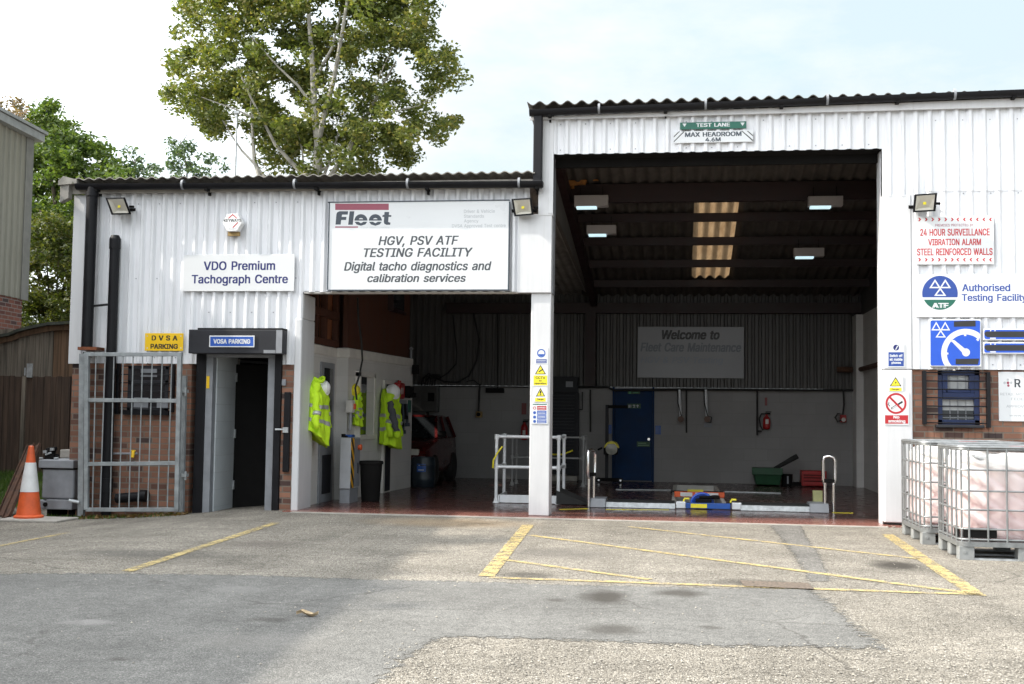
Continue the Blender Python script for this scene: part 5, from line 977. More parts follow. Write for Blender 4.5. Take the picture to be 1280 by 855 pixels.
# intermediate bulk containers
def ibc(lab, x0, x1, y0, y1, zt, plate):
    t = thing('bulk_container', lab, 'tank', ((x0+x1)/2, (y0+y1)/2, 0), 'caged bulk liquid tanks')
    gz0 = -.012; ph = .155
    def rr(m_, r, z, n=7):
        o = []
        for cx, cy, a in ((x1-m_-r,y1-m_-r,0),(x0+m_+r,y1-m_-r,90),(x0+m_+r,y0+m_+r,180),(x1-m_-r,y0+m_+r,270)):
            o += [Vector((cx+r*math.cos(math.radians(a+90*i/n)), cy+r*math.sin(math.radians(a+90*i/n)), z)) for i in range(n+1)]
        return o
    # bottle: bulged rounded box with upright grooves
    def ring(ins, z, r=.13):
        base = rr(ins, r, z); out_ = []
        for i, a in enumerate(base):
            b = base[(i+1) % len(base)]; k = max(1, int((b-a).length/.025))
            for j in range(k):
                p = a.lerp(b, j/k); q = p.copy()
                if k > 2:
                    d = (b-a).normalized(); nrm = Vector((d.y,-d.x,0)); s = (p.x if abs(d.x) > .5 else p.y)*2*PI/.30
                    fade = min(1, min(j, k-j)/3); q = p + nrm*(-.014*fade*(max(0, math.cos(s))**3)+.008*fade)
                out_.append(q)
        return out_
    H = zt-.05; lev = [(.075,.165),(.05,.18),(.04,.22),(.036,.40),(.034,.6),(.036,H-.16),(.045,H-.09),(.075,H-.04),(.13,H-.012),(.22,H)]
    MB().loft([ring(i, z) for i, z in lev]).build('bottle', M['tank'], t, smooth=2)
    m = MB(); m.lathe([(.11,0),(.11,.035),(.10,.045),(0,.045)], ((x0+x1)/2+.05, (y0+y1)/2-.1, H-.002), 22); m.build('cap', M['signred'], t, smooth=True)
    # cage
    m = MB()
    def loop(z, r, ins=0):
        p = rr(ins, .09, z); m.tube(p+[p[0]], r, 6, cap=False)
    for z in (ph+.02, ph+.115+.0, .44*zt/1.02, .61*zt/1.02, .80*zt/1.02): loop(z, .0095)
    loop(zt-.016, .018); loop(zt-.035, .013)
    for y, sgn in ((y0,-1),(y1,1)):
        n = max(4, int((x1-x0)/.185)); 
        for k in range(n+1):
            x = x0+.085+(x1-x0-.17)*k/n; m.tube([(x,y-sgn*-.006,ph),(x,y-sgn*-.006,zt-.02)], .0095, 6)
    for x, sgn in ((x0,-1),(x1,1)):
        n = max(4, int((y1-y0)/.20))
        for k in range(n+1):
            y = y0+.085+(y1-y0-.17)*k/n; m.tube([(x+sgn*.006,y,ph),(x+sgn*.006,y,zt-.02)], .0095, 6)
    for sx, sy in ((0,0),(1,0),(0,1),(1,1)):
        cx = x0+.026 if sx == 0 else x1-.026; cy = y0+.026 if sy == 0 else y1-.026; m.tube([(cx,cy,ph),(cx,cy,zt-.02)], .0095, 6)
    m.build('cage', M['cagem'], t, smooth=True)
    if plate:
        m = MB(); m.box(x0+.035, x0+.33, y0+.008, y0+.016, ph+.035, ph+.125); m.box(x0+.008, x0+.016, y0+.06, y0+.25, ph+.035, ph+.125); m.build('label_plate', M['blackm'], t)
    # pallet
    p = t; m = MB(); m.prism([(q.x,q.y) for q in rr(-.012,.09,0)], 'z', ph-.045, ph); m.build('pallet_deck', M['cagem'], p)
    fx = [(x0+.0,x0+.13),((x0+x1)/2-.07,(x0+x1)/2+.07),(x1-.13,x1)]; fy = [(y0,y0+.13),((y0+y1)/2-.06,(y0+y1)/2+.06),(y1-.13,y1)]
    for i, (a, b) in enumerate(fx):
        for j, (c_, d_) in enumerate(fy):
            if i == 1 and j == 1: continue
            m = MB(); m.box(a, b, c_, d_, gz0, ph-.045)
            if j == 0: m.lathe([(.0,0),(.018,0),(.018,.004),(0,.004)], ((a+b)/2-.02, c_, .06), 12, 'y')
            m.build('foot', M['ibcfeet'], p, .015)
    for c_, d_ in fy: MB().box(x0+.01, x1-.01, c_+.01, d_-.01, gz0-.002, gz0+.016).build('skid', M['galv'], p)
    return t
ibc('pink tinted bulk tank in a steel cage nearer the yard with black label plate', 2.535, 3.70, -3.44, -2.53, 1.03, True)
ibc('pink tinted bulk tank in a steel cage tucked behind another against the pillar', 2.46, 3.50, -2.14, -1.0, 1.045, False)
# fallen leaf
p = G(384, 771, -.012); m = MB(); m.fixn = False
m.grid([[(p.x-.07+.035*i, p.y+(j-1)*.035*(1-abs(i-2)/2.4), gz(p.x,p.y)+.012+.02*abs(j-1)+.012*math.sin(i*1.7)) for i in range(5)] for j in range(3)])
tag(m.build('fallen_leaf', mat('pale_dry_leaf', (.42,.32,.20), .8, var=.3, scale=20), None), 'single dry curled leaf lying on the smooth asphalt', 'leaf')
# ------------------------------------------------------------------ inside: along the partition
def onwall(u, v, off=.012):
    X = -4.65
    for _ in range(12): p = atX(u, v, X); X = wallx(p.y)+off
    return p
def jacket(lab, c, half_along, half_deep, z0, z1, hemdip, sleeve=None, ang=0.0, group='hi-vis jackets hung on the wall'):
    """limp hanging coat: creased body, collar and two drooping sleeves; c is its middle on the wall"""
    t = thing('hi_vis_jacket', lab, 'jacket', (c.x, c.y, z1), group); N = 72; rows = 30; H = z1-z0
    def ringat(f, k=0.0):
        w = half_along*(.30+.70*min(1, f/.22)**.6)*(1+.06*f); d = half_deep*(.45+.55*min(1, f/.30)**.8)*(1+.15*f); o = []
        for i in range(N):
            a = 2*PI*i/N; q = Vector((math.cos(a)*1.6+ang*5, math.sin(a)*1.6, f*2.6)); cr = noise.noise(q*1.5)*.26+noise.noise(q*3.4+Vector((7,1,2)))*.17
            fold = 1+(.03+.15*f)*math.sin(6*a+ang+1.2*math.sin(f*3))+.07*f*math.sin(11*a+2*ang)+cr*(.35+.65*f)
            y = math.cos(a)*w*(1+(fold-1)*.45); x = d+math.sin(a)*d*fold; z = z1-H*f-hemdip*f**3*math.cos(a-.6)-.035*f*noise.noise(q*1.3)
            o.append(Vector((c.x+max(.004, x)+k*math.sin(a), c.y+y+k*math.cos(a), z)))
        return o
    MB().loft([ringat(i/rows) for i in range(rows+1)]).build('cloth_body', M['hivis'], t, smooth=2)
    for f0, f1 in ((.44,.50),(.68,.74)):
        MB().loft([ringat(f0+(f1-f0)*k/3, .005) for k in range(4)], caps=False).build('reflective_band', M['band'], t, smooth=2)
    cz = z1-.03*H; MB().tube([Vector((c.x+half_deep*(1.0+.8*math.sin(q)), c.y+half_along*.30*math.cos(q), cz+.03*math.sin(q*2))) for q in np.linspace(-.6, PI+.6, 11)], [.014,.024,.026,.026,.022,.020,.022,.026,.026,.024,.014], 8).build('collar', M['hivis'], t, smooth=2)
    for sd in (-1, 1):
        m_ = M['hivis']; n_ = 12; r0 = half_along*.24; P = []
        for k in range(n_):
            f = k/(n_-1); P.append(Vector((c.x+half_deep*(1.25+.5*f)+.012*math.sin(k*1.9+ang), c.y+sd*half_along*(.62+.42*f**.6)+.012*math.sin(k*1.3+sd), z1-H*(.10+.72*f))))
        MB().tube(P, [r0*(1.0-.22*k/(n_-1))*(1+.14*math.sin(k*2.3+ang)) for k in range(n_)], 14).build('sleeve', m_, t, smooth=2)
        d = (P[8]-P[7]).normalized(); MB().tube([P[7], P[7]+d*.05], [r0*1.0, r0*.98], 14).build('reflective_band', M['band'], t, smooth=2)
    if sleeve:
        P = [Vector(p) for p in sleeve]; q = [P[0].lerp(P[1], k/10)+Vector((.012*math.sin(k*2.1),0,.0)) for k in range(11)]
        MB().tube(q, [.05*(.8+.3*math.sin(.3+k*.28))*(1+.1*math.sin(k*2.6)) for k in range(11)], 12).build('sleeve', M['greycloth'], t, smooth=2, label='dark grey sleeve')
        d = (P[1]-P[0]).normalized(); MB().tube([P[1]-d*.01, P[1]+d*.06, P[1]+d*.09], [.05,.055,.048], 12).build('cuff', M['hivis'], t, smooth=2)
    return t
def hard_hat(lab, c, r, m, axis=(.7,-.55,.45)):
    t = thing('hard_hat', lab, 'hard hat', c, 'hard hats hung by the jackets'); prof = [(1.12,-.02),(1.16,0),(1.02,.05),(1.0,.15),(.95,.42),(.80,.68),(.55,.88),(.25,.98),(0,1.0)]
    mb = MB().lathe([(a*r, h*r) for a, h in prof], (0,0,0), 24); R = Vector(axis).normalized().to_track_quat('Z','Y').to_matrix()
    mb.v = [tuple(R @ Vector(v) + Vector(c)) for v in mb.v]; mb.build('shell', m, t, smooth=True)
    rb = MB().tube([R @ Vector((0, r*1.03*math.cos(a), r*1.03*math.sin(a))) + Vector(c) for a in np.linspace(.15, PI-.15, 9)], .012, 6); rb.build('crest_rib', m, t, smooth=True); return t
c = Vector((-4.945, .60, 0)); za, zb = at(394,472,.6).z, at(394,549,.6).z
jacket('hi-vis yellow jacket hanging just inside the low opening on a white post', c, .25, .11, zb, za, .12)
hard_hat('white hard hat hung against the narrow partition door', at(403,485,.70), .105, M['white'])
c = onwall(478, 520, 0); za, zb = at(478,486,c.y).z, at(478,558,c.y).z; c.z = 0
s0 = at(484,500,c.y-.12); s1 = at(494,540,c.y-.12); s0.x = c.x+.30; s1.x = c.x+.36
jacket('hi-vis yellow coat with dark grey sleeve hanging over the black bin', c, .30, .12, zb, za, .05, sleeve=(at(487,502,c.y-.34), at(496,540,c.y-.34)), ang=1.3)
hard_hat('white hard hat hung above the grey sleeved coat', at(491.5,490,c.y-.10), .11, M['white'])
hd = at(464.5,489,c.y-.18); t = thing('ear_defenders', 'dark red ear defenders hung beside the grey sleeved coat', 'ear defenders', hd)
MB().lathe([(0,0),(.04,0),(.05,.025),(.03,.05),(0,.05)], hd, 14, 'y').build('cup', M['red'], t, smooth=True); MB().tube([hd+Vector((-.03,.02,.0)), hd+Vector((-.04,.02,.09)), hd+Vector((.03,.02,.12)), hd+Vector((.07,.03,.04))], .012).build('headband', M['blackm'], t, smooth=True)
c = onwall(441, 510, 0); za, zb = at(441,492,c.y).z, at(441,532,c.y).z; c.z = 0
jacket('hi-vis yellow jacket hanging by the office window behind the switch box', Vector((c.x+.0,c.y+.06,0)), .12, .05, zb, za, .02, ang=.4)
hard_hat('yellow hard hat hung by the office window', at(443,488,c.y+.02), .085, M['syellow'])
# control console
x0, x1, y0, y1 = -4.69, -4.535, 1.25, 1.72; zt = at(430,547,1.25).z
t = thing('control_console', 'grey upright control console with yellow and black hazard stripe', 'console', ((x0+x1)/2, 1.5, 0))
MB().box(x0, x1, y0, y1, .20, zt).build('cabinet', M['lgrey'], t, .008); MB().box(x0+.005, x1-.01, y0+.02, y1-.02, 0, .195).build('plinth', M['grey'], t)
MB().box(x1+.001, x1+.005, y0+.015, y0+.17, .21, zt-.005).build('hazard_strip', M['hazard'], t); MB().box(x1+.001, x1+.006, y0+.18, y1-.01, .22, zt-.02).build('door_panel', M['grey'], t)
p = (x1+.005, y1-.10, zt-.14); MB().lathe([(.035,0),(.035,.02),(.045,.03),(.04,.05),(0,.055)], p, 14, 'x').build('stop_button', M['orange'], t); MB().box(x1+.006,x1+.009,y1-.13,y1-.09,.40,.55).build('text_strip', M['darkgrey'], t)
bx = MB().box(x0+.03, x0+.13, y0+.12, y0+.30, zt+.002, zt+.04).build('blue_box', M['bluesteel'], None, .01); tag(bx, 'small flat blue case lying on the grey console', 'case')
m = MB(); m.tube([(x0+.03,y0+.04,zt+.012),(x0+.09,y0+.06,zt+.012)], .012); m.box(x0+.0,x0+.05,y0+.05,y0+.09,zt+.002,zt+.05); tag(m.build('cable_plug', M['blackm'], None), 'black cable plug on the front edge of the grey console', 'plug')
p = onwall(434, 508, 0); t = thing('switch_box', 'white isolator switch box with orange handle on the partition pier', 'switch', (p.x+.05, p.y, p.z))
MB().box(p.x, p.x+.10, p.y-.08, p.y+.06, p.z-.09, p.z+.09).build('case', M['offwhite'], t, .006); MB().box(p.x+.10, p.x+.13, p.y-.02, p.y+.02, p.z-.04, p.z+.04).build('handle', M['orange'], t); MB().tube([(p.x+.05,p.y,p.z-.09),(p.x+.05,p.y,1.0)], .022).build('conduit', M['lgrey'], t)
# bins
b = Vector((-4.38, 1.78, 0)); t = thing('waste_bin', 'tall black plastic bin below the grey sleeved coat', 'bin', b); zt = at(461,576,1.78).z
MB().lathe([(.125,.002),(.13,.01),(.160,zt-.05),(.175,zt-.045),(.178,zt-.02),(.168,zt),(.155,zt-.01),(.12,.05),(0,.05)], b, 28).build('body', M['blackm'], t, smooth=True)
b = Vector((-4.37, 5.25, 0)); t = thing('plastic_drum', 'dark blue black drum with blue label in front of the red car', 'drum', b); zt = at(528,571,5.25).z
MB().lathe([(.19,.002),(.20,.02),(.205,.12),(.212,.14),(.205,.16),(.208,.36),(.214,.38),(.208,.40),(.20,zt-.03),(.19,zt),(.17,zt),(.17,zt-.02),(0,zt-.02)], b, 28).build('body', mat('blue_black_plastic', (.010,.018,.026), .35, var=.2), t, smooth=True)
m = MB(); m.fixn = False; hl = [(b.x+.2105*math.cos(a), b.y+.2105*math.sin(a)) for a in np.linspace(-PI/2-.32, -PI/2+.42, 9)]
m.grid([[(x,y,z) for x,y in hl] for z in (zt*.52, zt*.78)]); lb_ = m.build('label', M['bluesteel'], t)
m = MB(); m.fixn = False; hl = [(b.x+.2125*math.cos(a), b.y+.2125*math.sin(a)) for a in np.linspace(-PI/2-.2, -PI/2+.25, 7)]; m.grid([[(x,y,z) for x,y in hl] for z in (zt*.565, zt*.60)]); m.grid([[(x,y,z) for x,y in hl[:3]] for z in (zt*.72, zt*.745)]); m.build('print', M['faint'], lb_)
# wall mounted bits
def wallbox(name, lab, cat, u, v, wy, h, d, m, bev=.01):
    p = onwall(u, v, 0); t = thing(name, lab, cat, (p.x, p.y, p.z)); MB().box(p.x+.002, p.x+d, p.y-wy/2, p.y+wy/2, p.z-h/2, p.z+h/2).build('case', m, t, bev); return t, p
t, p = wallbox('first_aid_box', 'red wall box with pale symbol near the far end of the partition', 'wall box', 495, 488.5, .38, .27, .11, M['red'], .03); MB().box(p.x+.111, p.x+.113, p.y-.09, p.y-.05, p.z-.06, p.z+.05).box(p.x+.111, p.x+.113, p.y+.0, p.y+.05, p.z-.05, p.z+.05).build('symbol', M['offwhite'], t); MB().tube([(p.x+.05,p.y,p.z+.13),(p.x+.06,p.y,p.z+.17)], .03).build('catch', M['red'], t)
t, p = wallbox('dispenser', 'black wall dispenser beyond the red wall box', 'dispenser', 508, 490, .30, .20, .10, M['blackm']); MB().tube([(p.x+.1,p.y,p.z-.05),(p.x+.17,p.y,p.z-.05)], .04).build('nozzle', M['blackm'], t)
t, p = wallbox('notice', 'small green safety notice at the far edge of the partition', 'notice', 511.5, 508, .20, .21, .012, M['green'], 0)
t, p = wallbox('notice', 'small green notice under the red wall box', 'notice', 489, 507, .14, .13, .012, M['green'], 0)
p = onwall(500, 515, 0); t = thing('tool_rack', 'cluster of dark hand tools hanging on the far partition wall', 'tool rack', p); MB().box(p.x, p.x+.03, p.y-.35, p.y+.35, p.z+.08, p.z+.20).build('rail', M['grey'], t)
for k in range(5): y = p.y-.28+.14*k; MB().tube([(p.x+.05,y,p.z+.14),(p.x+.06,y,p.z-.06-.12*(k%3))], [.018,.026], 6).box(p.x+.03,p.x+.10,y-.04,y+.04,p.z-.12-.12*(k%3),p.z-.06-.12*(k%3)).build('tool', M['blackm'] if k % 2 else M['slate'], t)
a = at(514,436,5.0); t = thing('pole_light', 'thin upright rod with a small round end above the partition corner', 'rod', (a.x, 5.0, 2.2)); MB().tube([(a.x,5.0,2.19),(a.x+.0,5.0,a.z)], .018).lathe([(0,-.04),(.04,0),(0,.04)], (a.x,5.0,a.z), 10).build('rod', M['grey'], t)
p = at(520.5,462,5.08); t = thing('wall_speaker', 'small black box on the partition end below the boarding', 'speaker', (p.x,5.08,p.z)); MB().box(p.x-.06,p.x+.05,5.0,5.1,p.z-.08,p.z+.08).build('case', M['blackm'], t, .01)
x0, x1 = at(520,498,8.3).x, at(548,498,8.3).x; za, zb = at(535,482,8.3).z, at(535,515,8.3).z
t = thing('electric_cabinet', 'grey electrical cabinet with cables on the dark back wall', 'cabinet', ((x0+x1)/2, 8.3, zb)); MB().box(x0-.5, x1, 8.22, 8.44, zb, za).build('case', mat('dull_grey_steel', (.07,.07,.066), .5), t, .01); xm = at(527,498,8.2).x; MB().box(xm, x1-.01, 8.205, 8.22, zb+.01, za-.01).build('cabinet_door', mat('dull_grey_door', (.06,.06,.056), .5), t, .004)
m = MB(); p = at(538,496,8.2); m.box(p.x-.05,p.x+.08,8.195,8.204,p.z-.09,p.z+.08); m.tube([(p.x-.05,8.2,zb),(p.x-.05,8.2,zb-.18)], .03); m.build('switch_panel', M['blackm'], t)
p = at(598,518,8.3); t = thing('socket_outlet', 'small wall socket at the end of a hanging cable left of the middle pillar', 'socket', (p.x,8.3,p.z)); MB().box(p.x-.06,p.x+.06,8.33,8.44,p.z-.06,p.z+.06).build('case', M['tan'], t, .01); MB().lathe([(.04,0),(.04,.05),(.0,.05)], (p.x,8.33,p.z), 12, 'y').build('plug', M['blackm'], t)
# red car parked nose-on by the back wall
t = thing('parked_car', 'small dark red hatchback parked by the back wall behind the drum', 'car', (-5.05, 6.9, 0))
LX, SW = -5.05, .72
def carp(y, z, wx): return [(LX-wx, y, z), (LX+wx, y, z)]
prof = [(5.50,.22,.60),(5.44,.42,.66),(5.50,.62,.69),(5.62,.70,.70),(6.25,.80,.71),(6.42,.84,.715)]
def sec(y, zs): return [Vector((LX+w, y, z)) for w, z in zs]
def body_ring(y, top, w, flat):   # closed cross-section, bumper to sill to shoulder
    return [Vector((LX-w*.92,y,.20)), Vector((LX+w*.92,y,.20)), Vector((LX+w,y,.34)), Vector((LX+w*1.0,y,.56)), Vector((LX+w*.97,y,top-.03)), Vector((LX+w*.88,y,top)), Vector((LX-w*.88,y,top)), Vector((LX-w*.97,y,top-.03)), Vector((LX-w,y,.56)), Vector((LX-w,y,.34))]
MB().loft([body_ring(5.42,.52,.60,0), body_ring(5.50,.62,.67,0), body_ring(5.75,.70,.71,0), body_ring(6.2,.78,.725,0), body_ring(6.45,.82,.73,0), body_ring(7.4,.83,.73,0), body_ring(8.1,.83,.71,0), body_ring(8.30,.78,.66,0)]).build('body', M['dred'], t, .025, smooth=True)
H_ = 1.235
cab = lambda y, wb, wt, zb_, zt_: [Vector((LX-wb,y,zb_)), Vector((LX+wb,y,zb_)), Vector((LX+wt,y,zt_)), Vector((LX-wt,y,zt_))]
m = MB(); base = [(6.38,.67),(8.2,.64)]; topq = [(6.88,.545),(8.0,.53)]
vs = [(LX-.66,6.40,.815),(LX+.66,6.40,.815),(LX+.65,8.2,.82),(LX-.65,8.2,.82),(LX-.545,6.92,H_-.03),(LX+.545,6.92,H_-.03),(LX+.53,7.98,H_-.03),(LX-.53,7.98,H_-.03)]
m.add(vs, [(0,3,2,1),(4,5,6,7),(0,1,5,4),(1,2,6,5),(2,3,7,6),(3,0,4,7)]); m.build('glasshouse', mat('car_glass', (.012,.014,.016), .2, spec=.25), t, .01)
m = MB(); m.add([(LX-.55,6.90,H_-.035),(LX+.55,6.90,H_-.035),(LX+.54,8.0,H_-.035),(LX-.54,8.0,H_-.035),(LX-.46,6.98,H_),(LX+.46,6.98,H_),(LX+.45,7.92,H_),(LX-.45,7.92,H_)], [(0,3,2,1),(4,5,6,7),(0,1,5,4),(1,2,6,5),(2,3,7,6),(3,0,4,7)]); m.build('roof', M['dred'], t, .015)
m = MB()
for s in (-1, 1):
    A = lambda f, y0_, y1_: Vector((LX+s*(.665+(.548-.665)*f), y0_+(y1_-y0_)*f, .815+(H_-.03-.815)*f))
    for (ya, yb_) in ((6.39,6.91),(7.28,7.34),(8.18,7.97)): m.obox(A(0,ya,yb_), A(1,ya,yb_), .05, .035, (0,1,0))
m.build('pillar', M['dred'], t)
for s in (-1, 1): MB().box(LX+s*.66, LX+s*.82, 6.46, 6.56, .84, .95).build('mirror', M['blackm'], t, .03); MB().box(LX+s*.42-.13, LX+s*.42+.13, 5.425, 5.55, .53, .64).build('headlight', M['led'], t, .02)
MB().box(LX-.66, LX+.66, 5.36, 5.52, .26, .44).build('bumper', M['blackm'], t, .03); MB().box(LX-.25, LX+.25, 5.35, 5.36, .32, .41).build('number_plate', M['offwhite'], t); MB().box(LX-.25,LX+.25,5.40,5.46,.52,.60).build('grille', M['blackm'], t)
for s in (-1, 1):
    for y in (6.0, 7.75):
        w = MB().lathe([(.16,-.09),(.25,-.09),(.27,-.06),(.27,.06),(.25,.09),(.16,.09)], (LX+s*.66, y, .265), 22, 'x').build('wheel', M['rubber'], t, smooth=True); MB().lathe([(.165,-.05),(.165,.075),(.10,.085),(0,.08)], (LX+s*.66, y, .265), 18, 'x').build('rim', M['grey'], w, smooth=True) if s > 0 else None
        MB().lathe([(.0,.0),(.31,.0),(.31,.012),(0,.012)], (LX+s*.722 if s > 0 else LX-.734, y, .28), 22, 'x').build('wheel_arch', M['blackm'], t) if s < 0 else None
p = at(533.5,533.5,7.0); 
# ------------------------------------------------------------------ inside: rails, lanes, rear wall
def railset(lab, x0, x1, y0, y1, zt, zm, kick, m, r=.024, legs=True):
    t = thing('guard_rail', lab, 'guard rail', ((x0+x1)/2, (y0+y1)/2, 0), 'tubular guard rails inside the bay')
    for x in (x0, x1):
        for y in (y0, y1):
            MB().tube([(x,y,.004),(x,y,zt)], r, 10).lathe([(.05,.004),(.05,.012),(.032,.03),(.032,.07),(0,.07)], (x,y,0), 12).lathe([(.0,-.04),(.033,-.04),(.033,.03),(0,.035)], (x,y,zt), 10).lathe([(0,-.035),(.033,-.035),(.033,.035),(0,.035)], (x,y,zm), 10).build('post', m, t, smooth=True)
    for z in (zt, zm):
        MB().tube([(x0,y0,z),(x1,y0,z)], r, 10).build('rail', m, t, smooth=True)
        for x in (x0, x1): MB().tube([(x,y0,z),(x,y1,z)], r, 10).build('rail', m, t, smooth=True)
    if kick:
        MB().box(x0, x1, y0+.03, y0+.045, .01, .12).build('kick_board', m, t)
        MB().box(x0+.03, x0+.045, y0, y1, .01, .12).build('kick_board', m, t)
    return t
M['rail'] = mat('pale_galvanised_tube', (.62,.64,.66), .4, metal=.15, var=.12)
railset('nearer pale tubular guard rail with kick board behind the middle pillar', -2.59, -1.70, 1.96, 2.73, at(650,546,1.96).z, at(650,584,1.96).z, True, M['rail'])
railset('farther thin guard rail in front of the dark roller shutter', at(640,600,6.2).x, -1.69, 6.2, 6.75, at(700,546.5,6.2).z, at(700,572.5,6.2).z, False, mat('dull_grey_tube', (.34,.34,.34), .5), .016)
m = MB(); m.tube([at(616,585,1.9), at(617,575,1.9), at(622,566,1.9), at(628,558,1.9)], .012); tag(m.build('plastic_chain', M['syellow'], None, smooth=True), 'yellow plastic chain looped on the corner of the pale guard rail', 'chain')
m = MB(); m.tube([at(680,565,6.1), at(692,568,6.1), at(704,568,6.1), at(716,563,6.1)], .014); tag(m.build('plastic_chain', M['syellow'], None, smooth=True), 'yellow plastic chain sagging across the dark roller shutter', 'chain')
def hoop(lab, u0, u1, vt, vm, vb, Y, turn):
    a, b = at(u0, vb, Y), at(u1, vb, Y); zt, zm = at(u0, vt, Y).z, at(u0, vm, Y).z; cx = (a.x+b.x)/2
    t = thing('hoop_stand', lab, 'hoop stand', (cx, Y, 0), 'polished hoop stands at the lane ends'); w = (b.x-a.x)/2
    dx, dy = (w, 0) if not turn else (w, .10)
    P = lambda s, z, k=1: (cx+s*dx*k, Y+s*dy*k, z)
    for s in (-1, 1): MB().tube([P(s, .004, .72), P(s, zm, .72)], .022, 10).build('leg', M['chrome'], t, smooth=True)
    MB().tube([P(-1,zm-.05,.72), P(-1,zm+.02), P(-1,zt-.06), P(-.8,zt-.015), P(0,zt), P(.8,zt-.015), P(1,zt-.06), P(1,zm+.02), P(1,zm-.05,.72)], .024, 10).build('hoop', M['chrome'], t, smooth=True)
    MB().obox(P(-.9,zm-.0), P(.9,zm-.0), .05, .05).build('clamp', M['blackm'], t)
hoop('polished hoop stand at the lane end nearest the middle pillar', 735, 742.5, 562.5, 593, 634, 1.65, True)
hoop('polished hoop stand at the far end of the lane by the thick pillar', 1029, 1044, 570, 601, 640, 1.75, False)
for lab, u0, u1, ub0, ub1 in (('low grey chequer ramp beam on the pillar side of the pit', 757, 844, 738, 757), ('low grey chequer ramp beam between pit and thick pillar', 926, 1014, 1012, 1036)):
    Y = 1.62; a, b = at(u0, 634, Y), at(u1, 634, Y); zt = .095; t = thing('ramp_beam', lab, 'ramp', ((a.x+b.x)/2, Y, 0), 'ramp beams beside the pit')
    MB().prism([(Y,.004),(Y+.02,.075),(Y+.45,.085),(Y+.47,.004)], 'x', a.x, b.x).build('beam', M['galv'], t, .004); MB().box(a.x+.01, b.x-.01, Y+.06, Y+.42, .086, .092).build('rubber_strip', M['rubber'], t)
    c0, c1 = at(ub0, 634, Y), at(ub1, 634, Y); MB().prism([(Y-.06,.004),(Y+.0,.12),(Y+.35,.125),(Y+.5,.004)], 'x', c0.x, c1.x).build('end_box', M['grey'], t, .008)
p = at(1024,632,1.9); t = thing('junction_box', 'small faded yellow green box on the ramp end by the hoop stand', 'box', (p.x,2.05,.12)); MB().box(p.x-.07,p.x+.06,2.0,2.12,.09,.27).build('case', mat('faded_yellow_green', (.30,.30,.14), .5), t, .008)
a, b = at(856,634,1.72), at(913,634,1.72); t = thing('pit_jack', 'blue pit jacking beam lying across the pit end', 'jack', ((a.x+b.x)/2, 1.75, 0))
MB().box(a.x, b.x, 1.70, 1.80, .01, .085).build('beam', M['bluesteel'], t, .006); MB().box(a.x+.08, a.x+.30, 1.695, 1.699, .02, .075).build('label_plate', M['syellow'], t)
for x in (a.x-.12, b.x+.02): MB().box(x, x+.13, 1.68, 1.84, .008, .10).build('carriage', M['rail'], t, .01)
for x in (a.x-.02, b.x-.0): MB().tube([(x,1.74,.10),(x+.02,1.74,.14),(x+.08,1.74,.14)], .014).build('handle', M['syellow'], t)
MB().box(a.x+.15, b.x-.25, 1.86, 2.10, .01, .13).lathe([(0,0),(.06,0),(.06,.05),(0,.05)], (a.x+.42,1.95,.13), 12).tube([(a.x+.2,1.9,.15),(b.x-.2,1.9,.16)], .022).build('pump_unit', M['blackm'], t, .01)
m = MB(); cxx = a.x+.24
for k in range(3): m.tube([(cxx+(.15-.02*k)*math.cos(q), 1.98+.02*k, .06+(.14-.02*k)*math.sin(q)) for q in np.linspace(0, PI, 12)], .018, 7)
m.build('hose_coil', M['motblue'], t, smooth=True)
a, b = at(843,618,4.0), at(905.5,618,4.0); z0, z1 = .012, at(870,615.5,4.0).z+.01
t = thing('pit_barrier', 'orange and white board laid across the open inspection pit', 'barrier', ((a.x+b.x)/2, 4.0, 0)); MB().box(a.x, b.x, 3.98, 4.03, z0, z1).build('board', M['orange'], t, .006)
for f0, f1 in ((.12,.36),(.42,.62),(.66,.88)): MB().box(a.x+(b.x-a.x)*f0, a.x+(b.x-a.x)*f1, 3.974, 3.98, z0+.012, z1-.012).build('pale_panel', M['reflect'], t)
p = at(870,613,5.2); t = thing('yellow_plate', 'yellow warning plate at the far end of the pit', 'plate', (p.x,5.2,0)); MB().box(p.x-.14, p.x+.12, 5.2, 5.23, .0, .06).build('plate', M['syellow'], t); MB().box(PX0-.03,PX1+.03,5.24,5.34,.002,.03).build('cross_bar', M['blackm'], t)
a, b, c_ = G(718,615), G(736,635.5), G(716,634); t = MB().prism([(a.x,.01),(a.x+.0,.20),(b.x-.03,.012)], 'y', 1.9, 2.6); tag(t.build('rubber_flap', M['rubber'], None), 'black wedge shaped rubber flap on the floor beside the nearer hoop stand', 'rubber flap')
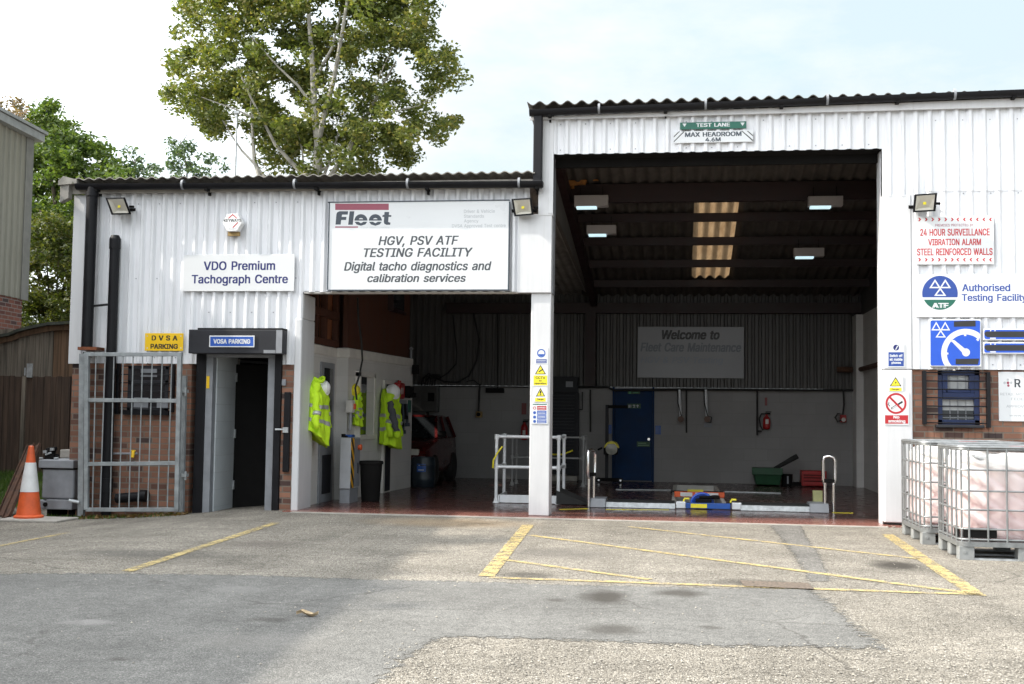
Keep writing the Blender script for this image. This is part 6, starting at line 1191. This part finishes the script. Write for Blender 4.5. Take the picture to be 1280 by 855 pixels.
# rear wall things
t = board('welcome_sign', 'large pale Welcome to sign on the dark back wall', 'sign', 797, 408.5, 930, 472.5, 8.36, 8.39, mat('dull_sign_board', (.25,.255,.27), .35, var=.04, scale=2))
letters(t, 8.357, M['ink'], ('Welcome to', (828,413,899,424), dict(italic=True, bold=.03))); letters(t, 8.3565, mat('grey_print', (.13,.145,.175), .4, var=.03), ('Fleet Care Maintenance', (801,428.5,926,439.5), dict(italic=True, bold=.02))); letters(t, 8.357, mat('faint_blue_print', (.215,.235,.275), .4, var=.03), ('HGV & PSV Testing', (801,446,904,456), dict(italic=True, bold=.01)))
def extinguisher(lab, u, v0, v1, hose):
    p = at(u, (v0+v1)/2, 8.30); z0, z1 = at(u, v1, 8.3).z, at(u, v0, 8.3).z; t = thing('fire_extinguisher', lab, 'extinguisher', (p.x, 8.34, z0), 'red extinguishers on the back wall')
    MB().lathe([(.05,0),(.068,.02),(.07,.05),(.07,z1-z0-.10),(.05,z1-z0-.05),(.022,z1-z0-.03),(.022,z1-z0),(0,z1-z0)], (p.x,8.35,z0), 18).build('cylinder', M['red'], t, smooth=True); MB().box(p.x-.03,p.x+.07,8.33,8.37,z1,z1+.03).box(p.x-.02,p.x+.09,8.335,8.365,z1+.04,z1+.055).build('valve_handle', M['blackm'], t)
    if hose: MB().tube([(p.x,8.33,z1+.01),(p.x-.10,8.32,z1+.01),(p.x-.14,8.32,z1-.08),(p.x-.12,8.32,z1-.22),(p.x-.07,8.31,z1-.30)], .014).build('hose', M['rubber'], t, smooth=True)
    MB().box(p.x-.025, p.x+.03, 8.276, 8.281, z0+.10, z0+.19).build('label', M['offwhite'], t); return t
extinguisher('red fire extinguisher with black hose on the white wall under the sign', 958.5, 518, 536.5, True); extinguisher('red fire extinguisher half hidden behind the middle pillar', 655, 528, 550, False)
def plate(name, lab, cat, u0, v0, u1, v1, m, Y=8.42): 
    a, b = at(u0, v1, Y), at(u1, v0, Y); o = MB().box(a.x, b.x, Y, Y+.012, a.z, b.z).build(name, m, None); return tag(o, lab, cat)
plate('notice', 'narrow dull red notice above the extinguisher with the hose', 'notice', 956, 497, 959, 507, mat('dull_red', (.22,.05,.05), .5)); plate('notice', 'dark red notice above the half hidden extinguisher', 'notice', 652, 504, 658, 518, mat('deep_red', (.18,.02,.02), .5))
plate('notice', 'small blue notice between headlamp tester and blue door', 'notice', 758, 531, 764.5, 542, M['bluesteel']); plate('notice', 'small blue notice on the white wall past the blue door handle', 'notice', 819, 532, 826, 543, M['bluesteel'])
t = board('door_sign', 'small green exit sign with pale symbols high on the blue door', 'sign', 784, 504.5, 801, 510.5, 8.388, 8.396, M['dgreen'], bev=0); shapes(t, 8.386, M['faint'], [rect(785.5,506,787.5,509.5), rect(788.2,506,789,509.5), [(791,506),(794,506),(794,508),(792,508.6),(794.2,509),(794.2,509.6),(791,509.6),(793,507.2),(791,507.2)], [(797,505.6),(799,507.6),(797.6,507.6),(797.6,509.6),(796.4,509.6),(796.4,507.6),(795,507.6)]], 'pictogram')
t = board('door_sign', 'green and yellow fire door keep clear strip on the blue door', 'sign', 796, 552, 812.5, 558.5, 8.388, 8.396, M['dgreen'], bev=0); shapes(t, 8.386, mat('pale_green', (.12,.25,.12), .5), [rect(797.5,553.5,808,554.6), rect(797.5,556,811,557.2)], 'text_line')
t = board('door_sign', 'green running figure sign over the blue door', 'sign', 784.5, 486.5, 800, 492.5, 8.382, 8.39, M['dgreen'], bev=0); shapes(t, 8.38, mat('mid_green', (.05,.3,.12), .5), [rect(786,488,789,492), rect(791,488,798,489), rect(791,490.4,798,491.4)], 'pictogram')
# headlamp tester
Y = 7.75; m0 = at(758.5,560,Y); zt = at(758.5,506,Y).z; t = thing('headlamp_tester', 'headlamp aim tester with yellow hood on a dark mast beside the blue door', 'tester', (m0.x, Y, 0))
MB().box(m0.x-.03, m0.x+.03, Y-.03, Y+.03, .06, zt).build('mast', M['darkgrey'], t, .004); MB().box(m0.x-.16, m0.x+.30, Y-.10, Y+.06, .03, .09).build('base', M['blackm'], t, .008)
for x in (m0.x-.14, m0.x+.27): w = MB().lathe([(.0,0),(.05,0),(.05,.03),(0,.03)], (x, Y-.10, .055), 14, 'y').build('wheel', M['rubber'], t); MB().lathe([(0,0),(.018,0),(.018,.004),(0,.004)], (x,Y-.131,.055), 10, 'y').build('hub', M['chrome'], w)
p = at(765,561,Y-.2); MB().box(p.x-.15, p.x+.11, Y-.35, Y-.02, p.z-.11, p.z+.03).build('optic_box', M['blackm'], t, .02); MB().lathe([(.0,0),(.10,0),(.11,.02),(.0,.03)], (p.x, Y-.352, p.z), 20, 'y').build('lens', mat('lens_glass', (.30,.29,.24), .15), t, smooth=True)
MB().prism([(p.x+.135*math.cos(q), p.z+.01+.135*math.sin(q)) for q in np.linspace(.05, PI-.05, 12)]+[(p.x-.115,p.z+.03),(p.x-.06,p.z+.095),(p.x+.06,p.z+.095),(p.x+.115,p.z+.03)], 'y', Y-.40, Y-.1).build('hood', M['syellow'], t); MB().tube([at(752,560,Y-.1), at(748,562,Y-.2)], .02).build('knob', M['blackm'], t)
q0, q1 = at(760,508,Y), at(785,508.5,Y); MB().box(q0.x, q1.x, Y-.04, Y+.0, q0.z-.035, q0.z+.025).build('aiming_arm', M['blackm'], t)
# air hoses and power drop
for lab, u in (('silver lagged air hose drop nearer the blue door', 850), ('silver lagged air hose drop with a hanging loop', 883)):
    a, b = at(u-1, 487, 8.30), at(u+.5, 521, 8.30); t = thing('air_hose', lab, 'air hose', (b.x, 8.3, b.z), 'air hose drops on the back wall'); MB().tube([a, a.lerp(b,.4), a.lerp(b,.85), b], [.03,.034,.028,.022], 9).build('lagging', M['rail'], t, smooth=True); MB().tube([a+Vector((-.03,-.03,0)), a.lerp(b,.5)+Vector((-.035,-.03,0)), b+Vector((.02,-.03,0))], .009).build('cord', M['rubber'], t, smooth=True)
    c0 = at(u+1, 524, 8.28); MB().lathe([(.02,-.02),(.06,-.02),(.06,.02),(.02,.02)], c0, 14, 'y').build('coil', mat('hose_brown', (.14,.09,.07), .7), t, smooth=True)
    if u == 883: MB().tube([c0+Vector((.0,0,.06)), c0+Vector((.08,0,.04)), c0+Vector((.07,0,-.06)), c0+Vector((-.0,0,-.05))], .01).build('loop', M['rubber'], t, smooth=True); o = plate('tape_label', 'crumpled pale tag on the wall under the looped air hose', 'tag', 880, 528.5, 890, 534, M['grey'], 8.40)
p = at(1054,524,8.30); t = thing('power_outlet', 'red and white power outlet with black cable near the corner pier', 'outlet', (p.x,8.32,p.z)); MB().box(p.x-.05,p.x+.06,8.30,8.44,p.z-.06,p.z+.08).build('case', M['red'], t, .01); MB().lathe([(0,0),(.035,0),(.04,.05),(0,.06)], (p.x,8.30,p.z-.01), 12, 'y').build('socket_cap', M['offwhite'], t); MB().tube(pw([(1054,487),(1055,505),(1053.5,518),(1047,517),(1044,522),(1047,527),(1052,525)], 8.28), .016).build('cable', M['rubber'], t, smooth=True)
# green drain tub, bucket, tool chest
Y = 7.95; x0, x1 = at(940.5,600,Y).x, at(977,600,Y).x; zt = at(960,585,Y).z; t = thing('drain_tub', 'dark green plastic oil drainer tub with black spout pipe', 'tub', ((x0+x1)/2, Y, 0))
MB().add([(x0+.06,Y-.15,.02),(x1-.04,Y-.15,.02),(x1-.04,Y+.25,.02),(x0+.06,Y+.25,.02),(x0,Y-.22,zt),(x1,Y-.22,zt),(x1,Y+.3,zt),(x0,Y+.3,zt)], [(0,3,2,1),(0,1,5,4),(1,2,6,5),(2,3,7,6),(3,0,4,7),(4,5,6,7)]).build('tub', M['dgreen'], t, .015); MB().box(x0-.02, x1+.0, Y-.24, Y-.2, zt-.12, zt+.01).build('rim', M['dgreen'], t, .008); MB().tube([at(968,586,Y-.1), at(997,570,Y-.1)], [.035,.05], 10).build('spout', M['rubber'], t, smooth=True)
p = at(984,600,Y); t = thing('bucket', 'black round bucket between green tub and red tool chest', 'bucket', (p.x,Y,0)); MB().lathe([(.085,.004),(.10,.20),(.105,.22),(.09,.215),(.0,.1)], (p.x,Y,0), 18).build('body', M['blackm'], t, smooth=True); MB().box(p.x-.012,p.x+.015,Y-.112,Y-.10,.05,.19).build('label', M['grey'], t)
p = at(994,604,Y); m = MB()
for k in range(4): m.lathe([(0,0),(.05,.01),(.055,.05),(.02,.08),(0,.08)], (p.x-.08+.06*k, Y-.02*(k%2), .002), 8)
tag(m.build('cloth_rags', M['blackm'], None, smooth=True), 'low heap of black rags beside the red tool chest', 'rags')
x0, x1 = at(1001,600,Y).x, at(1032,600,Y).x; zt = at(1015,588,Y).z; t = thing('tool_chest', 'dark red metal tool chest with drawers by the back wall', 'tool chest', ((x0+x1)/2, Y, 0)); MB().box(x0, x1, Y-.18, Y+.2, .02, zt).build('case', M['red'], t, .01)
for k, (f0, f1) in enumerate(((.08,.36),(.40,.58),(.62,.76))): z0, z1 = .02+(zt-.02)*f0, .02+(zt-.02)*f1; d = MB().box(x0+.02, x1-.02, Y-.195, Y-.18, z0, z1).build('drawer', M['red'], t, .004); MB().box(x0+.03, x1-.03, Y-.205, Y-.195, z1-.02, z1-.005).build('handle', M['blackm'], d)
# hanging low-bay lamps
def lamp(lab, u0, u1, v0, v1, Y):
    a, b = at(u0, v1, Y), at(u1, v0, Y); t = thing('bay_lamp', lab, 'lamp', ((a.x+b.x)/2, Y, b.z), 'lit box lamps under the bay roof'); zr = rz(Y)-.16
    MB().box(a.x, b.x, Y, Y+.17, a.z+.03, b.z).build('housing', M['lampface'], t, .005); MB().box(a.x+.03, a.x+(b.x-a.x)*.66, Y+.02, Y+.15, a.z+.0, a.z+.029).build('lit_tube', M['tube'], t, .005)
    for x in (a.x+.08, b.x-.08): MB().tube([(x,Y+.08,b.z),(x,Y+.08,max(b.z+.02, zr))], .004, 5).build('hanger', M['blackm'], t)
lamp('lit box lamp highest under the roof near the middle pillar', 717.5, 760, 243.5, 260, 2.15); lamp('lit box lamp lower down near the middle pillar side', 733, 770, 281, 294.5, 3.45); lamp('lit box lamp highest under the roof near the thick end pillar', 1010.5, 1054, 244.5, 259.5, 2.3); lamp('lit box lamp lower down near the thick end pillar side', 992.5, 1030.5, 309.5, 322.5, 4.6)
m = MB(); 
for (u0, v0, u1, v1, w) in ((694,228,733,227,.09),(697,227,706,223,.05),(706,230,732,230,.06),(715,229,716,236,.05),(703,233,722,231,.03),(722,226,750,225,.03)):
    a, b = at(u0, v0, 2.40), at(u1, v1, 2.42); m.obox(a, b, .05, w*.5)
tag(m.build('broken_plywood', M['ply'], None), 'splintered orange brown plywood scraps wedged on the front roof beam', 'plywood')
# ------------------------------------------------------------------ neighbours on the left
def bx(y): return -12.0-.085*(y-5.5)
t = thing('neighbour_building', 'tall beige ribbed building with red brick base beyond the wooden shed', 'building', (-12.5, 5.5, 0))
zE = atX(35,166,-12.0).z; zB = atX(20,371.5,-12.0).z
m = MB(); m.prism([(bx(5.45)-.02,5.45),(bx(-26)-.02,-26),(bx(-26)-6,-26),(bx(5.45)-6,5.45)], 'z', -.3, zB); m.build('brick_base', M['brickred'], t)
m = MB(); m.fixn = False; y = 5.5; P = []
while y > -26:
    for f, d in ((0,0),(.10,0),(.125,.03),(.185,.03)): P.append((bx(y-f)+d, y-f))
    y -= .21
m.grid([[(x, y_, z) for x, y_ in P] for z in (zB-.02, zE+.1)]); m.build('cladding', M['beige'], t)
MB().box(bx(5.5)-6, bx(5.5)+.03, 5.5, 5.54, zB-.02, zE+.1).box(bx(5.5)-.10,bx(5.5)+.045,5.30,5.545,zB-.03,zE+.1).build('corner_trim', mat('dark_trim', (.18,.175,.16), .6), t)
zF = atX(0,154,bx(4.5)).z; zT = atX(0,141,bx(4.5)).z
MB().prism([(bx(5.75)+.16,5.75),(bx(-26)+.16,-26),(bx(-26)-.1,-26),(bx(5.75)-.1,5.75)], 'z', zF-.02, zT-.06).build('fascia', M['fasciag'], t, .008)
m = MB(); A, Bq = Vector((bx(5.8)+.20,5.8,0)), Vector((bx(-26)+.2,-26,0)); m.add([(A.x,A.y,zT-.055),(Bq.x,Bq.y,zT-.055),(Bq.x-6,Bq.y,zT+.35),(A.x-6,A.y,zT+.35),(A.x,A.y,zT),(Bq.x,Bq.y,zT),(Bq.x-6,Bq.y,zT+.42),(A.x-6,A.y,zT+.42)], [(0,1,2,3),(7,6,5,4),(0,4,5,1),(1,5,6,2),(2,6,7,3),(3,7,4,0)]); m.build('roof', M['fasciag'], t)
# shed
Ys = 4.2; t = thing('wooden_shed', 'weathered wooden shed with mossy felt roof behind the brown fence', 'shed', (-10.6, 5, 0)); xa, xb, xc = -11.9, at(66,440,Ys).x, -9.2
def planks(m, x0, x1, y, z0, z1f, w=.11, seed=0):
    r = random.Random(seed); x = x0
    while x < x1:
        ww = min(w*r.uniform(.85,1.15), x1-x); dy = r.uniform(0,.012); m.box(x, x+ww-.006, y+dy, y+.03, z0+r.uniform(0,.02), z1f(x)+r.uniform(-.01,.01)); x += ww
zr_ = lambda u, v: at(u, v, Ys-.1).z
m = MB(); planks(m, xa, xb, Ys, .2, lambda x: 2.62, .12, 1); m.build('wall', M['shedw'], t); m = MB(); planks(m, xb, xc, Ys+.01, .2, lambda x: 2.72, .12, 2); m.build('wall', M['shedb'], t); MB().box(xa, xc, Ys+.035, Ys+1.9, .2, 2.6).build('core', M['fencew'], t)
def rp(u, v): p = at(u, v, Ys-.15); return (p.x, p.z)
m = MB(); tp = [rp(-6,419), rp(10,416), rp(22,411), rp(36,407.5), rp(50,404.5), rp(62,402.5), rp(75,402), rp(88,401), rp(100,401)]; lo = [(x, z-.05) for x, z in tp][::-1]
m.prism(tp+lo, 'y', Ys-.16, Ys+2.0); m.build('roof', M['felt'], t); m = MB(); m.prism([(x, z-.05) for x, z in tp]+[(x, z-.14) for x, z in tp][::-1], 'y', Ys-.06, Ys-.02); m.build('barge_board', M['shedb'], t)
# fence
Yf = 3.6; t = thing('board_fence', 'dark brown close-boarded fence between neighbour wall and workshop corner', 'fence', (-10, Yf, .2)); zt = at(45,470.5,Yf).z
m = MB(); planks(m, -12.05, -8.12, Yf, .15, lambda x: zt, .105, 5); m.build('boards', M['fencew'], t)
for u in (30, -8, 86): x = at(u,500,Yf).x; MB().box(x-.03, x+.03, Yf-.03, Yf, .1, zt+.0).build('post', M['shedw'] if u == 30 else M['fencew'], t)
for z in (.5, zt-.25): MB().box(-12.05, -8.12, Yf+.03, Yf+.07, z, z+.08).build('rail', M['fencew'], t)
p = at(37,462,Yf-.02); o = thing('hasp_plate', 'small pale metal plate fixed at the top of the brown fence', 'plate', (p.x,Yf,p.z)); MB().box(p.x-.05, p.x+.05, Yf-.03, Yf-.005, p.z-.13, p.z+.10).build('plate', M['galv'], o, .004); MB().tube([(p.x-.07,Yf-.04,p.z-.1),(p.x-.07,Yf-.04,p.z+.03)], .012).build('bolt', M['galv'], o)
# mast behind the roof
p = at(294,222,9.5); q = at(293.5,142,9.5); t = thing('antenna_mast', 'thin grey mast standing behind the low roof beside the big tree', 'mast', (p.x, 9.5, 0)); MB().tube([(p.x,9.5,-.1),(p.x,9.5,q.z)], .02, 8).build('pole', M['galv'], t, smooth=True); MB().box(p.x-.06,p.x+.06,9.46,9.54,q.z,q.z+.05).build('cap', M['galv'], t)

# ------------------------------------------------------------------ vegetation
def in_poly(u, v, P):
    c = False; j = len(P)-1
    for i in range(len(P)):
        if (P[i][1] > v) != (P[j][1] > v) and u < (P[j][0]-P[i][0])*(v-P[i][1])/(P[j][1]-P[i][1])+P[i][0]: c = not c
        j = i
    return c
def leaves(name, m, parent, clumps, size, label=None):
    """many small folded leaves spread through clumps: clumps = (x, y, z, radius, count)"""
    V = []; n = 0
    for (x, y, z, r, k) in clumps:
        g = rng.normal(size=(k,3)); g /= np.linalg.norm(g, axis=1)[:,None]; g *= (rng.random((k,1))**.45)*r; g[:,2] *= .75; V.append(g+np.array([x,y,z]))
    C = np.concatenate(V); k = len(C); a = rng.normal(size=(k,3)); a[:,2] *= .6; a /= np.linalg.norm(a, axis=1)[:,None]; b = rng.normal(size=(k,3)); b -= a*(a*b).sum(1)[:,None]; b /= np.linalg.norm(b, axis=1)[:,None]
    s = size*(.6+.8*rng.random((k,1))); nn = np.cross(a, b)
    Q = np.stack([C-a*s, C+b*s*.48+nn*s*.15, C+a*s*.9, C-b*s*.48+nn*s*.15], 1).reshape(-1,3); off = WO[parent.name] if parent else Vector((0,0,0)); Q = Q-np.array(off)
    me = bpy.data.meshes.new(name); me.vertices.add(4*k); me.vertices.foreach_set('co', Q.astype(np.float32).ravel()); me.loops.add(4*k); me.loops.foreach_set('vertex_index', np.arange(4*k, dtype=np.int32)); me.polygons.add(k); me.polygons.foreach_set('loop_start', np.arange(0,4*k,4, dtype=np.int32)); me.update(calc_edges=True)
    me.materials.append(m); o = bpy.data.objects.new(name, me); COL.objects.link(o); o.parent = parent; WO[o.name] = Vector(off); return o
def clumps_in(poly, Y, dY, n, r, k, thr=-.12, nsc=1.0, seed=0, inside=None):
    R = random.Random(seed); us = [p[0] for p in poly]; vs = [p[1] for p in poly]; out_ = []; tries = 0
    while len(out_) < n and tries < n*60:
        tries += 1; u, v = R.uniform(min(us), max(us)), R.uniform(min(vs), max(vs))
        if not in_poly(u, v, poly): continue
        y = Y+R.gauss(0, dY); p = at(u, v, y)
        if noise.noise(Vector((p.x*nsc, y*nsc*.4+seed, p.z*nsc))) < thr: continue
        out_.append((p.x, p.y, p.z, r*R.uniform(.65,1.35), int(k*R.uniform(.6,1.4))))
    return out_
def limb(parent, pts, r0, r1, Y, m, name='limb', dys=None):
    P = [at(u, v, Y) for u, v in pts]; P = [Vector((p.x, Y+(dys[i] if dys else 0), p.z)) for i, p in enumerate(P)]; n = len(P); return MB().tube(P, [r0+(r1-r0)*i/(n-1) for i in range(n)], 8).build(name, m, parent, smooth=True)
# big pale-stemmed tree behind the low roof
YT = 11.5; b0 = at(398,222,YT); t = thing('poplar_tree', 'big pale stemmed poplar with yellowing leaves behind the low roof', 'tree', (b0.x, YT, 0))
MB().tube([(b0.x+.1,YT,-.1),(b0.x+.05,YT-.3,2.5),(b0.x,YT-.75,b0.z)], [.42,.30,.14], 10).build('trunk', M['bark'], t, smooth=True)
for pts, r0, r1, dy in (([(396,224),(398,180),(393,140),(391,90),(386,20),(384,-80)], .115, .03, None), ([(399,170),(407,145),(420,105),(430,60),(440,10),(448,-60)], .075, .025, (0,-.1,-.2,-.3,-.4,-.5)), ([(412,222),(428,195),(446,160),(462,125),(470,105),(490,70)], .07, .02, (0,.1,.2,.3,.4,.4)), ([(382,222),(366,204),(350,185),(338,160),(325,130),(312,95)], .055, .015, (0,-.1,-.3,-.4,-.6,-.8)), ([(325,222),(318,200),(312,170),(309,140),(304,100)], .06, .015, (0,0,.2,.3,.4)), ([(332,222),(318,205),(302,188),(290,170),(278,150)], .035, .012, None), ([(404,222),(410,190),(415,160),(424,140)], .04, .015, (0,.3,.5,.6)), ([(380,220),(378,190),(372,165)], .03, .012, None), ([(430,195),(405,210),(392,218)], .02, .02, None), ([(396,140),(376,110),(355,90),(330,60)], .04, .012, (0,-.2,-.4,-.8)), ([(393,100),(415,60),(425,20),(430,-40)], .04, .012, None), ([(446,160),(480,140),(520,130),(548,110)], .025, .008, (0,.1,.2,.2)), ([(322,150),(300,140),(270,130),(240,120)], .022, .008, (0,-.2,-.3,-.4)), ([(470,105),(490,60)], .018, .008, None)):
    limb(t, pts, r0, r1, YT-.75, M['bark'], 'limb', dy)
main = [(232,-190),(480,-210),(545,-60),(546,20),(562,70),(574,100),(560,112),(545,120),(572,150),(562,178),(535,170),(515,165),(522,205),(508,220),(492,212),(486,185),(470,196),(468,222),(440,222),(428,205),(420,190),(405,222),(340,222),(336,205),(328,180),(320,165),(303,150),(285,140),(272,168),(255,160),(240,142),(222,136),(208,120),(202,104),(218,92),(216,60),(226,30),(236,0)]
gaps = [(505,75,16),(503,95,10),(545,135,12),(350,125,9),(372,140,8),(410,15,10),(425,50,8),(405,150,8),(340,45,8),(300,140,10),(440,130,7),(470,175,7),(380,200,6),(520,118,9),(452,95,6),(360,70,6)]
cl = [c for c in clumps_in(main, YT, 1.0, 960, .32, 112, -.42, 1.6, 3)]
def uvof(c):
    q = w2i(Vector(c[:3])-CAM); return P0[0]+FPX*q.x/q.z, P0[1]+FPX*q.y/q.z
cl = [c for c in cl if all(math.hypot(uvof(c)[0]-g[0], uvof(c)[1]-g[1]) > g[2]+4 for g in gaps)]
leaves('crown', M['poplar'], t, cl, .062)
# broad green tree above the shed
YG = 9.8; b1 = at(90,300,YG); t = thing('broadleaf_tree', 'bright green broad-leaved tree rising behind the shed', 'tree', (b1.x, YG, 0)); MB().tube([(b1.x,YG,-.1),(b1.x+.1,YG,3),(b1.x,YG,6.5)], [.22,.17,.06], 9).build('trunk', M['darkbark'], t, smooth=True)
for pts in ([(90,330),(70,260),(60,190),(58,140)], [(92,320),(110,250),(130,210),(150,205)], [(90,300),(88,220),(85,165)], [(88,340),(55,280),(42,220)]): limb(t, pts, .07, .012, YG, M['darkbark'])
pg = [(28,170),(44,152),(50,130),(62,127),(70,135),(68,150),(80,150),(92,158),(100,172),(122,182),(132,190),(150,208),(158,222),(172,226),(180,244),(180,300),(96,330),(30,330)]
cl = clumps_in(pg, YG, .75, 300, .30, 95, -.22, 1.4, 11); leaves('crown', M['tree'], t, cl, .062)
# lower shrub
YB = 7.6; b2 = at(65,400,YB); t = thing('overgrown_shrub', 'yellowish green overgrown shrub filling the gap above the shed roof', 'shrub', (b2.x, YB, 0))
for du in (-25,-8,10,26): limb(t, [(65+du*.3,430),(65+du*.6,360),(65+du,290)], .03, .006, YB, M['darkbark'], 'stem')
pb = [(30,285),(45,270),(60,262),(72,275),(84,262),(98,270),(110,270),(110,440),(20,440)]
cl = clumps_in(pb, YB, .5, 210, .24, 95, -.35, 1.8, 21); leaves('foliage', M['shrub'], t, cl, .045)
# tall trees beyond the neighbour building; their crowns soften the edge of its shadow on the yard
for i, (x, y, h) in enumerate(((-20.5,-9.5,12.9),(-21.0,-5.5,13.3),(-20.0,-2.2,12.5),(-20.8,.8,12.8))):
    t = thing('tall_tree', 'tall leafy tree standing in a row beyond the beige neighbour building', 'tree', (x, y, 0), 'tall trees beyond the neighbour building'); MB().tube([(x,y,-.1),(x+.2,y,6),(x,y,h-1)], [.3,.2,.05], 8).build('trunk', M['darkbark'], t, smooth=True)
    R = random.Random(60+i); leaves('crown', M['tree'], t, [(x+R.gauss(0,1.0), y+R.gauss(0,1.2), h-abs(R.gauss(0,2.0)), .5, 60) for _ in range(90)], .12)
# sparse sapling tops over the roof
YS = 10.4
for lab, pts, poly, n, mm, nm, seed in (('slender sapling with sparse bluish leaves showing over the low roof', [(232,240),(234,215),(231,196),(226,180)], [(212,178),(226,172),(245,186),(262,190),(280,200),(282,222),(212,222)], 36, 'sap', 'sapling', 31), ('wispy thin twigged bush top at the edge of the green tree', [(165,240),(172,222),(168,205),(160,190)], [(150,196),(165,182),(176,200),(196,210),(210,215),(206,224),(150,224)], 26, 'sap', 'bush', 41), ('russet leaved shrub tip above the neighbour roof edge', [(10,190),(14,160),(22,135)], [(0,132),(8,124),(22,124),(28,140),(24,158),(4,146)], 15, 'russet', 'bush', 51)):
    Yk = YS if nm != 'bush' or seed == 41 else 9.0; p = at(pts[0][0], pts[0][1], Yk); t = thing('sapling' if nm == 'sapling' else 'bush', lab, nm, (p.x, Yk, 0)); MB().tube([(p.x,Yk,-.1),(p.x,Yk,p.z)], [.04,.03], 7).build('stem', M['darkbark'], t); limb(t, pts, .025, .006, Yk, M['darkbark'], 'stem')
    for k in range(7):
        R = random.Random(seed+k); i = R.randrange(1, len(pts)); q = pts[i]; limb(t, [q, (q[0]+R.uniform(-14,26), q[1]-R.uniform(4,16))], .010, .004, Yk, M['darkbark'], 'twig')
    leaves('foliage', M[mm], t, clumps_in(poly, Yk, .4, n, .17, 34, -.3, 2, seed), .05)
# grass bank and weeds
m = MB(); m.fixn = False; gx = np.linspace(-13, -8.25, 24); gy = np.linspace(.9, 3.58, 14); m.grid([[(x, y, gz(x, y)+.012+.03*noise.noise(Vector((x*2,y*2,0)))) for x in gx] for y in gy]); struct(m.build('grass_bank', mat('mossy_soil', (.07,.085,.03), .95, var=.5, scale=6), smooth=2))
def blades(name, label, pts, h, m, w=.006):
    V = []; F = []
    for (x, y) in pts:
        a = random.uniform(0, 2*PI); hh = h*random.uniform(.4,1.2); z = gz(x, y); dx, dy = math.cos(a)*w, math.sin(a)*w; lx, ly = random.gauss(0,.35)*hh, random.gauss(0,.35)*hh; o = len(V); V += [(x-dx,y-dy,z),(x+dx,y+dy,z),(x+lx,y+ly,z+hh)]; F.append((o,o+1,o+2))
    b = MB(); b.fixn = False; b.add(V, F); o = b.build(name, m); return tag(o, label, 'grass', kind='stuff')
blades('grass', 'rough green grass growing on the bank before the fence', [(random.uniform(-12.9,-8.3), random.uniform(.95,3.55)) for _ in range(16000)], .10, M['grass'], .008)
blades('weeds', 'low weeds along the foot of the metal gate and brick corner', [(random.gauss(random.choice((-7.6,-7.2,-6.6,-8.1)), .16), random.uniform(-.42,-.05)) for _ in range(420)], .05, M['grass'], .007)
lf = [(random.uniform(-7.7,-6.25), random.uniform(-.42,-.03)) for _ in range(150)]
o = leaves('litter', M['dryleaf'], None, [(x, y, gz(x,y)+.018, .02, 2) for x, y in lf], .032); tag(o, 'dry leaf litter gathered under the metal gate', 'leaf litter', kind='stuff')
# loose stones on the yard
m = MB(); m.fixn = False
def stone(x, y, s):
    z = gz(x, y)+.003; o = [Vector((random.gauss(0,.12)+a, random.gauss(0,.12)+b_, c_+random.gauss(0,.08)))*s for a, b_, c_ in ((1,0,.3),(0,1,.3),(-1,0,.3),(0,-1,.3),(0,0,.95))]; m.add([(x+q.x, y+q.y, z+max(-.002,q.z)) for q in o], [(0,1,4),(1,2,4),(2,3,4),(3,0,4)])
for _ in range(1500):
    x, y = random.uniform(-9, 5), -abs(random.gauss(0, 5.5))-.4; stone(x, y, random.uniform(.004,.011))
for _ in range(900):
    p = G(random.uniform(480,1280), random.uniform(805,858), -.012); stone(p.x, p.y, random.uniform(.004,.010))
for _ in range(120): stone(random.uniform(2.4,4), random.uniform(-.45,-.06), random.uniform(.006,.02))
tag(m.build('gravel', mat('loose_chippings', (.27,.25,.215), .9, var=.5, scale=30)), 'loose pale chippings scattered over the yard surface', 'gravel', kind='stuff')
